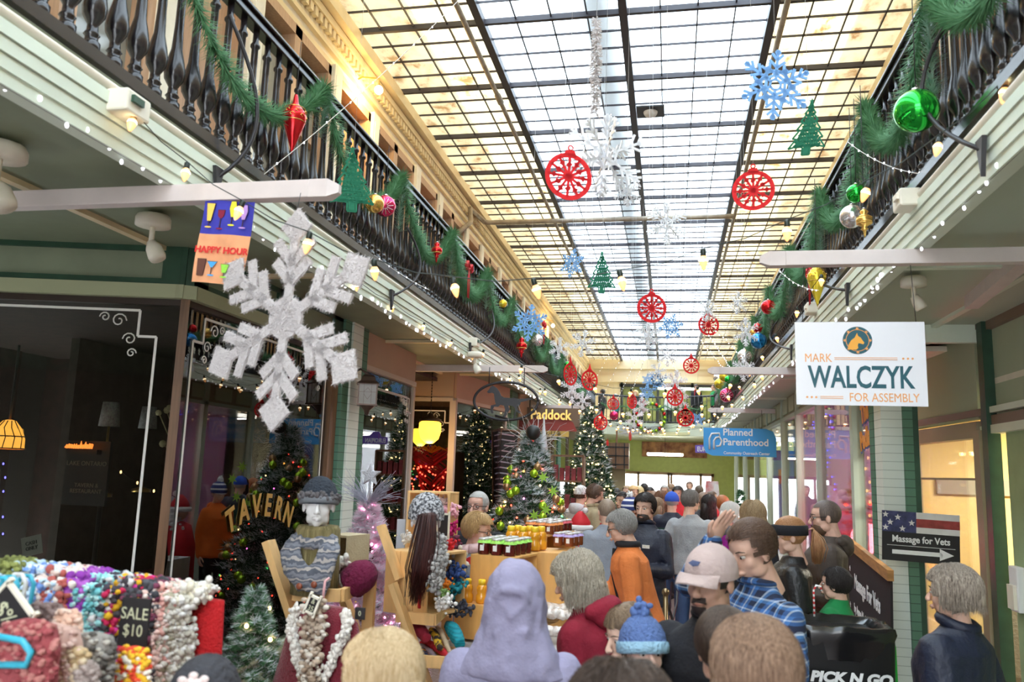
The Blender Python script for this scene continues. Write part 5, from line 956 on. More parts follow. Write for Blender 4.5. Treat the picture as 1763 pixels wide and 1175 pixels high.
# ---------------------------------------------------------------- wooden stands
pine = mat('pine wood', (.78, .48, .20), .5, var=.14, vs_=5, stretch=(3, 3, .6)); pine2 = mat('orange pine wood', (.72, .38, .11), .5, var=.12, vs_=5, stretch=(3, 3, .6)); log_m = mat('weathered log', (.16, .13, .05), .9, col2=(.32, .26, .12), vs_=9, stretch=(6, 6, .5), bump=.8, bs=25)
def q3(px, py, Y): return atY(px, py, Y)
# stand A
t = T('folding_display_stand', 'pine folding stand holding the mannequin head with the grey fur-brim hat', 'display stand', (0, 0, 0))
Ya = 3.95
b = MB(); a0, a1 = q3(462, 932, Ya), q3(512, 1085, Ya); d = (a1-a0).normalized(); L2 = a0.z/abs(d.z); b.bar(a0, a0+d*L2, .035, .085, up=(0, 1, 0)); b.build('leg', pine, t)
o_ = Vector((.05, .55, 0)); b = MB(); b.bar(a0+o_, a0+o_+d*L2, .035, .085, up=(0, 1, 0)); b.build('leg', pine, t)
s0, s1, s2 = q3(508, 1024, Ya-.02), q3(588, 1026, Ya-.02), q3(640, 1000, 4.45); s3 = s2+(s0-s1); b = MB(); b.bar(s0, s1, .03, .06); b.bar(s1, s2, .03, .06); b.bar(s0, s3, .03, .06); b.bar(s3, s2, .03, .06); b.build('shelf_frame', pine, t); b = MB()
for k in range(7): u = (k+.5)/7; b.bar(s0.lerp(s3, u)-Vector((0, 0, .02)), s1.lerp(s2, u)-Vector((0, 0, .02)), .06, .012)
b.build('shelf_board', pine, t)
for k, u in enumerate((0, .45)):
    b = MB(); z = s0.z-.55-u; b.box((s0.x+.10, (s0.y+s2.y)/2, z), (.22, .45, .03)); b.build('lower_shelf', pine, t)
b = MB(); c2 = q3(615, 935, 4.4); b.bar(Vector((s0.x+.2, 4.45, 0)), Vector((s0.x+.2, 4.45, s1.z)), .04, .06); b.build('back_leg', pine, t)
MB().ball(q3(515, 1017, 3.9), .008, 6).build('screw', silver, t)
bx = q3(600, 930, 4.35); t = T('display_box', 'cream lined wooden box lying open on the first pine stand', 'box', (bx.x, bx.y, s1.z+.01), rz=-.25); b = MB(); b.box((-.065, 0, .12), (.012, .2, .24)); b.box((.065, 0, .12), (.012, .2, .24)); b.box((0, 0, .245), (.142, .2, .012)); b.box((0, .10, .12), (.13, .012, .24)); b.box((0, 0, .006), (.13, .2, .012)); b.build('box_boards', mat('burlap box', (.55, .46, .30), .9, bump=.3, bs=90), t)
# log with mannequin head
lg = q3(545, 960, 4.0); t = T('log_post', 'weathered wooden log post under the mannequin head', 'log', (lg.x-.0, 4.0, 0)); zt = q3(548, 905, 4.0).z; MB().lathe([(.12, s0.z+.0), (.118, s0.z+.1), (.112, zt-.02), (.10, zt), (.001, zt)], 20).build('log', log_m, t); t.location.z = 0
skinw = mat('white mannequin plastic', (.84, .82, .82), .45)
def knit(name, c1, c2, sc=45): return stripes(name, [c1, c2], sc, 'Z', dist=.03)
def chunk(mb, path, r, n, jit, br, mi=0, seed=0, sc=(1, 1, 1)):
    rn = random.Random(seed); P_ = [Vector(p) for p in path]
    for i in range(n):
        u = rn.random()*(len(P_)-1); k = int(u); p = P_[k].lerp(P_[k+1], u-k)+Vector((rn.gauss(0, 1), rn.gauss(0, 1), rn.gauss(0, 1)))*jit; mb.ball(p, br*rn.uniform(.6, 1.3), 6, mi if not isinstance(mi, (list, tuple)) else rn.choice(mi), sc=(rn.uniform(.7, 1.3), rn.uniform(.7, 1.3), rn.uniform(.7, 1.3)))
# ---------------------------------------------------------------- figures
def loft(mb, secs, n=16, mi=0):
    """closed skin through elliptical rings (centre, rx, ry, tilt-free) stacked upward"""
    vs = []; fs = []; N = len(secs)
    for (c, rx, ry) in secs:
        for k in range(n): a = 2*pi*k/n; vs.append(Vector(c)+Vector((rx*cos(a), ry*sin(a), 0)))
    for i in range(N-1):
        for k in range(n): fs.append((i*n+k, i*n+(k+1) % n, (i+1)*n+(k+1) % n, (i+1)*n+k))
    fs.append(tuple(reversed(range(n)))); fs.append(tuple(range((N-1)*n, N*n))); return mb.add(vs, fs, mi, True)
def limb(mb, pts, rs, n=10):
    for p, r in zip(pts, rs): mb.ball(p, r*.99, n)
    return mb.tube(pts, rs, n)
def make_head(kind, vox):
    m = kind == 'm'; b = MB(); b.ball((0, -.014, .022), 1, 20, sc=(.074, .094, .085)); b.ball((0, .022, -.035), 1, 18, sc=(.058 if m else .055, .064, .078)); b.ball((0, .050, -.097), 1, 12, sc=(.028 if m else .022, .024, .020)); b.ball((0, .045, .025), 1, 14, sc=(.058, .042, .05))
    for s in (-1, 1): b.ball((s*.034, .046, -.034), .027, 12); b.ball((s*.044, .012, -.072), 1, 12, sc=(.019 if m else .014, .045, .028))
    v_, f_, n_ = remesh(b, vox*1.2, 12, .5); b = MB().add(v_, f_, 0, True)
    for s in (-1, 1):
        b.ball((s*.074, -.008, -.015), 1, 10, sc=(.009, .019, .030), M=Matrix.Rotation(s*.25, 3, 'Z')); b.ball((s*.030, .072, .012), 1, 8, sc=(.022, .016, .008)); b.ball((s*.010, .100, -.040), .0095, 8)
    b.tube([(0, .082, .006), (0, .096, -.015), (0, .108, -.034)], [.008, .010, .012], 8); b.ball((0, .108, -.037), .0125, 8)
    b.tube([(-.024, .078, -.069), (-.010, .090, -.065), (0, .0905, -.067), (.010, .090, -.065), (.024, .078, -.069)], [.003, .006, .006, .006, .003], 6); b.tube([(-.020, .079, -.075), (0, .0895, -.078), (.020, .079, -.075)], [.003, .0075, .003], 6)
    b.tube([(0, -.020, -.03), (0, -.026, -.09), (0, -.045, -.20)], [.056 if m else .048, .055 if m else .046, .062 if m else .052], 14)
    return remesh(b, vox, 2, .5)[:2]
HEADS = {(k, v): make_head(k, vx) for k in 'mf' for v, vx in (('hi', .0042), ('lo', .008))}
def make_hand(curl, vox=.0042):
    """palm along -Z, thumb towards +X, palm facing +Y"""
    b = MB(); b.ball((0, 0, -.045), 1, 12, sc=(.040, .015, .052)); b.tube([(0, 0, .03), (0, 0, -.02)], [.026, .024], 10)
    for i, (x, L) in enumerate([(.030, .068), (.010, .078), (-.010, .073), (-.029, .058)]):
        p = Vector((x, 0, -.085)); a = .15*curl+.1; pts = [Vector((x*.8, 0, -.055)), p]
        for k, f_ in enumerate((.45, .30, .25)): a += curl*.75; p = p+Vector((x*.08, sin(a), -cos(a)))*L*f_; pts.append(p)
        b.tube(pts, [.0095, .0092, .0085, .008, .0065], 8); b.ball(pts[-1], .0066, 8)
    p = Vector((.028, .004, -.030)); pts = [p, p+Vector((.026, .010, -.022)), p+Vector((.040, .010+.018*curl, -.045)), p+Vector((.042, .012+.034*curl, -.066))]; b.tube(pts, [.014, .011, .0095, .0075], 8); b.ball(pts[-1], .0076, 8)
    return remesh(b, vox, 1, .4)[:2]
HANDS = {'relaxed': make_hand(.35), 'grip': make_hand(1.25), 'flat': make_hand(.08)}
def skin(c=(.72, .44, .33)): return mat('skin %.2f %.2f' % (c[0], c[1]), c, .5, var=.05, vs_=30, spec=.35)
def hairm(c, c2): return mat('hair %.2f %.2f %.2f' % c, c, .5, col2=c2, vs_=10, stretch=(22, 22, 1.2), spec=.4, fac=(.3, .7))
def cap_shell(mb, vol, front=.045, fz=.062, low=-.055, n=30, nz=0., seed=0, sidelow=-.01):
    c = Vector((0, -.015, .022)); R3 = Vector((.078, .098, .090))*1.0+Vector((vol, vol, vol)); m = n//2; vs = []
    for i in range(m+1):
        for k in range(n):
            t = pi*i/m; a = 2*pi*k/n; d = Vector((sin(t)*cos(a), sin(t)*sin(a), cos(t))); q = Vector((d.x*R3.x, d.y*R3.y, d.z*R3.z))
            if nz: q *= 1+nz*noise.noise(Vector((d.x*4, d.y*4, d.z*4+seed)))
            vs.append(c+q)
    fs = []
    for i in range(m):
        for k in range(n):
            f_ = (i*n+k, i*n+(k+1) % n, (i+1)*n+(k+1) % n, (i+1)*n+k); ce = sum((vs[j] for j in f_), Vector())/4
            if ce.y > front and ce.z < fz: continue
            if ce.y > -.005 and ce.z < sidelow: continue
            if ce.z < low: continue
            fs.append(tuple(reversed(f_)))
    mb.add(vs, fs, 0, True)
def strands(mb, count, L, vol, seed, rad=.0016, curl=0., flow='down', tie=None, front=.05, fz=.06, hang=True, low=-.06, part=0., near_=False):
    rn = random.Random(seed); c = Vector((0, -.015, .022)); R3 = Vector((.078+vol, .098+vol, .090+vol)); made = 0
    while made < count:
        crown = near_ and rn.random() < .6; t = rn.uniform(0, .9)**.7 if crown else math.acos(rn.uniform(-.55, 1)); a = rn.uniform(0, 2*pi); d = Vector((sin(t)*cos(a), sin(t)*sin(a), cos(t))); p = c+Vector((d.x*R3.x, d.y*R3.y, d.z*R3.z))
        if (p.y > front and p.z < fz) or p.z < low or (p.y > 0 and p.z < 0): continue
        made += 1; pts = [p]; l = (L+(.13 if crown else 0))*rn.uniform(.8, 1.08); n = 8 if L > .12 else 5; st = l/n; ph = rn.uniform(0, 6.28); off = Vector((0, 0, 0)); frz = False
        for k in range(n):
            q = pts[-1]; e = Vector(((q.x-c.x)/R3.x, (q.y-c.y)/R3.y, (q.z-c.z)/R3.z)); nn = Vector((e.x/R3.x, e.y/R3.y, e.z/R3.z)).normalized()
            if tie is not None: g = (Vector(tie)-q)
            elif flow == 'down': g = Vector((e.x*.9+part*.3, e.y*.5-.25, -1.0))
            elif flow == 'left': g = Vector((-1, .3, -.3))
            elif flow == 'back': g = Vector((e.x*.3, -1, -.3))
            else: g = Vector((rn.gauss(0, 1), rn.gauss(0, 1), rn.gauss(0, .6)))
            if tie is not None and g.length < st: break
            if q.z < c.z-.03 and hang and tie is None: v = Vector((e.x*.12, e.y*.05-.03, -1)).normalized(); frz = True
            else: v = g-nn*g.dot(nn); v = v.normalized() if v.length > 1e-5 else Vector((0, 0, -1))
            q2 = q+v*st
            if not frz:
                e2 = Vector(((q2.x-c.x)/R3.x, (q2.y-c.y)/R3.y, (q2.z-c.z)/R3.z)); ln = e2.length; q2 = c+Vector((e2.x/ln*R3.x, e2.y/ln*R3.y, e2.z/ln*R3.z))+nn*.002
            if q2.z < .058 and q2.y > .020:
                if q.z > .058 and abs(q2.x) < .060: break
                q2.y = .020-.1*max(0, .0-q2.z)
            if curl: q2 = q2+Vector((sin(ph+k*1.9), cos(ph+k*1.7), sin(ph*2+k)))*curl
            pts.append(q2)
        if len(pts) > 2: N = len(pts); mb.tube(pts, [rad*(1-.6*(i/(N-1))**2) for i in range(N)], 3, 0, caps=False)
def fold(V_, N_, amp, sc, seed):
    return [v+n*(noise.noise(Vector((v.x*sc, v.y*sc, v.z*sc*.55+seed)))*amp+noise.noise(Vector((v.x*sc*2.3, v.y*sc*2.3, v.z*sc*1.6+seed)))*amp*.45) for v, n in zip(V_, N_)]
PEOPLE = []
def person(label, px, py, Y, face=0., lean=0., hy=0., hp=0., hr=0., sex='m', w=1., top=None, hem=.80, thick=.018, pants=None, skinc=(.72, .44, .33), hair=None, near=False, arms=('down', 'down'), group=None, base=0., shoes=None, coll=None, sleeve=1., cat='person', child=False, topmesh=None, fold_amp=.009, name='person'):
    hc = atY(px, py, Y); zz = hc.z-base; le = radians(lean); fr = .932 if not child else .92
    H = zz/(.53+(fr-.53)*cos(le)); s = H/1.70; kk = s if not child else s*1.0; hs = 1.0 if not child else .90
    fa = radians(face); fwd = Vector((-sin(fa), cos(fa), 0)); off = (fr-.53)*H*sin(le)
    loc = Vector((hc.x, hc.y, base))-fwd*off; t = T(name, label, cat, loc, fa, group); PEOPLE.append((label[:30], round(H, 2), [round(c, 2) for c in loc]))
    hip = Vector((0, 0, .53*H)); ML = M_(hip) @ Matrix.Rotation(-le, 4, 'X') @ M_(-hip); up = lambda x, y, z: ML @ Vector((x*s*w, y*s, z*s))
    sw = (.178 if sex == 'm' else .158)*w*s; hcz = Vector((0, .0, fr*H)); HC = ML @ hcz
    MH = M_(HC) @ Matrix.Rotation(radians(hy), 4, 'Z') @ Matrix.Rotation(-radians(hp), 4, 'X') @ Matrix.Rotation(radians(hr), 4, 'Y') @ Matrix.Scale(hs*(1.0 if child else min(1.08, max(.95, s))), 4)
    vox = .011 if near else .019
    # arms
    joints = []
    for sd, k in zip((-1, 1), arms):
        sh = ML @ Vector((sd*sw*.90, 0, .787*H))
        if k == 'down': el = sh+Vector((sd*.05*s, -.03*s, -.27*s)); wr = el+Vector((sd*.0, .05*s, -.24*s)); hd = 'relaxed'
        elif k == 'hold': el = sh+Vector((sd*.05*s, .02*s, -.27*s)); wr = el+Vector((-sd*.10*s, .20*s, .02*s)); hd = 'grip'
        elif k == 'pocket': el = sh+Vector((sd*.12*s, -.06*s, -.25*s)); wr = el+Vector((-sd*.08*s, .10*s, -.20*s)); hd = 'relaxed'
        elif k == 'reach': el = sh+Vector((sd*.04*s, .12*s, -.24*s)); wr = el+Vector((-sd*.02*s, .23*s, -.06*s)); hd = 'grip'
        else: el, wr, hd = sh+Vector(k[0])*s, sh+Vector(k[1])*s, k[2]
        joints.append((sh, el, wr, hd))
    # body (one skin)
    body = MB(); hv, hf = HEADS[(sex, 'hi' if near else 'lo')]; hm = MB(); hm.v = [tuple(MH @ v) for v in hv]; hm.f = [list(f_) for f_ in hf]; hm.m = [0]*len(hf); hm.sm = [True]*len(hf)
    cm = MB(); loft(cm, [(up(0, 0, .80), .13*s*w, .09*s), (up(0, 0, .92), .15*s*w, .10*s), (up(0, 0, 1.05), .13*s*w, .09*s), (up(0, 0, 1.27), .155*s*w, .10*s), (up(0, -.01, 1.36), .115*s*w, .06*s), (up(0, -.02, 1.44), .045*s, .045*s)])
    for sd, (sh, el, wr, hd) in zip((-1, 1), joints): limb(cm, [sh, el, wr], [.045*s, .036*s, .026*s])
    for sd in (-1, 1): limb(cm, [(sd*.085*s, 0, .85*s), (sd*.09*s, .01, .48*s), (sd*.095*s, -.01, .07*s)], [.075*s, .052*s, .036*s])
    v_, f_, n_ = remesh(cm, .022, 1); body.add(v_, f_, 0, True); body.join(hm)
    for sd, (sh, el, wr, hd) in zip((-1, 1), joints):
        d = (wr-el).normalized(); x = d.cross(Vector((0, 0, 1))) if abs(d.z) < .9 else Vector((sd*.0, 1, 0)).cross(d)*-1
        zc = -d; yv = Vector((-sd, 0, 0)); yv = (yv-zc*yv.dot(zc)).normalized() if abs(yv.dot(zc)) < .95 else Vector((0, 0, -1)); xv = yv.cross(zc); 
        if xv.y < 0: xv = -xv
        HM = Matrix((xv, yv, zc)).transposed().to_4x4(); vv, ff = HANDS[hd]; q = MB(); q.v = [tuple(M_(wr) @ HM @ Matrix.Scale(s*(1.0 if sex == 'm' else .92), 4) @ v) for v in vv]; q.f = [list(z) for z in ff]; q.m = [0]*len(ff); q.sm = [True]*len(ff); body.join(q)
    body.build('body', skin(skinc), t)
    if near or Y < 12:
        ew = MB(); ir = MB()
        for sd in (-1, 1): ew.ball((sd*.031, .0725, -.002), .0125, 10, sc=(1.15, .85, .58)); ir.ball((sd*.031, .0815, -.003), .0055, 8, sc=(1, .6, 1))
        ew.xf(MH).build('eyes', mat('eye white', (.62, .58, .55), .3), t); ir.xf(MH).build('irises', mat('dark iris', (.03, .02, .015), .2), t); lp = MB(); lp.tube([(-.021, .0825, -.071), (0, .0975, -.0705), (.021, .0825, -.071)], [.002, .0045, .002], 6); lp.xf(MH).build('lips', mat('lip %.2f' % skinc[0], (skinc[0]*.72, skinc[1]*.5, skinc[2]*.5), .45), t)
        eb = MB(); hb = hair['col'] if hair else (.1, .06, .04)
        for sd in (-1, 1): eb.tube([(sd*.014, .088, .018), (sd*.032, .086, .024), (sd*.050, .070, .018)], [.003, .004, .002], 5, flat=.6)
        eb.xf(MH).build('eyebrows', mat('brow %.2f %.2f' % (hb[0], hb[1]), tuple(c*.6 for c in hb), .8), t)
    # top
    T0 = thick; cm = MB(); tm = top or mat('grey cloth', (.3, .3, .3), .9); bl = (1.0 if sex == 'm' else .96)
    if hem is not None:
        loft(cm, [(up(0, 0, hem), .175*s*w+T0, .118*s+T0), (up(0, 0, (hem+1.05)/2), .172*s*w+T0, .118*s+T0), (up(0, .005, 1.08), .158*s*w*bl+T0, .108*s+T0), (up(0, .01, 1.27), .178*s*w*bl+T0, .118*s+T0), (up(0, -.005, 1.34), .172*s*w+T0, .105*s+T0), (up(0, -.01, 1.375), .140*s*w+T0, .088*s+T0*.8), (up(0, -.02, 1.415), .088*s+T0*.7, .066*s+T0*.6), (up(0, -.03, 1.455), .056*s+T0*.5, .056*s+T0*.4)], 20)
        for sd, (sh, el, wr, hd) in zip((-1, 1), joints): wr2 = el.lerp(wr, sleeve); m1 = sh.lerp(el, .5); limb(cm, [sh, m1, el, wr2], [.058*s+T0*.75, .055*s+T0*.8, .046*s+T0*.8, .034*s+T0*.55])
        v_, f_, n_ = remesh(cm, vox, 2 if near else 1); v_ = fold(v_, n_, fold_amp if near else fold_amp*1.2, 7 if near else 5, len(PEOPLE)*3.1)
        mats_ = tm if isinstance(tm, (list, tuple)) else [tm]; o = MB().add(v_, f_, 0, True); 
        if len(mats_) > 1:
            for i, fc in enumerate(o.f):
                z = sum(o.v[j][2] for j in fc)/len(fc); zr = z/H
                o.m[i] = topmesh(zr, o.v[fc[0]], i) if topmesh else 0
        jk = o.build('jacket' if T0 > .02 else 'top', mats_, t)
    # trousers and shoes
    pm_ = pants or mat('dark trousers', (.03, .03, .04), .9); cm = MB(); loft(cm, [((0, 0, .78*s), .15*s*w, .10*s), ((0, 0, .92*s), .165*s*w, .112*s), ((0, 0, 1.0*s), .155*s*w, .108*s)])
    for sd in (-1, 1): limb(cm, [(sd*.085*s, 0, .86*s), (sd*.09*s, .01, .48*s), (sd*.095*s, -.01, .09*s)], [.092*s, .068*s, .056*s])
    v_, f_, n_ = remesh(cm, .02, 1); MB().add(fold(v_, n_, .006, 8, 1), f_, 0, True).build('trousers', pm_, t)
    sm_ = shoes or mat('black shoe', (.02, .018, .018), .4)
    for sd in (-1, 1): q = MB(); q.ball((sd*.095*s, .045*s, .045*s), 1, 12, sc=(.045*s, .13*s, .042*s)); q.box((sd*.095*s, .045*s, .012), (.085*s, .25*s, .022)); q.build('shoe', sm_, t)
    if coll:
        q = MB(); n = 18; pts = []
        ck, cmat_, cr, cR = coll
        if ck == 'hood':
            for i in range(n): a = pi*.08+i/(n-1)*pi*.84+pi; pts.append(ML @ Vector((cos(a)*.095*s, -.03+sin(a)*.095*s, 1.43*s+.012*sin(a*1)-.0)))
            q.tube(pts, [cr*(.45+.75*sin(pi*i/(n-1))) for i in range(n)], 10); q.ball(ML @ Vector((0, -.12*s, 1.39*s)), 1, 14, sc=(.10*s, .055*s, .075*s))
            v_, f_, n_ = remesh(q, .012 if near else .02, 2); q = MB().add(fold(v_, n_, .010, 12, 3), f_, 0, True); q.build('hood', cmat_, t)
        else:
            for i in range(n+1): a = 2*pi*i/n; pts.append(ML @ Vector((cos(a)*cR*s, -.022+sin(a)*cR*s, 1.455*s+.02*sin(a))))
            q.tube(pts, cr, 8); q.build('collar' if ck == 'collar' else 'scarf', cmat_, t)
            if ck == 'scarf': q = MB(); q.tube([ML @ Vector((.05*s, .08*s, 1.44*s)), ML @ Vector((.055*s, .14*s, 1.28*s)), ML @ Vector((.05*s, .15*s, 1.0*s))], cr*.8, 6, flat=.5); q.build('scarf_end', cmat_, t)
    # hair
    if hair:
        hm_ = hairm(hair['col'], hair.get('col2', tuple(min(1, c*1.9+.02) for c in hair['col']))); st = hair['style']; hb = MB(); nr = near and hair.get('dense', 1); cnt = int((3400 if near and Y < 4.6 else 1500 if near else 260)*hair.get('dense', 1)) if Y < 13 else 0; rd = .0013 if near and Y < 4.6 else .0019 if near else .0032; v = hair.get('vol', 0.); sdn = len(PEOPLE)
        kw = dict(front=.052, fz=.066, near_=near and Y < 4.6 and st != 'pony')
        if st == 'short': cap_shell(hb, .004+v, low=-.055, nz=.03, seed=sdn, front=.038, fz=.074); strands(hb, cnt, .05, .008+v, sdn, rd, curl=.002, flow=hair.get('flow', 'down'), hang=False, **kw)
        elif st == 'buzz': cap_shell(hb, .0015, low=-.05, front=.045, fz=.074, sidelow=-.02)
        elif st == 'bald': cap_shell(hb, .0012, low=-.05, front=-.01, fz=.2, sidelow=-.02)
        elif st == 'bob': cap_shell(hb, .012+v, low=-.075, nz=.05, seed=sdn, front=.052, fz=.060, sidelow=-.02); strands(hb, cnt, hair.get('L', .16), .014+v, sdn, rd, curl=hair.get('curl', .002), **kw)
        elif st == 'long': cap_shell(hb, .010+v, low=-.09, nz=.04, seed=sdn, front=.052, fz=.062, sidelow=-.03); strands(hb, int(cnt*1.2), hair.get('L', .38), .014+v, sdn, rd*1.1, curl=hair.get('curl', .003), **kw); q = MB()
        elif st == 'pony':
            tie = Vector(hair.get('tie', (0, -.13, .03))); cap_shell(hb, .006+v, low=-.075, nz=.02, seed=sdn, front=.05, fz=.066, sidelow=-.02); strands(hb, cnt, .26, .008+v, sdn, rd, tie=tie, **kw); rn = random.Random(sdn)
            for k in range(max(60, cnt//4)): j = Vector((rn.gauss(0, .017), rn.gauss(0, .014), 0)); L = hair.get('L', .28)*rn.uniform(.8, 1.1); hb.tube([tie, tie+Vector((j.x*.6, -.035, .005)), tie+Vector((j.x, -.05+j.y, -.06)), tie+Vector((j.x*1.3, -.05+j.y*1.4, -L*.6)), tie+Vector((j.x*.9, -.03+j.y, -L))], [rd*1.6, rd*1.8, rd*1.8, rd*1.5, rd*.6], 3)
        if st in ('long',) and cnt == 0: hb.tube([(0, -.05, -.02), (0, -.085, -.12), (0, -.10, -.25)], [.095, .085, .05], 12, flat=.6)
        if st in ('long', 'bob'): hb.tube([(0, -.055, .0), (0, -.065, -.07), (0, -.07, -.07-(hair.get('L', .16)-.1)*.7)], [.080+v, .078+v, .055+v], 12, flat=.7)
        hb.xf(MH).build('hair', hm_, t)
    return t, MH, ML, s, joints
def beard(t, MH, col, full=True):
    b = MB(); b.ball((0, .036, -.078), 1, 18, sc=(.0575, .0605, .050)); fs = []; 
    q = MB(); 
    for f_ in b.f:
        ce = sum((Vector(b.v[i]) for i in f_), Vector())/len(f_)
        if (full or (abs(ce.x) < .026)) and ce.y > .0 and ce.z < -.052 and not (abs(ce.x) < .02 and -.083 < ce.z < -.060 and ce.y > .07): fs.append(f_)
    q.add([Vector(v) for v in b.v], fs, 0, True); q.tube([(-.028, .083, -.068), (0, .098, -.058), (.028, .083, -.068)], [.003, .005, .003], 6)
    q.xf(MH).build('beard', hairm(col, tuple(c*1.6 for c in col)), t)
def glasses(t, MH):
    b = MB()
    for sd in (-1, 1):
        b.tube([(sd*.032+.023*cos(i*pi/6), .094-.10*abs(sd*.032+.023*cos(i*pi/6))**1.6*6, -.002+.017*sin(i*pi/6)) for i in range(13)], .002, 5); b.tube([(sd*.056, .083, .003), (sd*.078, .0, .002), (sd*.078, -.02, -.01)], .002, 4)
    b.tube([(-.009, .098, 0), (0, .101, .003), (.009, .098, 0)], .002, 4); b.xf(MH).build('glasses', blk, t)
def knit_hat(t, MH, m, brim=None, pom=None, vol=.018, fz=.03, seed=1, mi2=None, nm='knit_hat'):
    b = MB(); c = Vector((0, -.012, .025)); n = 28; mm = 18; vs = []; fs = []
    for i in range(mm+1):
        t_ = (pi*.56)*i/mm
        for k in range(n): a = 2*pi*k/n; d = Vector((sin(t_)*cos(a), sin(t_)*sin(a), cos(t_))); rb = 1+.012*(k % 2)+.012*sin(i*2.2); vs.append(c+Vector((d.x*(.080+vol)*rb, d.y*(.100+vol)*rb, d.z*(.092+vol*1.6)*rb)))
    for i in range(mm):
        for k in range(n): fs.append((i*n+k, (i+1)*n+k, (i+1)*n+(k+1) % n, i*n+(k+1) % n))
    b.add(vs, fs, 0, True); b.xf(MH).build(nm, m, t)
    if brim:
        r = MB(); r.lathe([(1.0, -brim[1]), (1.06+brim[1]*2, -brim[1]*.8), (1.08+brim[1]*2, 0), (1.06+brim[1]*2, brim[1]*.9), (1.0, brim[1]*1.2)], 30, c=(c.x, c.y, .012), sx=.078+vol, sy=.098+vol, M=Matrix.Rotation(.12, 3, 'X')); r.xf(MH).build('hat_brim', brim[0], t)
        if len(brim) > 2: r = MB(); chunk(r, [(c.x+(.078+vol)*cos(2*pi*i/24), c.y+(.098+vol)*sin(2*pi*i/24), .026+.020*sin(2*pi*i/24)) for i in range(25)], 0, 300, .008, .010, seed=4); r.xf(MH).build('hat_fur', brim[2], t)
    if pom: r = MB(); chunk(r, [(0, -.02, .15), (0, -.02, .16)], 0, 60, .015, .016, seed=5); r.xf(MH).build('pompom', pom, t)
def ball_cap(t, MH, m, emblem=None, brimm=None):
    b = MB(); cap_shell(b, .012, front=.2, fz=-.2, low=.008, sidelow=.008, n=36); b.xf(MH).build('cap_crown', m, t); b = MB(); vs = []
    n = 14
    for j, (rr, dz) in enumerate(((0, 0), (.5, .002), (1, -.018))):
        for i in range(n+1): a = pi*(.12+.76*i/n); vs.append((cos(a)*.082*(1+.02*rr), .055+sin(a)*(.040+.075*rr), .030+dz-.022*abs(cos(a))**2*rr))
    fs = [(j*(n+1)+i, j*(n+1)+i+1, (j+1)*(n+1)+i+1, (j+1)*(n+1)+i) for j in range(2) for i in range(n)]; k = len(vs); vs += [(x, y, z-.004) for x, y, z in vs]; fs += [tuple(q+k for q in reversed(f_)) for f_ in fs]; b.add(vs, fs, 0, True); b.xf(MH).build('cap_brim', brimm or m, t)
    MB().ball((0, -.015, .124), .006, 6).xf(MH).build('cap_button', m, t)
    if emblem: q = MB(); q.poly([(-.022, 0), (-.008, .012), (.022, .008), (.016, -.006), (-.004, -.010)], .003, M_((0, .108, .068)) @ Matrix.Rotation(.5, 4, 'X') @ Matrix.Rotation(pi, 4, 'Z')); q.xf(MH).build('cap_emblem', emblem, t)
def cl(name, c, **k): k.setdefault('bump', .25); k.setdefault('bs', 60); k.setdefault('var', .08); return mat(name, c, k.pop('rough', .9), **k)
plaid = cl('plaid base', (.05, .10, .25)); nt = plaid.node_tree; bb_ = nt.nodes['Principled BSDF']; tc = nt.nodes.new('ShaderNodeTexCoord'); mp = nt.nodes.new('ShaderNodeMapping'); mp.inputs['Rotation'].default_value = (0, .12, .1); nt.links.new(tc.outputs['Object'], mp.inputs[0]); sp = nt.nodes.new('ShaderNodeSeparateXYZ'); nt.links.new(mp.outputs[0], sp.inputs[0]); outs = []
for ax in ('X', 'Z'):
    m1 = nt.nodes.new('ShaderNodeMath'); m1.operation = 'MULTIPLY'; m1.inputs[1].default_value = 10.5; f1 = nt.nodes.new('ShaderNodeMath'); f1.operation = 'FRACT'; nt.links.new(sp.outputs[ax], m1.inputs[0]); nt.links.new(m1.outputs[0], f1.inputs[0]); r1 = nt.nodes.new('ShaderNodeValToRGB'); r1.color_ramp.interpolation = 'CONSTANT'; e = r1.color_ramp.elements; cs = [(0, (.015, .02, .05)), (.28, (.05, .16, .42)), (.42, (.55, .62, .72)), (.48, (.05, .14, .38)), (.62, (.02, .03, .07)), (.82, (.07, .2, .45)), (.93, (.5, .58, .7))]
    while len(e) < len(cs): e.new(.9)
    for i, (q, c) in enumerate(cs): e[i].position = q; e[i].color = (*c, 1)
    nt.links.new(f1.outputs[0], r1.inputs[0]); outs.append(r1)
mx = nt.nodes.new('ShaderNodeMix'); mx.data_type = 'RGBA'; mx.inputs[0].default_value = .5; nt.links.new(outs[0].outputs[0], mx.inputs[6]); nt.links.new(outs[1].outputs[0], mx.inputs[7]); nt.links.new(mx.outputs[2], bb_.inputs['Base Color'])
jeans = cl('blue jeans', (.05, .09, .20)); khaki_t = cl('khaki trousers', (.22, .15, .09)); lav = cl('lavender fleece', (.31, .29, .43)); burg = cl('burgundy fleece', (.26, .01, .03)); blkc = cl('black cloth', (.015, .015, .02)); navyc = cl('navy nylon', (.010, .014, .034), rough=.55); greyk = cl('heather grey knit', (.34, .35, .37)); orgc = cl('orange canvas coat', (.70, .20, .05)); brownc = cl('dark brown waxed coat', (.065, .045, .035), rough=.7)
khc = cl('khaki jacket cloth', (.36, .30, .19)); offw = cl('off white hoodie cloth', (.62, .62, .66)); purp = cl('magenta purple coat', (.33, .01, .27)); redc = cl('red cloth', (.55, .02, .03)); greenc = cl('green cloth', (.02, .30, .09)); dkgrey = cl('charcoal cloth', (.06, .06, .07)); olive = cl('olive cloth', (.10, .11, .07)); whitec = cl('white cloth', (.72, .72, .72)); greysw = cl('slate grey jumper', (.17, .19, .22))
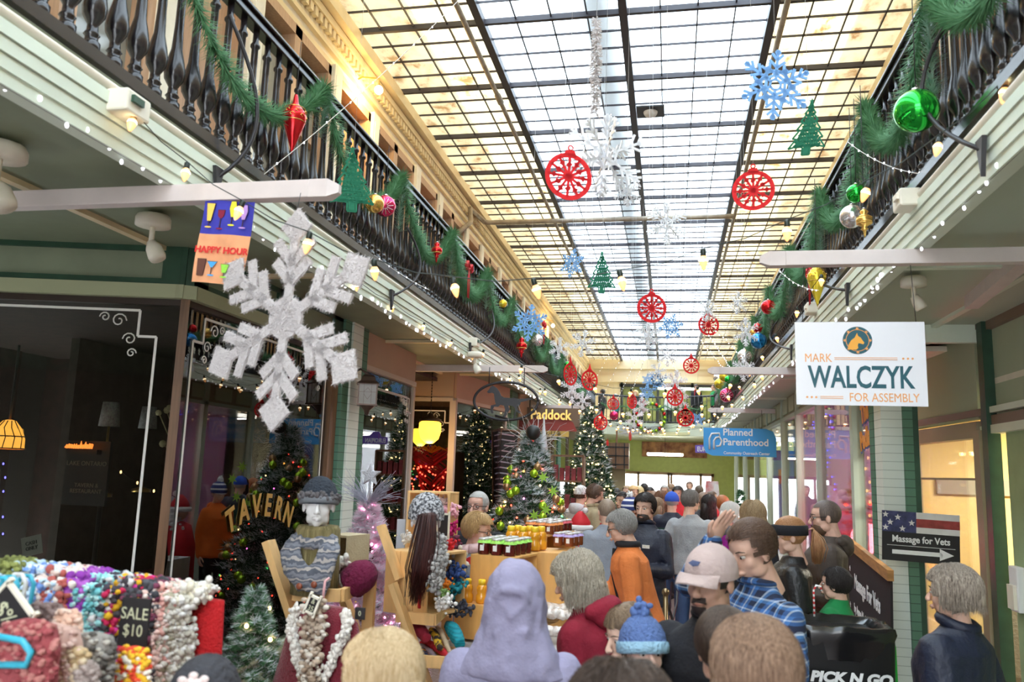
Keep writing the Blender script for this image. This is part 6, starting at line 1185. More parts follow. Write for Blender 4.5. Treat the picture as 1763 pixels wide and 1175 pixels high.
BR = (.09, .045, .025); DK = (.015, .010, .009); BL = (.52, .33, .15); GR = (.32, .30, .29)
# 1 front
person('blurred blonde short haired person nearest at bottom left of centre', 652, 1172, 2.05, 62, 4, hp=5, sex='f', top=cl('beige cloth', (.42, .36, .3)), hair=dict(style='bob', col=(.46, .30, .14), col2=(.78, .62, .40), L=.13, vol=.008, curl=.003), near=True)
t, MH, ML, s, j = person('person in a charcoal knit hat with a white fabric flower at the bottom left', 352, 1222, 2.0, 15, 0, sex='f', top=cl('pinkish knit', (.5, .3, .28)), hair=dict(style='bob', col=(.2, .12, .07), L=.2), near=True)
knit_hat(t, MH, cl('charcoal knit', (.045, .045, .055), bump=.8), vol=.016); b = MB(); rn = random.Random(2)
for k in range(26): a = k*.75; r_ = .008+k*.0017; b.ball((r_*cos(a), -.125-.0+.018*(k/26), .075+r_*sin(a)*.9), .013, 8, sc=(1, .5, .8))
b.xf(MH).build('fabric_flower', cl('white satin', (.85, .70, .68), rough=.4), t)
# hoodie person
t, MH, ML, s, j = person('person seen from behind wearing a lavender hoodie with the hood up', 888, 1034, 3.0, 4, 5, sex='m', w=1.10, top=lav, thick=.030, hair=None, near=True, fold_amp=.011, arms=('down', 'down'))
b = MB(); b.ball((0, -.025, .030), 1, 24, sc=(.108, .128, .120)); loft(b, [((0, -.05, -.25), .21, .12), ((0, -.05, -.20), .18, .125), ((0, -.045, -.14), .142, .12), ((0, -.035, -.07), .118, .118), ((0, -.03, .02), .110, .125)], 24); b.tube([(-.055, -.13, .02), (-.03, -.155, .055), (.03, -.155, .055), (.055, -.13, .02)], .016, 8); b.tube([(-.05, -.135, .015), (0, -.155, -.03), (.05, -.135, .015)], .013, 8); b.tube([(-.11, -.05, -.07), (-.05, -.145, -.095), (.05, -.145, -.085), (.11, -.05, -.05)], .014, 8); b.tube([(-.13, -.06, -.13), (0, -.165, -.165), (.13, -.06, -.13)], .016, 8)
v_, f_, n_ = remesh(b, .009, 3); MB().add(fold(v_, n_, .010, 16, 9), f_, 0, True).xf(MH).build('raised_hood', lav, t)
# curly grey woman
t, MH, ML, s, j = person('woman with wavy grey blonde hair and a burgundy fleece, bending to the left', 990, 1000, 3.95, 68, 20, hp=14, sex='f', top=burg, thick=.030, hem=.85, hair=dict(style='bob', col=(.22, .18, .13), col2=(.72, .64, .52), L=.11, vol=.014, curl=.010, dense=1.2), near=True, coll=('hood', burg, .055, 0), pants=blkc, arms=('down', 'reach'))
b = MB(); b.tube([ML @ Vector((.13*s, -.10*s, 1.43*s)), ML @ Vector((.03*s, -.175*s, 1.28*s)), ML @ Vector((-.10*s, -.16*s, 1.1*s)), ML @ Vector((-.20*s, -.05*s, .98*s))], .014, 6, flat=.4); b.build('bag_strap', cl('black leather', (.02, .018, .02), rough=.4), t); MB().box(ML @ Vector((-.24*s, -.02*s, .90*s)), (.10, .30, .24)).build('shoulder_bag', MATS['black leather'], t, bevel=.02)
person('girl with long brown hair looking down, in front of the bending woman', 1080, 1092, 3.3, 125, 0, hp=15, sex='f', child=True, top=dkgrey, hair=dict(style='long', col=(.13, .08, .05), col2=(.34, .24, .15), L=.34), near=True, skinc=(.76, .50, .38))
t, MH, ML, s, j = person('small child in a blue knitted pompom hat beside the long haired girl', 1108, 1122, 3.15, -158, 0, hp=-4, sex='f', child=True, top=dkgrey, near=True, hair=dict(style='short', col=BR), skinc=(.78, .50, .40))
knit_hat(t, MH, cl('blue chunky knit', (.12, .20, .46), bump=1.0, bs=90), brim=(cl('light blue knit', (.30, .50, .66), bump=1.0), .022), pom=cl('blue pompom wool', (.10, .17, .40)), vol=.016)
person('blurred dark brown hair of a person at the bottom centre edge', 1070, 1262, 1.75, -5, 0, sex='m', top=blkc, hair=dict(style='bob', col=(.035, .022, .018), col2=(.12, .08, .06), L=.10, vol=.022, curl=.012), near=True)
# cap man
t, MH, ML, s, j = person('man in a pale pink baseball cap and black jacket with a goatee, looking down', 1222, 998, 3.2, 150, 10, hp=4, sex='m', w=1.12, top=blkc, thick=.028, near=True, hair=dict(style='buzz', col=DK), skinc=(.60, .35, .26), arms=('down', 'hold'), coll=('collar', blkc, .022, .068)); beard(t, MH, (.03, .02, .018), False); ball_cap(t, MH, cl('dusty pink cap', (.52, .40, .38)), cl('navy emblem', (.08, .1, .2)))
person('woman with smooth dark brown hair in a low ponytail, in front of the cap man', 1246, 1114, 2.62, 15, 0, sex='f', top=cl('white knit', (.6, .58, .56)), hair=dict(style='pony', col=(.045, .022, .018), col2=(.16, .09, .07), tie=(-.05, -.115, -.05), L=.22, dense=1.2, vol=.004), near=True)
person('blurred woman with long straight light brown hair at the bottom right of centre', 1296, 1158, 2.1, 22, 0, sex='f', top=cl('grey wool', (.3, .26, .24)), hair=dict(style='long', col=(.10, .05, .03), col2=(.42, .27, .18), L=.42, vol=.012, dense=1.5, curl=.001), near=True)
# plaid man
t, MH, ML, s, j = person('man in a blue plaid shirt holding his hand on his brown hair', 1292, 948, 3.85, 132, 6, hp=18, hy=-6, sex='m', top=plaid, thick=.018, near=True, hair=dict(style='short', col=(.07, .04, .03), col2=(.20, .12, .08), vol=.006, flow='back'), arms=(((-.1, .1, -.28), (-.06, .22, -.42), 'relaxed'), ((-.0, .22, .10), (-.10, .185, .275), 'flat')), pants=jeans, coll=('collar', plaid, .016, .066))
# headband woman
t, MH, ML, s, j = person('woman in a black headband with a ginger ponytail and black leather jacket', 1357, 922, 5.9, 96, 0, hp=8, sex='f', top=cl('black leather coat', (.014, .014, .016), rough=.4), thick=.024, hem=.95, near=True, hair=dict(style='pony', col=(.35, .13, .05), col2=(.62, .36, .18), tie=(0, -.125, .02), L=.2), skinc=(.75, .47, .36), pants=redc, arms=('down', 'hold'))
b = MB(); b.lathe([(1.0, -.030), (1.06, -.028), (1.06, .030), (1.0, .034)], 30, c=(0, -.014, .030), sx=.089, sy=.110, M=Matrix.Rotation(.12, 3, 'X')); b.xf(MH).build('headband', blkc, t)
# bald man
t, MH, ML, s, j = person('balding bearded man with glasses in a dark brown hooded coat, facing left', 1420, 890, 6.6, 90, 0, hp=6, sex='m', top=brownc, thick=.034, hem=.72, near=True, hair=dict(style='buzz', col=(.07, .05, .045), col2=(.16, .11, .09)), coll=('hood', brownc, .05, 0), skinc=(.70, .42, .32), pants=jeans, arms=('hold', 'hold')); beard(t, MH, (.09, .05, .03)); glasses(t, MH)
# boy
xmas = lambda zr, v, i: (0 if zr > .775+.018*sin(math.atan2(v[1], v[0])*9) else 1)
t, MH, ML, s, j = person('dark haired boy in a green and red christmas jumper beside the black bin', 1437, 1006, 5.85, 68, 0, sex='m', child=True, top=[cl('xmas green knit', (.01, .22, .06)), cl('xmas red knit', (.50, .01, .02))], topmesh=xmas, hair=dict(style='short', col=DK, vol=.004), near=True, arms=('down', 'hold'), hem=.86)
MB().tube([(0, 0, 0), (0, 0, .15), (.015, 0, .18), (.04, 0, .175), (.045, 0, .15)], .006, 6).build('candy_cane', stripes('candy cane', [(.9, .9, .9), (.8, .05, .05)], 35, 'Z', dist=.0), None, loc=atY(1402, 1062, 5.3)); tag(bpy.data.objects['candy_cane'], 'red and white candy cane held beside the christmas jumper boy', 'candy cane')
person('toddler with light brown hair, only the top of the head showing above the bin', 1396, 1082, 5.9, 20, 0, sex='f', child=True, top=redc, hair=dict(style='short', col=(.30, .20, .12)), near=True)
# right woman
t, MH, ML, s, j = person('woman with grey streaked hair in a navy padded jacket at the right edge', 1638, 1022, 4.15, 52, 0, hp=0, sex='f', w=1.22, top=navyc, thick=.040, near=True, hair=dict(style='bob', col=(.10, .07, .055), col2=(.56, .47, .38), L=.05, vol=.012, curl=.004, dense=1.3), coll=('collar', navyc, .026, .072), arms=('down', 'pocket'))
t, MH, ML, s, j = person('person with grey hair, glasses and a bright orange coat, bending left', 1068, 908, 6.5, 92, 16, hp=16, sex='m', top=orgc, thick=.034, hem=.68, near=True, hair=dict(style='short', col=(.17, .16, .155), col2=(.46, .44, .42), vol=.010, curl=0), coll=('scarf', blkc, .026, .070), arms=('down', 'reach'), pants=khaki_t); glasses(t, MH)
t, MH, ML, s, j = person('dark haired bearded man in a navy zip jacket facing the camera', 1110, 874, 7.9, 158, 0, hp=6, sex='m', top=navyc, thick=.030, hem=.78, near=True, hair=dict(style='short', col=DK, vol=.008), pants=khaki_t, arms=('hold', 'hold'), skinc=(.70, .44, .34), coll=('collar', navyc, .022, .068)); beard(t, MH, (.03, .02, .018)); b = MB(); b.box(ML @ Vector((-.085*s, .165*s, 1.27*s)), (.07, .006, .03)); b.build('chest_badge', mat('gold white badge', (.7, .65, .5), .5, col2=(.8, .8, .82), vs_=60), t)
person('crop haired man in a slate grey jumper seen from behind, left of the orange coat', 1044, 880, 8.2, 22, 5, sex='m', w=1.1, top=cl('slate blue grey jumper', (.27, .29, .34)), thick=.022, near=True, hair=dict(style='buzz', col=(.20, .14, .10), col2=(.34, .26, .20)), coll=('collar', redc, .010, .060))
t, MH, ML, s, j = person('brown haired bearded man in a khaki jacket looking down to the right', 1026, 852, 10.9, -72, 8, hp=16, sex='m', top=khc, thick=.038, hair=dict(style='short', col=(.07, .045, .03), vol=.008), coll=('collar', khc, .026, .07), arms=('down', 'hold')); beard(t, MH, (.07, .045, .035))
t, MH, ML, s, j = person('person in a white cap and off white printed hoodie by the golden lit tree', 1001, 852, 11.8, -30, 5, sex='m', top=offw, thick=.030, hair=dict(style='short', col=BR), coll=('hood', offw, .05, 0)); ball_cap(t, MH, whitec)
person('man in a light grey knit jumper and blue jeans walking away in the centre', 1190, 863, 9.5, -14, 0, hy=-30, sex='m', w=1.05, top=greyk, thick=.022, near=True, hem=.86, hair=dict(style='short', col=(.10, .08, .07), col2=(.30, .27, .25)), pants=jeans, arms=('pocket', 'pocket'))
band = lambda zr, v, i: 0 if zr > .74 else (1 if zr > .63 else 2)
t, MH, ML, s, j = person('person in a bright blue cap and navy green and red block jacket from behind', 1157, 864, 11.2, -5, 0, sex='m', top=[navyc, cl('dark teal block', (.02, .07, .06)), cl('dark red block', (.25, .015, .02))], topmesh=band, thick=.04, hair=dict(style='buzz', col=GR), pants=jeans, arms=('down', ((.06, .0, -.27), (.11, .16, -.33), 'grip'))); ball_cap(t, MH, cl('royal blue cap', (.03, .10, .55)))
b = MB(); b.box((0, 0, -.17), (.30, .08, .32), taper=1.0); tb = b.build('shopping_bag', mat('red paper bag', (.62, .02, .03), .5), None, bevel=.01, loc=t.matrix_world.translation+Vector((0, 0, 0)))
bpy.context.view_layer.update(); tb.location = t.matrix_world @ (j[1][2]+Vector((0, .08, -.20))); tag(tb, 'red shopping bag with white letters held low beside the grey jumper man', 'bag'); q = text('WE', .16, .003, .9); q.xf(M_((0, -.043, -.12))); q.build('lettering', white, tb); MB().tube([(-.08, 0, -.01), (-.07, 0, .10), (.07, 0, .10), (.08, 0, -.01)], .006, 5).build('handle', white, tb)
person('white haired woman in a purple coat with a grey fur hood', 1259, 885, 9.9, -52, 5, hp=10, sex='f', top=purp, thick=.034, near=True, hair=dict(style='bob', col=(.62, .60, .58), col2=(.88, .86, .84), L=.08, curl=.006, vol=.006), coll=('hood', cl('grey fur', (.13, .12, .13)), .045, 0), arms=('down', 'hold'))
person('woman with long curly dark blonde hair from behind, right of the purple coat', 1297, 888, 8.6, -12, 0, sex='f', top=blkc, near=True, hair=dict(style='long', col=(.25, .15, .07), col2=(.68, .50, .30), L=.34, curl=.012, vol=.02, dense=1.3))
person('red haired woman in a red top beyond the purple coat', 1243, 868, 13, 25, 0, sex='f', top=redc, hair=dict(style='long', col=(.30, .09, .03), col2=(.5, .2, .08), L=.28, vol=.01))
t, MH, ML, s, j = person('child in a blue and white striped knit hat and orange hoodie', 1085, 878, 9.8, 125, 0, hp=10, sex='f', top=cl('vivid orange hoodie', (.80, .16, .02)), coll=('hood', cl('vivid orange hoodie', (.80, .16, .02)), .045, 0), hair=dict(style='short', col=BR)); knit_hat(t, MH, stripes('navy white knit', [(.03, .05, .2), (.03, .05, .2), (.8, .8, .85)], 16, 'Z'), pom=whitec)
person('young woman with dark pulled back hair behind the striped hat child', 1071, 864, 11.0, 150, 0, sex='f', top=olive, hair=dict(style='pony', col=DK), skinc=(.50, .30, .21))
t, MH, ML, s, j = person('grey haired man with glasses in a black suit behind the blonde stallholder', 822, 872, 6.6, 168, 0, sex='m', top=blkc, w=1.05, thick=.02, near=True, hair=dict(style='buzz', col=(.30, .29, .28), col2=(.5, .49, .48)), skinc=(.66, .38, .30)); glasses(t, MH)
t, MH, ML, s, j = person('blonde short haired stallholder in glasses, grey jumper and pale pink scarf', 824, 914, 5.95, -98, 4, hp=8, sex='f', top=greysw, thick=.026, near=True, hair=dict(style='short', col=(.38, .22, .09), col2=(.72, .50, .24), vol=.016), coll=('scarf', cl('pale pink scarf cloth', (.78, .55, .57)), .036, .078), arms=('reach', 'reach')); glasses(t, MH)
# far crowd
crowd = [(1060, 852, 16.5, 40, 'f', DK, olive, 'woman with dark hair at the left of the far crowd'), (1079, 847, 17, 160, 'm', (.3, .2, .12), khc, 'sandy haired man facing the camera in the far crowd'), (1091, 848, 16, -160, 'f', BL, greysw, 'blonde woman facing the camera in the far crowd'), (1100, 848, 17.5, 20, 'f', (.5, .38, .2), whitec, 'woman with pale curly hair in the far crowd'),
         (1109, 842, 19, 10, 'm', DK, blkc, 'dark haired man deep in the far crowd behind the curly blonde'), (1119, 850, 17, 170, 'f', DK, dkgrey, 'dark haired person facing the camera above the navy jacket man'), (1126, 860, 13.5, 150, 'f', (.1, .05, .03), burg, 'brown haired girl beside the navy jacket man'), (1138, 860, 12.8, 10, 'f', (.13, .06, .03), cl('cream cloth', (.6, .5, .4)), 'woman with wavy auburn hair from behind, left of the blue cap'),
         (1144, 846, 18, 175, 'm', GR, blkc, 'grey haired man facing the camera above the auburn hair woman'), (1167, 850, 14.5, 165, 'f', DK, redc, 'smiling woman with long black hair between the blue cap and grey jumper'), (1187, 838, 22, 170, 'm', (.12, .07, .05), dkgrey, 'tall man far back by the glazed doors'), (1179, 858, 15, 120, 'f', DK, blkc, 'person with dark hair just left of the grey jumper head'),
         (1211, 862, 13.5, 0, 'f', (.16, .11, .08), dkgrey, 'woman with frizzy brown hair right of the grey jumper man'), (1222, 868, 12.2, -40, 'f', DK, blkc, 'woman with long dark hair in black right of the grey jumper man'), (1227, 858, 16, -100, 'm', (.1, .06, .04), redc, 'far person in red by the right shop windows'), (1131, 872, 12.4, 20, 'f', (.20, .13, .08), olive, 'girl with long light brown hair behind the navy jacket man'), (1203, 846, 19, 30, 'm', (.1, .07, .05), khc, 'man in khaki far back near the right shops'), (1156, 843, 20, -20, 'f', (.2, .12, .07), greysw, 'far person in grey above the blue cap')]
for (px, py, Y, fa_, sx, hcol, tp, lab) in crowd: person(lab, px, py, Y, fa_, 0, sex=sx, top=tp, thick=.025, hair=dict(style='short' if sx == 'm' else 'long', col=hcol, L=.26, vol=.006), arms=('down', 'hold'))
up_ = [(1037, 676, 28, 60, 'm', DK, blkc, 'person in black at the left of the end balcony'), (1060, 684, 28, -140, 'm', GR, cl('teal coat', (.02, .25, .25)), 'grey haired person in teal on the end balcony'), (1094, 678, 27.6, 160, 'f', BL, dkgrey, 'blonde woman on the end balcony behind the slim red ornament'), (1104, 683, 27.7, 150, 'f', (.6, .5, .5), burg, 'person in a pale hat and red coat on the end balcony'), (1152, 680, 27.8, 20, 'f', (.5, .4, .3), whitec, 'person in white leaning on the end balcony'), (1199, 668, 26.9, 170, 'f', DK, blkc, 'woman with dark hair and a red plaid scarf at the right of the end balcony'), (1229, 668, 26.4, 110, 'm', (.1, .06, .04), greenc, 'man in a green and red top at the right end of the end balcony')]
for (px, py, Y, fa_, sx, hcol, tp, lab) in up_: person(lab, px, py, Y, fa_, 0, sex=sx, top=tp, thick=.025, hair=dict(style='short' if sx == 'm' else 'bob', col=hcol, L=.14, vol=.006), base=3.68, coll=('scarf', redc, .03, .075) if 'scarf' in lab else None)
# santa figure
p = atY(999, 914, 8.3); t = T('santa_figure', 'santa figure with a red hat and white beard by the big flocked tree', 'figurine', (p.x, 8.3, 0)); zc = p.z; b = MB(); b.lathe([(.20, 0), (.22, .3), (.20, zc-.35), (.14, zc-.14), (.05, zc-.10)], 16); b.build('robe', redc, t); MB().ball((0, 0, zc), .095, 14).build('head', skin(), t)
b = MB(); chunk(b, [(0, -.07, zc-.03), (0, -.10, zc-.12), (0, -.08, zc-.2)], 0, 90, .035, .022); b.build('beard', fuz, t); b = MB(); b.lathe([(.105, zc+.02), (.10, zc+.09), (.06, zc+.15), (.02, zc+.19)], 14); b.build('hat', redm2, t); b = MB(); b.tube([(.105*cos(i*pi/8), .105*sin(i*pi/8), zc+.03) for i in range(17)], .028, 8); b.ball((.05, -.03, zc+.2), .03, 8); b.build('hat_trim', fuz, t)
for a in PEOPLE: print('PERSON', a)
# ---------------------------------------------------------------- mannequin heads with hats and scarves
def mannequin(px, py, Y, rz, label):
    c = atY(px, py, Y); t = T('mannequin_head', label, 'mannequin head', c, rz); hv, hf = HEADS[('f', 'hi')]; q = MB(); q.add([Vector(v)*1.0 for v in hv], hf, 0, True); q.lathe([(.062, -.235), (.055, -.20), (.046, -.15)], 16); q.build('head', skinw, t); return t
I4 = Matrix.Identity(4)
t = mannequin(549, 868, 3.98, pi+.35, 'white mannequin head wearing a charcoal hat with a grey fur brim')
knit_hat(t, I4, cl('slate charcoal knit', (.035, .045, .065), bump=1., bs=90), brim=(cl('grey fur dark', (.22, .24, .27)), .016, cl('grey fur', (.42, .45, .50))), vol=.014)
c = t.location; t = T('scarf', 'grey striped buttoned knit scarf around the first mannequin neck', 'scarf', c, pi+.1); gs = stripes('grey stripe knit', [(.13, .14, .18), (.22, .23, .27), (.10, .11, .14), (.42, .38, .36)], 22, 'Z', dist=.06); b = MB()
b.tube([(.075*cos(a*pi/8), .0+.075*sin(a*pi/8), -.175+.02*cos(a*pi/8*2)) for a in range(17)], .035, 8); b.tube([(.085, .03, -.16), (.10, .10, -.22), (.06, .14, -.30), (-.02, .150, -.38)], [.04, .055, .062, .058], 10, flat=.42); b.tube([(-.085, .03, -.16), (-.10, .10, -.22), (-.075, .13, -.32), (-.05, .14, -.42)], [.04, .055, .062, .06], 10, flat=.42)
v_, f_, n_ = remesh(b, .008, 1); MB().add(fold(v_, n_, .008, 30, 2), f_, 0, True).build('knit', gs, t); b = MB(); b.ball((.01, .182, -.385), .016, 10, sc=(1, .4, 1)); b.ball((-.06, .175, -.375), .016, 10, sc=(1, .4, 1)); b.build('buttons', mat('brown button', (.30, .08, .04), .3), t)
# goods on stand A
maroon = cl('maroon ribbed knit', (.16, .005, .045), bump=1., bs=60)
def beanie(loc, rot, m, label, sc=1., grp=None):
    t = T('knit_hat', label, 'hat', loc, rot=rot, group=grp); b = MB(); vs = []; n = 26; m_ = 12
    b.lathe([(.095*sc, 0), (.105*sc, .02*sc), (.10*sc, .05*sc), (.105*sc, .07*sc), (.098*sc, .12*sc), (.07*sc, .17*sc), (.03*sc, .195*sc), (.001, .20*sc), ], n); b.v = [(x*(1+.035*((i % n) % 2)), y*(1+.035*((i % n) % 2)), z) for i, (x, y, z) in enumerate(b.v)]; b.build('knit', m, t); return t
q = atY(606, 975, 4.1); beanie(q-Vector((0, 0, .09)), (.3, .9, .2), maroon, 'maroon ribbed hat lying on the first pine stand shelf', .80)
q = atY(628, 1008, 4.25)
for i, (px, py, m, lab) in enumerate([(588, 1000, cl('cream bobble knit', (.62, .56, .50)), 'cream knitted ball beside the maroon hat'), (600, 988, cl('dark brown wool', (.10, .05, .04)), 'dark brown wool bundle under the maroon hat'), (580, 968, cl('white wool', (.75, .72, .68)), 'small white wool tuft by the striped scarf')]):
    t = T('wool_bundle', lab, 'wool', atY(px, py, 4.1)); b = MB(); chunk(b, [(-.04, 0, 0), (.05, 0, 0)], 0, 60, .014, .015, seed=i); b.build('wool', m, t)
# burgundy dress with ruffle scarf hanging from stand A
rufm = [cl('beige ruffle', (.55, .44, .34)), cl('taupe ruffle', (.33, .24, .17)), cl('cream ruffle', (.74, .68, .60))]; burgd = mat('burgundy velvet', (.20, .004, .02), .8, bump=.6, bs=160, sheen=.3)
p = atY(560, 1045, 3.45); t = T('hanging_dress', 'burgundy dress with white fur collar hanging under the first pine stand', 'dress', p); b = MB()
loft(b, [((0, 0, -1.0), .36, .07), ((0, 0, -.6), .29, .065), ((0, 0, -.25), .20, .06), ((0, 0, -.06), .155, .05), ((0, 0, 0), .09, .035)], 20); b.build('dress', burgd, t); b = MB()
for sx in (-1, 1): chunk(b, [(sx*.115, -.04, -.01), (sx*.125, -.06, -.08), (sx*.09, -.07, -.17), (sx*.05, -.075, -.27)], 0, 420, .009, .010, seed=3+sx)
b.build('fur_collar', cl('white fur', (.80, .76, .70)), t)
t2 = T('ruffle_scarf', 'beige and taupe ruffled scarf hanging down the front of the burgundy dress', 'scarf', p); b = MB(); rn = random.Random(7)
for z in np.arange(.04, -.62, -.012):
    w_ = .055+.02*(z > -.1)
    for k in range(7): x = rn.uniform(-1, 1)*w_*.75; b.ball((x, -.10-rn.random()*.03, z), rn.uniform(.009, .017), 6, rn.choice([0, 0, 1, 2]), sc=(1.2, .8, .8))
b.build('ruffles', rufm, t2); MB().tube([(0, 0, .0), (0, -.03, .05), (0, -.02, .11), (.01, 0, .12)], .006, 6).build('hook', mat('pink plastic', (.75, .4, .42), .4), t2)
def tagboard(px, py, Y, w_, h_, s_, label, rot=(0, 0, 0), ts=.04, frame=True):
    p = atY(px, py, Y); t = T('price_board', label, 'price sign', p, rot=rot); MB().box((0, 0, 0), (w_, .008, h_)).build('slate', chalkb, t)
    if frame:
        f_ = MB()
        for sx in (-1, 1): f_.box((sx*w_/2, 0, .0), (.010, .014, h_+.03)); f_.box((0, 0, sx*h_/2), (w_, .014, .010))
        f_.build('frame', creamw, t)
    text(s_, ts, .001, .9).xf(M_((0, -.006, 0))).build('chalk_writing', mat('chalk yellow', (.65, .66, .45), .8), t); return t
tagboard(538, 1042, 3.3, .045, .065, '&\n35', 'small cream framed chalk price tag reading 35 on the ruffled scarf', (0, .35, 0), .030); tagboard(620, 1057, 3.5, .045, .05, '0', 'small black price tag at the right of the burgundy dress', (0, 0, 0), .03, False)
# ---------------------------------------------------------------- stand B: crates with the ponytail mannequin
def crate(loc, w_, d_, h_, rz, label, slats=4, m=None):
    t = T('wooden_crate', label, 'crate', loc, rz); m = m or pine
    for (nm, c, sz) in (('bottom_board', (0, 0, .008), (w_, d_, .016)), ('side_board', (-w_/2, 0, h_/2), (.016, d_, h_)), ('side_board', (w_/2, 0, h_/2), (.016, d_, h_))): MB().box(c, sz).build(nm, m, t, bevel=.002)
    for k in range(slats): MB().box((-w_/2+w_*(k+.5)/slats, d_/2, h_/2), (w_/slats*.86, .012, h_)).build('back_slat', m, t, bevel=.002)
    MB().box((0, 0, h_), (w_+.02, d_*.95, .014)).build('top_board', m, t, bevel=.002); return t
Yb = 4.6
t = T('folding_display_stand', 'pine folding stand with crates and hats, right of the pink tree', 'display stand', (0, 0, 0))
for a, c_, Y_ in (((656, 905), (684, 985), 4.5), ((676, 1005), (716, 1120), 4.4)):
    a0, a1 = q3(*a, Y_), q3(*c_, Y_); d = (a1-a0).normalized(); b = MB(); b.bar(a0, a0+d*((a1-a0).length*1.15 if a[1] < 1000 else (a0.z-.02)/abs(d.z)), .03, .08, up=(0, 1, 0)); b.build('leg', pine, t)
for (pa, pb, pc, Y0, Y1) in (((684, 1062), (748, 1068), (790, 1030), 4.45, 5.0), ((715, 1138), (772, 1142), (792, 1125), 4.35, 4.8)):
    s0, s1, s2 = q3(*pa, Y0), q3(*pb, Y0), q3(*pc, Y1); s3 = s2+(s0-s1); b = MB(); b.bar(s0, s1, .02, .06); b.bar(s1, s2, .02, .06); b.bar(s0, s3, .02, .06); b.bar(s3, s2, .02, .06); b.build('shelf_frame', pine, t); b = MB()
    for k in range(6): u = (k+.5)/6; b.bar(s0.lerp(s3, u)-Vector((0, 0, .025)), s1.lerp(s2, u)-Vector((0, 0, .025)), .07, .012)
    b.build('shelf_board', pine, t)
MB().bar(q3(770, 1060, 5.0), Vector((q3(770, 1060, 5.0).x, 5.0, 0)), .04, .06).build('back_leg', pine, t); MB().bar(q3(700, 1060, 5.0), Vector((q3(700, 1060, 5.0).x, 5.0, 0)), .04, .06).build('back_leg', pine, t)
a0 = q3(725, 1056, 4.62); lc = T('wooden_crate', 'big pine crate standing on end with hats inside, under the ponytail mannequin', 'crate', (a0.x, 4.68, a0.z), -.35)
for nm, c, sz in (('front_board', (-.115, -.16, .17), (.10, .014, .34)), ('front_board', (-.01, -.16, .17), (.10, .014, .34)), ('front_board', (.09, -.16, .17), (.09, .014, .34)), ('side_board', (-.165, 0, .17), (.014, .32, .34)), ('bottom_board', (0, 0, .01), (.33, .32, .016)), ('top_board', (0, 0, .335), (.33, .32, .016)), ('back_board', (0, .16, .17), (.33, .014, .34))): MB().box(c, sz).build(nm, pine, lc, bevel=.002)
MB().box((.09, -.170, .09), (.02, .012, .09)).build('handle_slot', redm2, lc, bevel=.008)
a1 = q3(738, 950, 5.0); crate((a1.x, 5.05, a1.z-.0), .27, .16, .36, -.1, 'slatted pine crate standing on end behind the ponytail mannequin')
tagboard(763, 905, 4.75, .07, .13, '', 'small chalkboard standing beside the grey hat', (0, 0, 0))
t = mannequin(733, 895, 4.42, .35, 'mannequin head in a black and white marled hat, seen from behind')
knit_hat(t, I4, mat('marled black white knit', (.05, .05, .06), .9, col2=(.62, .62, .66), vs_=70, bump=1., bs=80, fac=(.42, .58)), vol=.020); hb = MB(); rn = random.Random(12)
for k in range(260): x = rn.gauss(0, .022); y = rn.gauss(0, .010); hb.tube([(.01, -.10, .055), (x*.8, -.145+y, .03), (x*1.1-.01, -.155+y, -.10), (x*1.2-.03, -.15+y, -.24), (x*.9-.045+rn.uniform(-.02, .02), -.14+y, -.34-rn.random()*.10)], [.002, .0028, .0028, .0024, .001], 3)
hb.build('long_ponytail', mat('dark auburn hair', (.028, .008, .008), .35, col2=(.09, .025, .02), vs_=12, stretch=(20, 20, 1)), t)
t2 = T('scarf', 'fluffy grey chunky scarf hanging from the ponytail mannequin', 'scarf', t.location, .35); b = MB(); chunk(b, [(.06, -.05, -.10), (.075, -.12, -.16), (.07, -.14, -.24), (.06, -.14, -.34)], 0, 620, .020, .011, mi=[0, 1], seed=5); b.build('wool', [cl('grey chunky wool', (.30, .29, .28)), cl('light grey chunky wool', (.52, .50, .48))], t2)
goods = [(775, 880, 5.0, cl('pink wool', (.80, .42, .50)), 'pink wool hat on top of the slatted crate', .05), (762, 868, 5.05, cl('pale pink wool', (.78, .60, .58)), 'pale pink wool bundle beside the pink wool hat', .04), (774, 912, 4.95, cl('magenta wool', (.45, .01, .12)), 'magenta wool ball right of the slatted crate', .045), (779, 938, 4.9, cl('plum wool', (.15, .03, .06)), 'plum coloured wool bundle below the magenta ball', .05), (771, 940, 4.75, cl('red wool', (.6, .02, .03)), 'red wool tuft on the shelf beside the grey scarf', .04),
         (782, 970, 4.85, cl('cream cable knit', (.62, .58, .50)), 'cream knitted mitts hanging over the crate edge', .07), (783, 990, 4.7, cl('navy wool', (.02, .05, .18)), 'navy wool hat inside the big crate', .055), (765, 1008, 4.6, cl('orange wool', (.85, .25, .02)), 'orange wool flower inside the big crate', .035), (783, 1012, 4.7, cl('teal wool', (.01, .22, .26)), 'teal wool hat inside the big crate', .05), (762, 1022, 4.55, cl('lime wool', (.35, .55, .20)), 'lime wool ball inside the big crate', .03), (763, 1040, 4.5, cl('white fluffy wool', (.82, .80, .78)), 'white fluffy wool at the front of the big crate', .045),
         (792, 1050, 4.75, cl('black white wool', (.05, .05, .07)), 'black and white knitted gloves on the upper shelf corner', .05), (700, 927, 4.7, cl('off white bits', (.6, .55, .5)), 'off white wool bits at the left of the marled hat', .035)]
for i, (px, py, Y, m, lab, r_) in enumerate(goods):
    t = T('wool_bundle', lab, 'wool', atY(px, py, Y)); b = MB(); chunk(b, [(-r_*.6, 0, 0), (r_*.6, 0, r_*.2)], 0, 90, r_*.42, r_*.22, seed=i); b.build('wool', m, t)
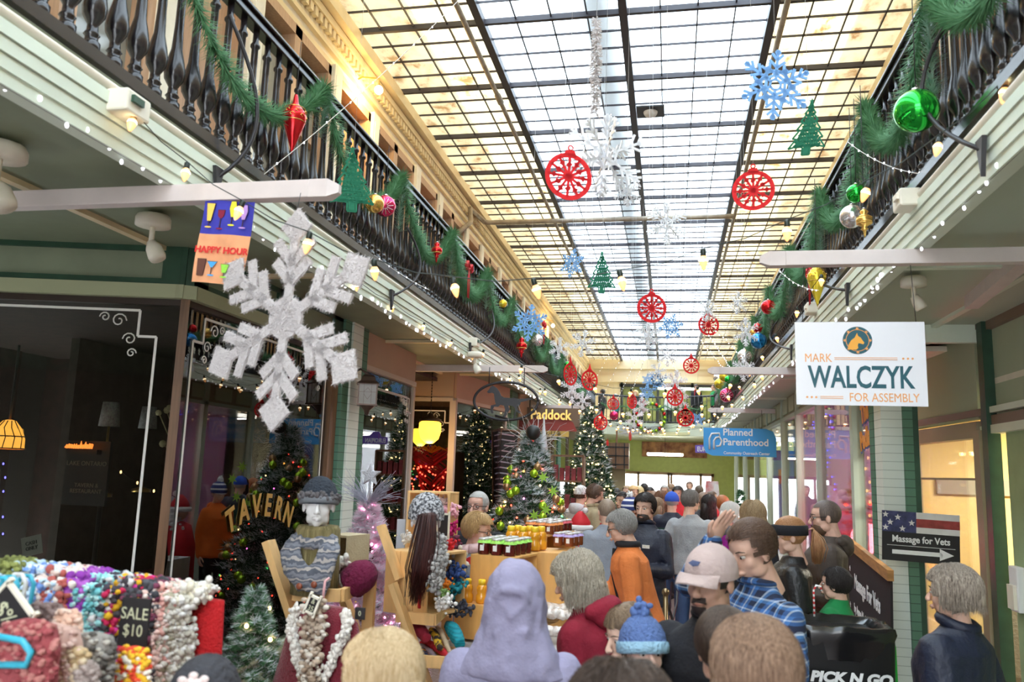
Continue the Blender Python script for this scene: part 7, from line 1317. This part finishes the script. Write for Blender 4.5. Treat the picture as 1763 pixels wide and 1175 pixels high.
# rolled hats on the lower shelf
rolls = [((702, 1072), (735, 1100), .035, cl('plum red wool', (.25, .01, .03)), 'dark red rolled hat at the left of the lower shelf'), ((742, 1085), (758, 1118), .022, mat('black yellow knit', (.03, .02, .02), .9, col2=(.8, .5, .03), vs_=35, fac=(.5, .55)), 'black and yellow patterned hat on the lower shelf'), ((752, 1080), (775, 1125), .016, cl('beige wool', (.55, .42, .28)), 'long beige knitted roll on the lower shelf'), ((772, 1078), (792, 1110), .038, stripes('teal rib knit', [(.0, .26, .32), (.0, .18, .23)], 70, 'Z'), 'teal ribbed hat on the lower shelf'),
         ((726, 1108), (772, 1130), .022, redc, 'long red rolled scarf on the lower shelf'), ((716, 1112), (752, 1134), .016, cl('mauve wool', (.35, .28, .33)), 'thin mauve rolled scarf on the lower shelf'), ((715, 1122), (735, 1134), .025, mat('navy orange knit', (.02, .03, .08), .9, col2=(.8, .22, .02), vs_=35, fac=(.5, .55)), 'navy and orange patterned knit at the front of the lower shelf'), ((774, 1131), (782, 1131), .022, whitec, 'white cotton wool end of the red scarf')]
for (a, c_, r_, m, lab) in rolls:
    A, B = q3(*a, 4.75), q3(*c_, 4.45); t = T('knit_roll', lab, 'knitwear', A); D = B-A; b = MB(); b.tube([Vector((0, 0, 0)), D*.3+Vector((0, 0, .015)), D*.7+Vector((0, 0, .012)), D], [r_*.7, r_, r_, r_*.8], 12); v_, f_, n_ = remesh(b, .008, 1); MB().add(fold(v_, n_, .006, 40, 1), f_, 0, True).build('knit', m, t)
# ---------------------------------------------------------------- scarf rack bottom left
A, B = q3(30, 985, 2.35), q3(352, 1030, 2.75); t = T('clothes_rail', 'metal clothes rail carrying the scarves at the bottom left', 'rail', (0, 0, 0)); D = B-A; MB().tube([A-D*.4, B+D*.02], .012, 8).build('rail_bar', silver, t)
for u in (-.3, 1.0): P_ = A.lerp(B, u); MB().tube([P_, Vector((P_.x, P_.y, .0))], .014, 8).build('post', silver, t); MB().box((P_.x, P_.y, .015), (.5, .06, .03)).build('foot', silver, t)
scf = [(.02, .07, [(.18, .20, .06), (.30, .33, .10)], .010, 0, 'olive green fluffy scarf on the rail beside the blue hangers', .03), (.17, .085, [(.55, .72, .88), (.82, .86, .92), (.20, .35, .75)], .013, .03, 'pale blue and white ruffled scarf on the rail, next to the olive one', 0), (.29, .06, [(.85, .76, .70), (.80, .66, .60), (.50, .12, .10)], .016, .02, 'cream and rust pompom scarf on the rail', 0), (.38, .035, [(.30, .05, .42), (.45, .12, .55)], .018, 0, 'purple bobble scarf on the rail', .0),
       (.46, .06, [(.35, .72, .74), (.60, .86, .86), (.20, .60, .65)], .012, .02, 'turquoise ruffled scarf on the rail', -.03), (.56, .05, [(.06, .05, .07), (.75, .72, .72), (.35, .35, .42)], .015, .01, 'black grey and white pompom scarf on the rail', 0), (.64, .055, [(.60, .02, .10), (.80, .45, .02), (.75, .05, .35), (.06, .05, .06)], .015, .03, 'red pink and yellow mixed pompom scarf on the rail', 0), (.74, .05, [(.05, .05, .06), (.10, .10, .12), (.22, .05, .10)], .017, .03, 'mostly black pompom scarf on the rail above the sale board', -.25),
       (.83, .055, [(.90, .62, .56), (.92, .80, .76), (.85, .45, .40)], .013, .02, 'salmon pink ruffled scarf on the rail', 0), (.90, .045, [(.42, .38, .28), (.55, .50, .42)], .013, .01, 'khaki taupe scarf on the rail', -.1), (.955, .05, [(.78, .74, .68), (.84, .82, .80), (.62, .58, .50)], .014, .02, 'off white chunky scarf at the right of the rail', 0)]
for i, (u, w_, cols, br, bulge, lab, dl) in enumerate(scf):
    P_ = A.lerp(B, u); ms = [cl('scarf yarn %d %d' % (i, k), c) for k, c in enumerate(cols)]; t = T('scarf', lab, 'scarf', P_); b = MB(); rn = random.Random(i+50); along = D.normalized(); L = .62+dl
    br *= .8; n = int(L/br*24)
    for k in range(n):
        s_ = rn.uniform(-.14, L); x = rn.uniform(-1, 1)*w_*(.85+.15*sin(s_*25+i)); fb = -1
        if s_ < 0: q = Vector((0, rn.uniform(-.06, .06), .015+rn.uniform(0, .02)))
        else: q = Vector((0, -.06-.05*s_-rn.random()*.03-bulge*rn.random(), -s_+.01))
        b.ball(q+along*(x+.05*s_), br*rn.uniform(.65, 1.25), 6, min(len(cols)-1, int(abs(noise.noise(Vector((s_*22, x*20, i))))*2.6*len(cols))), sc=(rn.uniform(.8, 1.3), .9, rn.uniform(.6, 1.1)))
    b.build('yarn', ms, t)
p = q3(352, 1018, 2.75); t = T('hanging_dress', 'bright red knitted dress with a cream ruffled collar at the right end of the rail', 'dress', p); b = MB(); loft(b, [((-.02, 0, -.9), .14, .05), ((-.02, 0, -.3), .11, .05), ((-.01, 0, -.03), .09, .04)], 16); b.build('dress', mat('bright red rib knit', (.58, .008, .012), .9, bump=.9, bs=110), t)
b = MB(); chunk(b, [(.02, -.05, .0), (-.05, -.06, -.02), (-.10, -.08, -.12), (-.14, -.08, -.24)], 0, 420, .020, .012, seed=9, mi=[0, 1]); b.build('ruffled_collar', [cl('cream fringe', (.82, .76, .62)), cl('white fringe', (.84, .80, .74))], t)
tagboard(232, 1072, 2.28, .095, .14, 'SALE\n$10', 'black slate reading SALE $10 hanging on the scarves', (0, .02, 0), .048, False); tagboard(12, 1058, 1.95, .12, .11, '$%', 'tilted framed chalk price board at the bottom left edge', (0, .75, 0), .06)
hangm = [mat('turquoise plastic', (.05, .45, .62), .3), mat('white plastic hanger', (.8, .8, .8), .3)]
for i, (px, py, m) in enumerate([(2, 1010, 0), (16, 1008, 0), (30, 1003, 1), (44, 1005, 0)]):
    p = q3(px, py, 2.0+i*.06); t = T('coat_hanger', ['turquoise hanger hook at the very left edge of the rail', 'turquoise hanger second from the left edge', 'white hanger between two turquoise hangers', 'turquoise hanger nearest the olive scarf'][i], 'hanger', p); b = MB(); b.tube([(-.03, 0, -.04), (-.028, 0, .0), (-.012, 0, .022), (.012, 0, .022), (.028, 0, .0), (.025, 0, -.05), (.0, 0, -.11)], .0065, 8); b.build('hook', hangm[m], t); b = MB(); b.tube([(-.16, 0, -.17), (0, 0, -.11), (.16, 0, -.17), (-.16, 0, -.17)], .007, 8); b.build('shoulder_bar', hangm[m], t)
p = q3(25, 1118, 1.85); t = T('coat_hanger', 'big turquoise hanger low at the bottom left edge', 'hanger', p); b = MB(); b.tube([(-.10, 0, .03), (.02, 0, .02), (.048, 0, -.005), (.04, 0, -.035), (-.10, 0, -.045)], .009, 8); b.build('hanger_frame', hangm[0], t)
low = [((48, 1110), .09, [(.34, .07, .08), (.5, .2, .18)], 'dark red marled knit at the bottom left edge', 1.9), ((85, 1120), .10, [(.62, .40, .34), (.68, .48, .42)], 'pinkish rust knitted sweater at the bottom left', 2.0), ((120, 1140), .06, [(.55, .40, .22), (.62, .50, .34)], 'tan chunky knit at the bottom left', 2.0), ((80, 1062), .055, [(.22, .15, .14), (.28, .2, .19)], 'dark mauve knit bundle above the pinkish sweater', 2.1), ((115, 1072), .05, [(.80, .52, .40), (.8, .6, .5)], 'peach knit bundle beside the dark mauve one', 2.1), ((160, 1120), .07, [(.30, .28, .26), (.12, .11, .10), (.5, .47, .42)], 'black and grey cable knit at the lower left', 2.1), ((140, 1160), .05, [(.30, .24, .22), (.40, .33, .3)], 'brown grey fluffy knit at the bottom edge', 2.0), ((232, 1135), .05, [(.8, .08, .03), (.85, .5, .03), (.85, .8, .7)], 'red yellow and white pompom scarf below the sale board', 2.2)]
for i, ((px, py), w_, cols, lab, Y) in enumerate(low):
    t = T('knitwear', lab, 'knitwear', q3(px, py, Y)); b = MB(); rn = random.Random(i+90)
    b.lathe([(w_*.2, w_*.7), (w_*.8, w_*.55), (w_, 0), (w_*1.1, -.3), (w_, -.5)], 14, sy=.5)
    for k in range(420): a = rn.uniform(pi, 2*pi); z = rn.uniform(-.35, w_*.65); rr = w_*(1.0 if z < 0 else sqrt(max(0, 1-(z/w_/.75)**2))); b.ball((rr*cos(a), rr*.5*sin(a), z), .010*rn.uniform(.7, 1.2), 5, rn.randrange(len(cols)), sc=(1.2, 1, .8))
    b.build('knit', [cl('low yarn %d %d' % (i, k), c) for k, c in enumerate(cols)], t)
# ---------------------------------------------------------------- preserve stall
def stallbox(px, py, Y, w_, d_, h_, rz, label):
    p = q3(px, py, Y); t = T('display_box', label, 'box', (p.x, p.y+d_/2, p.z-h_), rz)
    for nm, c, sz in (('front_board', (0, -d_/2, h_/2), (w_, .014, h_)), ('bottom_board', (0, 0, .007), (w_, d_, .014)), ('top_board', (0, 0, h_-.007), (w_+.01, d_, .014)), ('side_board', (-w_/2, 0, h_/2), (.014, d_, h_)), ('back_board', (0, d_/2, h_/2), (w_, .014, h_))): MB().box(c, sz).build(nm, pine2, t, bevel=.002)
    return t, p
t1, p1 = stallbox(860, 958, 5.0, .30, .34, .28, -.22, 'orange pine box holding the green capped jam jars'); t2_, p2 = stallbox(931, 921, 6.3, .26, .6, .26, -.25, 'orange pine box holding the rear block of dark jam jars'); t3_, p3 = stallbox(930, 990, 5.6, .26, .5, .22, -.25, 'lower orange pine box with two rows of dark jars'); t4_, p4 = stallbox(825, 1042, 4.9, .26, .25, .20, -.2, 'low pine step holding the honey bottles')
table_z = p4.z-.20; t = T('stall_table', 'long stall table under a pale cloth along the left of the walkway', 'table', (-.80, 6.5, 0), -.04); MB().box((0, 0, table_z/2-.01), (.88, 3.2, table_z-.02)).build('tablecloth', cl('white table cover', (.6, .57, .55)), t)
for t_ in (t1, t2_, t3_):   # supports down to the table
    MB().box((0, 0, -(t_.location.z-table_z)/2), (.24, .3, t_.location.z-table_z)).build('riser', pine2, t_)
jam = mat('dark jam glass', (.10, .008, .008), .08, spec=.8); jam2 = mat('amber jam glass', (.22, .05, .015), .08, spec=.8); honey = mat('honey glass', (.75, .32, .02), .08, spec=.8); paperl = mat('paper label', (.8, .78, .76), .7); lidw = mat('whitish jar lid', (.62, .60, .60), .3, .3); greenr = mat('lime ribbon', (.35, .70, .12), .6); redr = mat('red gingham ribbon', (.65, .10, .14), .6); orr = mat('orange ribbon', (.8, .28, .08), .6); purr = mat('lilac ribbon', (.45, .35, .65), .6); yl = mat('yellow plastic lid', (.90, .62, .03), .35)
def jar(m, lid, rib, s=1., label='', grp=''):
    t = T('jam_jar', label, 'jar', (0, 0, 0), group=grp); MB().lathe([(.034*s, 0), (.037*s, .006*s), (.037*s, .070*s), (.030*s, .082*s), (.030*s, .088*s)], 12).build('jar_body', m, t); MB().lathe([(.034*s, .086*s), (.034*s, .10*s), (.001, .101*s)], 12).build('lid', lid, t)
    if rib: MB().lathe([(.045*s, .070*s), (.036*s, .084*s), (.034*s, .090*s)], 9, smooth=False).build('ribbon', rib, t)
    MB().box((.004*s, -.038*s, .042*s), (.026*s, .003, .034*s)).build('label', paperl, t); return t
def grid(proto_args, o, nx, ny, dx, dy, rz, z):
    base = None; cz, sz = cos(rz), sin(rz)
    for j in range(ny):
        for i in range(nx):
            x, y = (i-(nx-1)/2)*dx, (j-(ny-1)/2)*dy; L = (o[0]+x*cz-y*sz, o[1]+x*sz+y*cz, z)
            if base is None: base = jar(*proto_args); base.location = L; base.rotation_euler = (0, 0, rz)
            else: dup(base, L)
grid((jam, lidw, greenr, 1.0, 'dark jam jar with a lime green ribbon on the front pine box', 'green ribboned jars on the front box'), (t1.location.x, t1.location.y), 3, 4, .088, .085, -.22, p1.z)
grid((jam2, lidw, orr, .95, 'dark jam jar with an orange ribbon on the rear pine box', 'orange ribboned jars on the rear box'), (t2_.location.x, t2_.location.y-.12), 3, 3, .082, .09, -.25, p2.z); grid((jam, lidw, redr, .95, 'dark jam jar with a red ribbon at the back of the rear pine box', 'red ribboned jars on the rear box'), (t2_.location.x+.04, t2_.location.y+.16), 3, 3, .082, .09, -.25, p2.z)
grid((jam, lidw, redr, .9, 'dark jam jar with a pink gingham ribbon on the lower pine box', 'pink ribboned jars on the lower box'), (t3_.location.x-.02, t3_.location.y-.06), 3, 3, .08, .09, -.25, p3.z); grid((jam2, lidw, purr, .9, 'jar with a lilac ribbon behind the yellow lidded honey', 'lilac ribboned jars'), (p1.x+.33, p1.y+.75), 2, 3, .08, .09, -.25, p1.z+.02)
def bottle(label, grp, s=1., bear=True, lid=yl):
    t = T('honey_bottle', label, 'honey bottle', (0, 0, 0), group=grp); pr = [(.030, 0), (.036, .01), (.036, .045), (.028, .058), (.033, .075), (.033, .095), (.022, .11)] if bear else [(.034, 0), (.036, .01), (.036, .10), (.024, .115)]
    MB().lathe([(a*s, b_*s) for a, b_ in pr], 12).build('bottle_body', honey, t); MB().lathe([(.024*s, .108*s), (.024*s, .135*s), (.018*s, .14*s), (.001, .141*s)], 12).build('cap', lid, t); return t
b0 = bottle('yellow capped honey bear bottle on the low pine step', 'honey bears on the step'); b0.location = (p4.x-.09, p4.y+.06, p4.z)
for (x, y) in ((0, .0), (-.09, .15), (.0, .14)): dup(b0, (p4.x+x, p4.y+.06+y, p4.z))
b1 = bottle('white capped straight honey bottle on the low pine step', 'white capped honey bottles', 1.1, False, whitec); b1.location = (p4.x+.09, p4.y+.06, p4.z); dup(b1, (p4.x+.09, p4.y+.2, p4.z))
b2_ = bottle('yellow capped honey bottle behind the green ribboned jars', 'honey bottles behind the green ribboned jars', 1.1); n0 = True
for j in range(2):
    for i in range(3):
        L = (p1.x-.02+i*.08+j*.03, p1.y+.46+j*.09, p1.z)
        if n0: b2_.location = L; n0 = False
        else: dup(b2_, L)
t = T('display_box', 'pine riser behind the front jar box under the honey bottles', 'box', (p1.x+.1, p1.y+.6, table_z)); MB().box((0, 0, (p1.z-table_z)/2-.002), (.62, .36, p1.z-table_z-.006)).build('box_boards', pine2, t, bevel=.003)
# bagged goods
bagm = mat('clear wrapped baking', (.62, .52, .46), .15, col2=(.85, .82, .80), vs_=35, spec=.9); 
for i in range(26):
    px, py = 925+(i % 7)*11+random.uniform(-3, 3), 1002+(i//7)*15+random.uniform(-3, 3); Y = 5.4-.22*(i//7); p = q3(px, py, Y)
    t = T('wrapped_bag', 'clear wrapped bag of baking in the pile beside the bending woman', 'bag', (min(p.x, -.46), max(p.y, 5.05), table_z+.05+(.08 if i < 14 else 0)), random.uniform(0, 3), group='wrapped baking on the stall table'); b = MB(); b.ball((0, 0, 0), .055, 9, sc=(1.1, .8, .55), M=Matrix.Rotation(random.uniform(-.4, .4), 3, 'Y')); b.v = [tuple(Vector(v)*(1+.25*noise.noise(Vector(v)*60+Vector((i, 0, 0))))) for v in b.v]; b.build('wrapped_food', bagm, t)
t = T('basket', 'shallow wicker basket of wrapped baking on the stall table', 'basket', (q3(950, 1010, 5.5).x, 5.55, table_z)); MB().lathe([(.12, 0), (.16, .08), (.165, .085), (.15, .07), (.11, .01)], 16).build('wicker', stripes('wicker', [(.30, .16, .06), (.45, .28, .12)], 60, 'Z'), t)
p = q3(845, 962, 5.2); t = T('pennant', 'dark red cloth corner sticking out left of the front jar box', 'cloth', (p1.x-.2, p1.y+.1, p1.z-.02)); MB().poly([(0, 0), (-.13, -.06), (0, -.05)], .004).build('cloth', redc, t)
p = q3(690, 930, 5.3); t = T('paper_card', 'pale grey card standing left of the slatted crate', 'card', q3(690, 922, 5.1)); MB().box((0, 0, 0), (.055, .01, .20)).build('card', mat('grey card', (.5, .52, .58), .6), t)
# ---------------------------------------------------------------- bin
p = q3(1450, 1083, 5.15); t = T('rubbish_bin', 'large black wheeled bin with a bin bag over its rim, printed PICK N GO', 'bin', (p.x, 5.3, 0), .05); bz = p.z; binm = mat('black bin plastic', (.008, .008, .009), .35)
b = MB(); loft(b, [((0, 0, .06), .20, .20), ((0, 0, bz*.5), .235, .235), ((0, 0, bz-.04), .26, .25)], 4); b = MB().box((0, 0, bz/2+.01), (.46, .42, bz-.06), taper=1.14); b.build('bin_body', binm, t, bevel=.03)
bagp = mat('shiny black bin bag', (.010, .010, .011), .18, spec=.7); b = MB(); n = 40; vs = []; rn = random.Random(4)
prof = [(.262, -.16), (.272, -.06), (.285, -.01), (.275, .02), (.235, .02), (.20, -.02), (.12, -.05)]
for (r_, z) in prof:
    for k in range(n): a = 2*pi*k/n; sq = 1/max(abs(cos(a)), abs(sin(a)))**.75; j = noise.noise(Vector((cos(a)*6, sin(a)*6, z*20)))*.018; vs.append((r_*sq*cos(a)+j*cos(a), (r_*sq*.92)*sin(a)+j*sin(a), bz+z+j*.8))
fs = [(i*n+k, i*n+(k+1) % n, (i+1)*n+(k+1) % n, (i+1)*n+k) for i in range(len(prof)-1) for k in range(n)]; fs.append(tuple(range((len(prof)-1)*n, len(prof)*n))); b.add(vs, fs, 0, True); b.build('bin_bag', bagp, t)
b = MB(); b.join(text('PICK N GO', .075, .002, 1.15, bold=.004, shear=.2), M_((0, -.275, bz-.245))); b.join(text('Property Waste Services', .030, .002, 1.0), M_((0, -.272, bz-.30))); b.join(text('www.pickngowaste.com', .027, .002, 1.0), M_((0, -.270, bz-.337))); b.build('lettering', white, t)
for sx in (-1, 1): MB().lathe([(.06, -.02), (.06, .02)], 14, M=Matrix.Rotation(pi/2, 3, 'Y'), c=(sx*.2, .2, .06)).build('wheel', blk, t)
t = T('green_lid_arm', 'bright green plastic handle standing between the black bin and the brick pier', 'green plastic', q3(1528, 1100, 5.55)); b = MB(); b.poly([(-.02, .06), (.015, .07), (.045, -.05), (.06, -1.0), (-.035, -1.0), (-.03, -.2)], .04); b.build('panel', mat('bright green plastic', (.02, .50, .05), .35), t, bevel=.01)
# stanchion
p = q3(1146, 1020, 7.4); t = T('stanchion', 'brass stanchion post beside the navy jacket man', 'post', (p.x, 7.4, 0)); MB().tube([(0, 0, .02), (0, 0, 1.02)], .022, 12).build('pole', mat('dark brass', (.25, .18, .10), .3, .8), t); MB().lathe([(.14, 0), (.14, .015), (.05, .04), (.025, .06)], 20).build('base', MATS['dark brass'], t); MB().ball((0, 0, 1.04), .035, 12).build('finial', MATS['dark brass'], t); b = MB(); b.tube([(0, 0, 1.0), (.06, .4, .75), (.10, 1.0, .8), (.12, 1.5, 1.0)], .012, 6); b.build('rope', blk, t)
# drinks sign stand (red white) near end right and wreath on end balcony
p = q3(1226, 842, 17); t = T('poster_stand', 'red and white tented poster stand near the far right shops', 'sign stand', (p.x, 17, 0)); MB().poly([(-.28, 0), (.28, 0), (.12, p.z+.15), (-.12, p.z+.15)], .05).build('poster', mat('red white poster', (.75, .75, .75), .6, col2=(.6, .05, .06), vs_=4), t)
p = q3(1120, 720, 26.55); t = T('wreath', 'lime and red decorated wreath hanging on the end balcony railing', 'wreath', p); b = MB(); ring = [(.45*cos(i*pi/12), 0, .45*sin(i*pi/12)) for i in range(25)]; needles(b, ring, .1, 500, .16, w=.012); b.tube(ring, .06, 6); b.build('greenery', gn, t); b = MB()
for k in range(22): a = k*.285; b.ball((.45*cos(a), -.12, .45*sin(a)), .06, 7, k % 3)
b.build('baubles', [limeb, redm, limeb], t); t = garland('green pine garland along the end balcony railing', [(XL+.2+i*.25, YE-.9+.5*sin(i*.24), 4.25-.18*abs(sin(i*1.2))) for i in range(14)], .1, per=250)
p = q3(1100, 742, 26.5); t = T('frost_spray', 'white frosted twigs at the foot of the wreath', 'twigs', p); b = MB(); rn = random.Random(4)
for k in range(140): a = rn.uniform(0, 6.28); L = rn.uniform(.1, .5); b.tube([(rn.uniform(-.6, .6), 0, rn.uniform(-.1, .1)), (rn.uniform(-.8, .8)+L*cos(a)*.2, -.05, L*sin(a)*.6)], .006, 3)
b.build('twigs', wfl, t)
t = T('wall_cabinet', 'dark gridded wooden cabinet on the wall beside the golden lit tree', 'cabinet', (q3(1060, 785, 24).x, 24.3, q3(1060, 785, 24).z)); MB().box((0, 0, 0), (.75, .5, .75)).build('case', wood_d, t); b = MB()
for k in (-.19, .06, .31): b.box((k-.06, -.26, 0), (.03, .02, .74)); b.box((0, -.26, k-.06), (.74, .02, .03))
b.build('grid', blk, t); MB().bar((0, .1, .37), (0, .1, 3.31-t.location.z), .05, .05).build('hanging_bracket', wood_d, t)
t = T('partition', 'tan partition panel under the dark gridded cabinet', 'panel', (q3(1052, 850, 24).x, 24.6, 0)); MB().box((0, 0, 1.1), (.75, .1, 2.2)).build('panel', mat('tan panel', (.42, .36, .22), .7), t)
t = T('merchandise_shelf', 'shelf of dark red goods between the two christmas trees', 'shelf', (q3(975, 850, 13).x, 13.2, 0)); b = MB()
for z in (1.0, 1.45, 1.9, 2.3): b.box((0, 0, z), (.5, .3, .03))
for sx in (-1, 1): b.box((sx*.25, 0, 1.15), (.03, .3, 2.3))
b.build('shelf_frame', wood_d, t); rn = random.Random(3); sx0 = t.location; gm = mat('dull red goods', (.25, .03, .04), .6, var=.3)
for z in (1.02, 1.47, 1.92):
    for k in range(5): h_ = rn.uniform(.15, .24); o = MB().box((0, 0, h_/2), (.07, .12, h_)).build('packet', gm, None, loc=(sx0.x-.19+k*.095, sx0.y-.05, z-.005)); tag(o, 'dull red packet on the shelf between the two big christmas trees', 'packet', 'red packets on the far shelf')
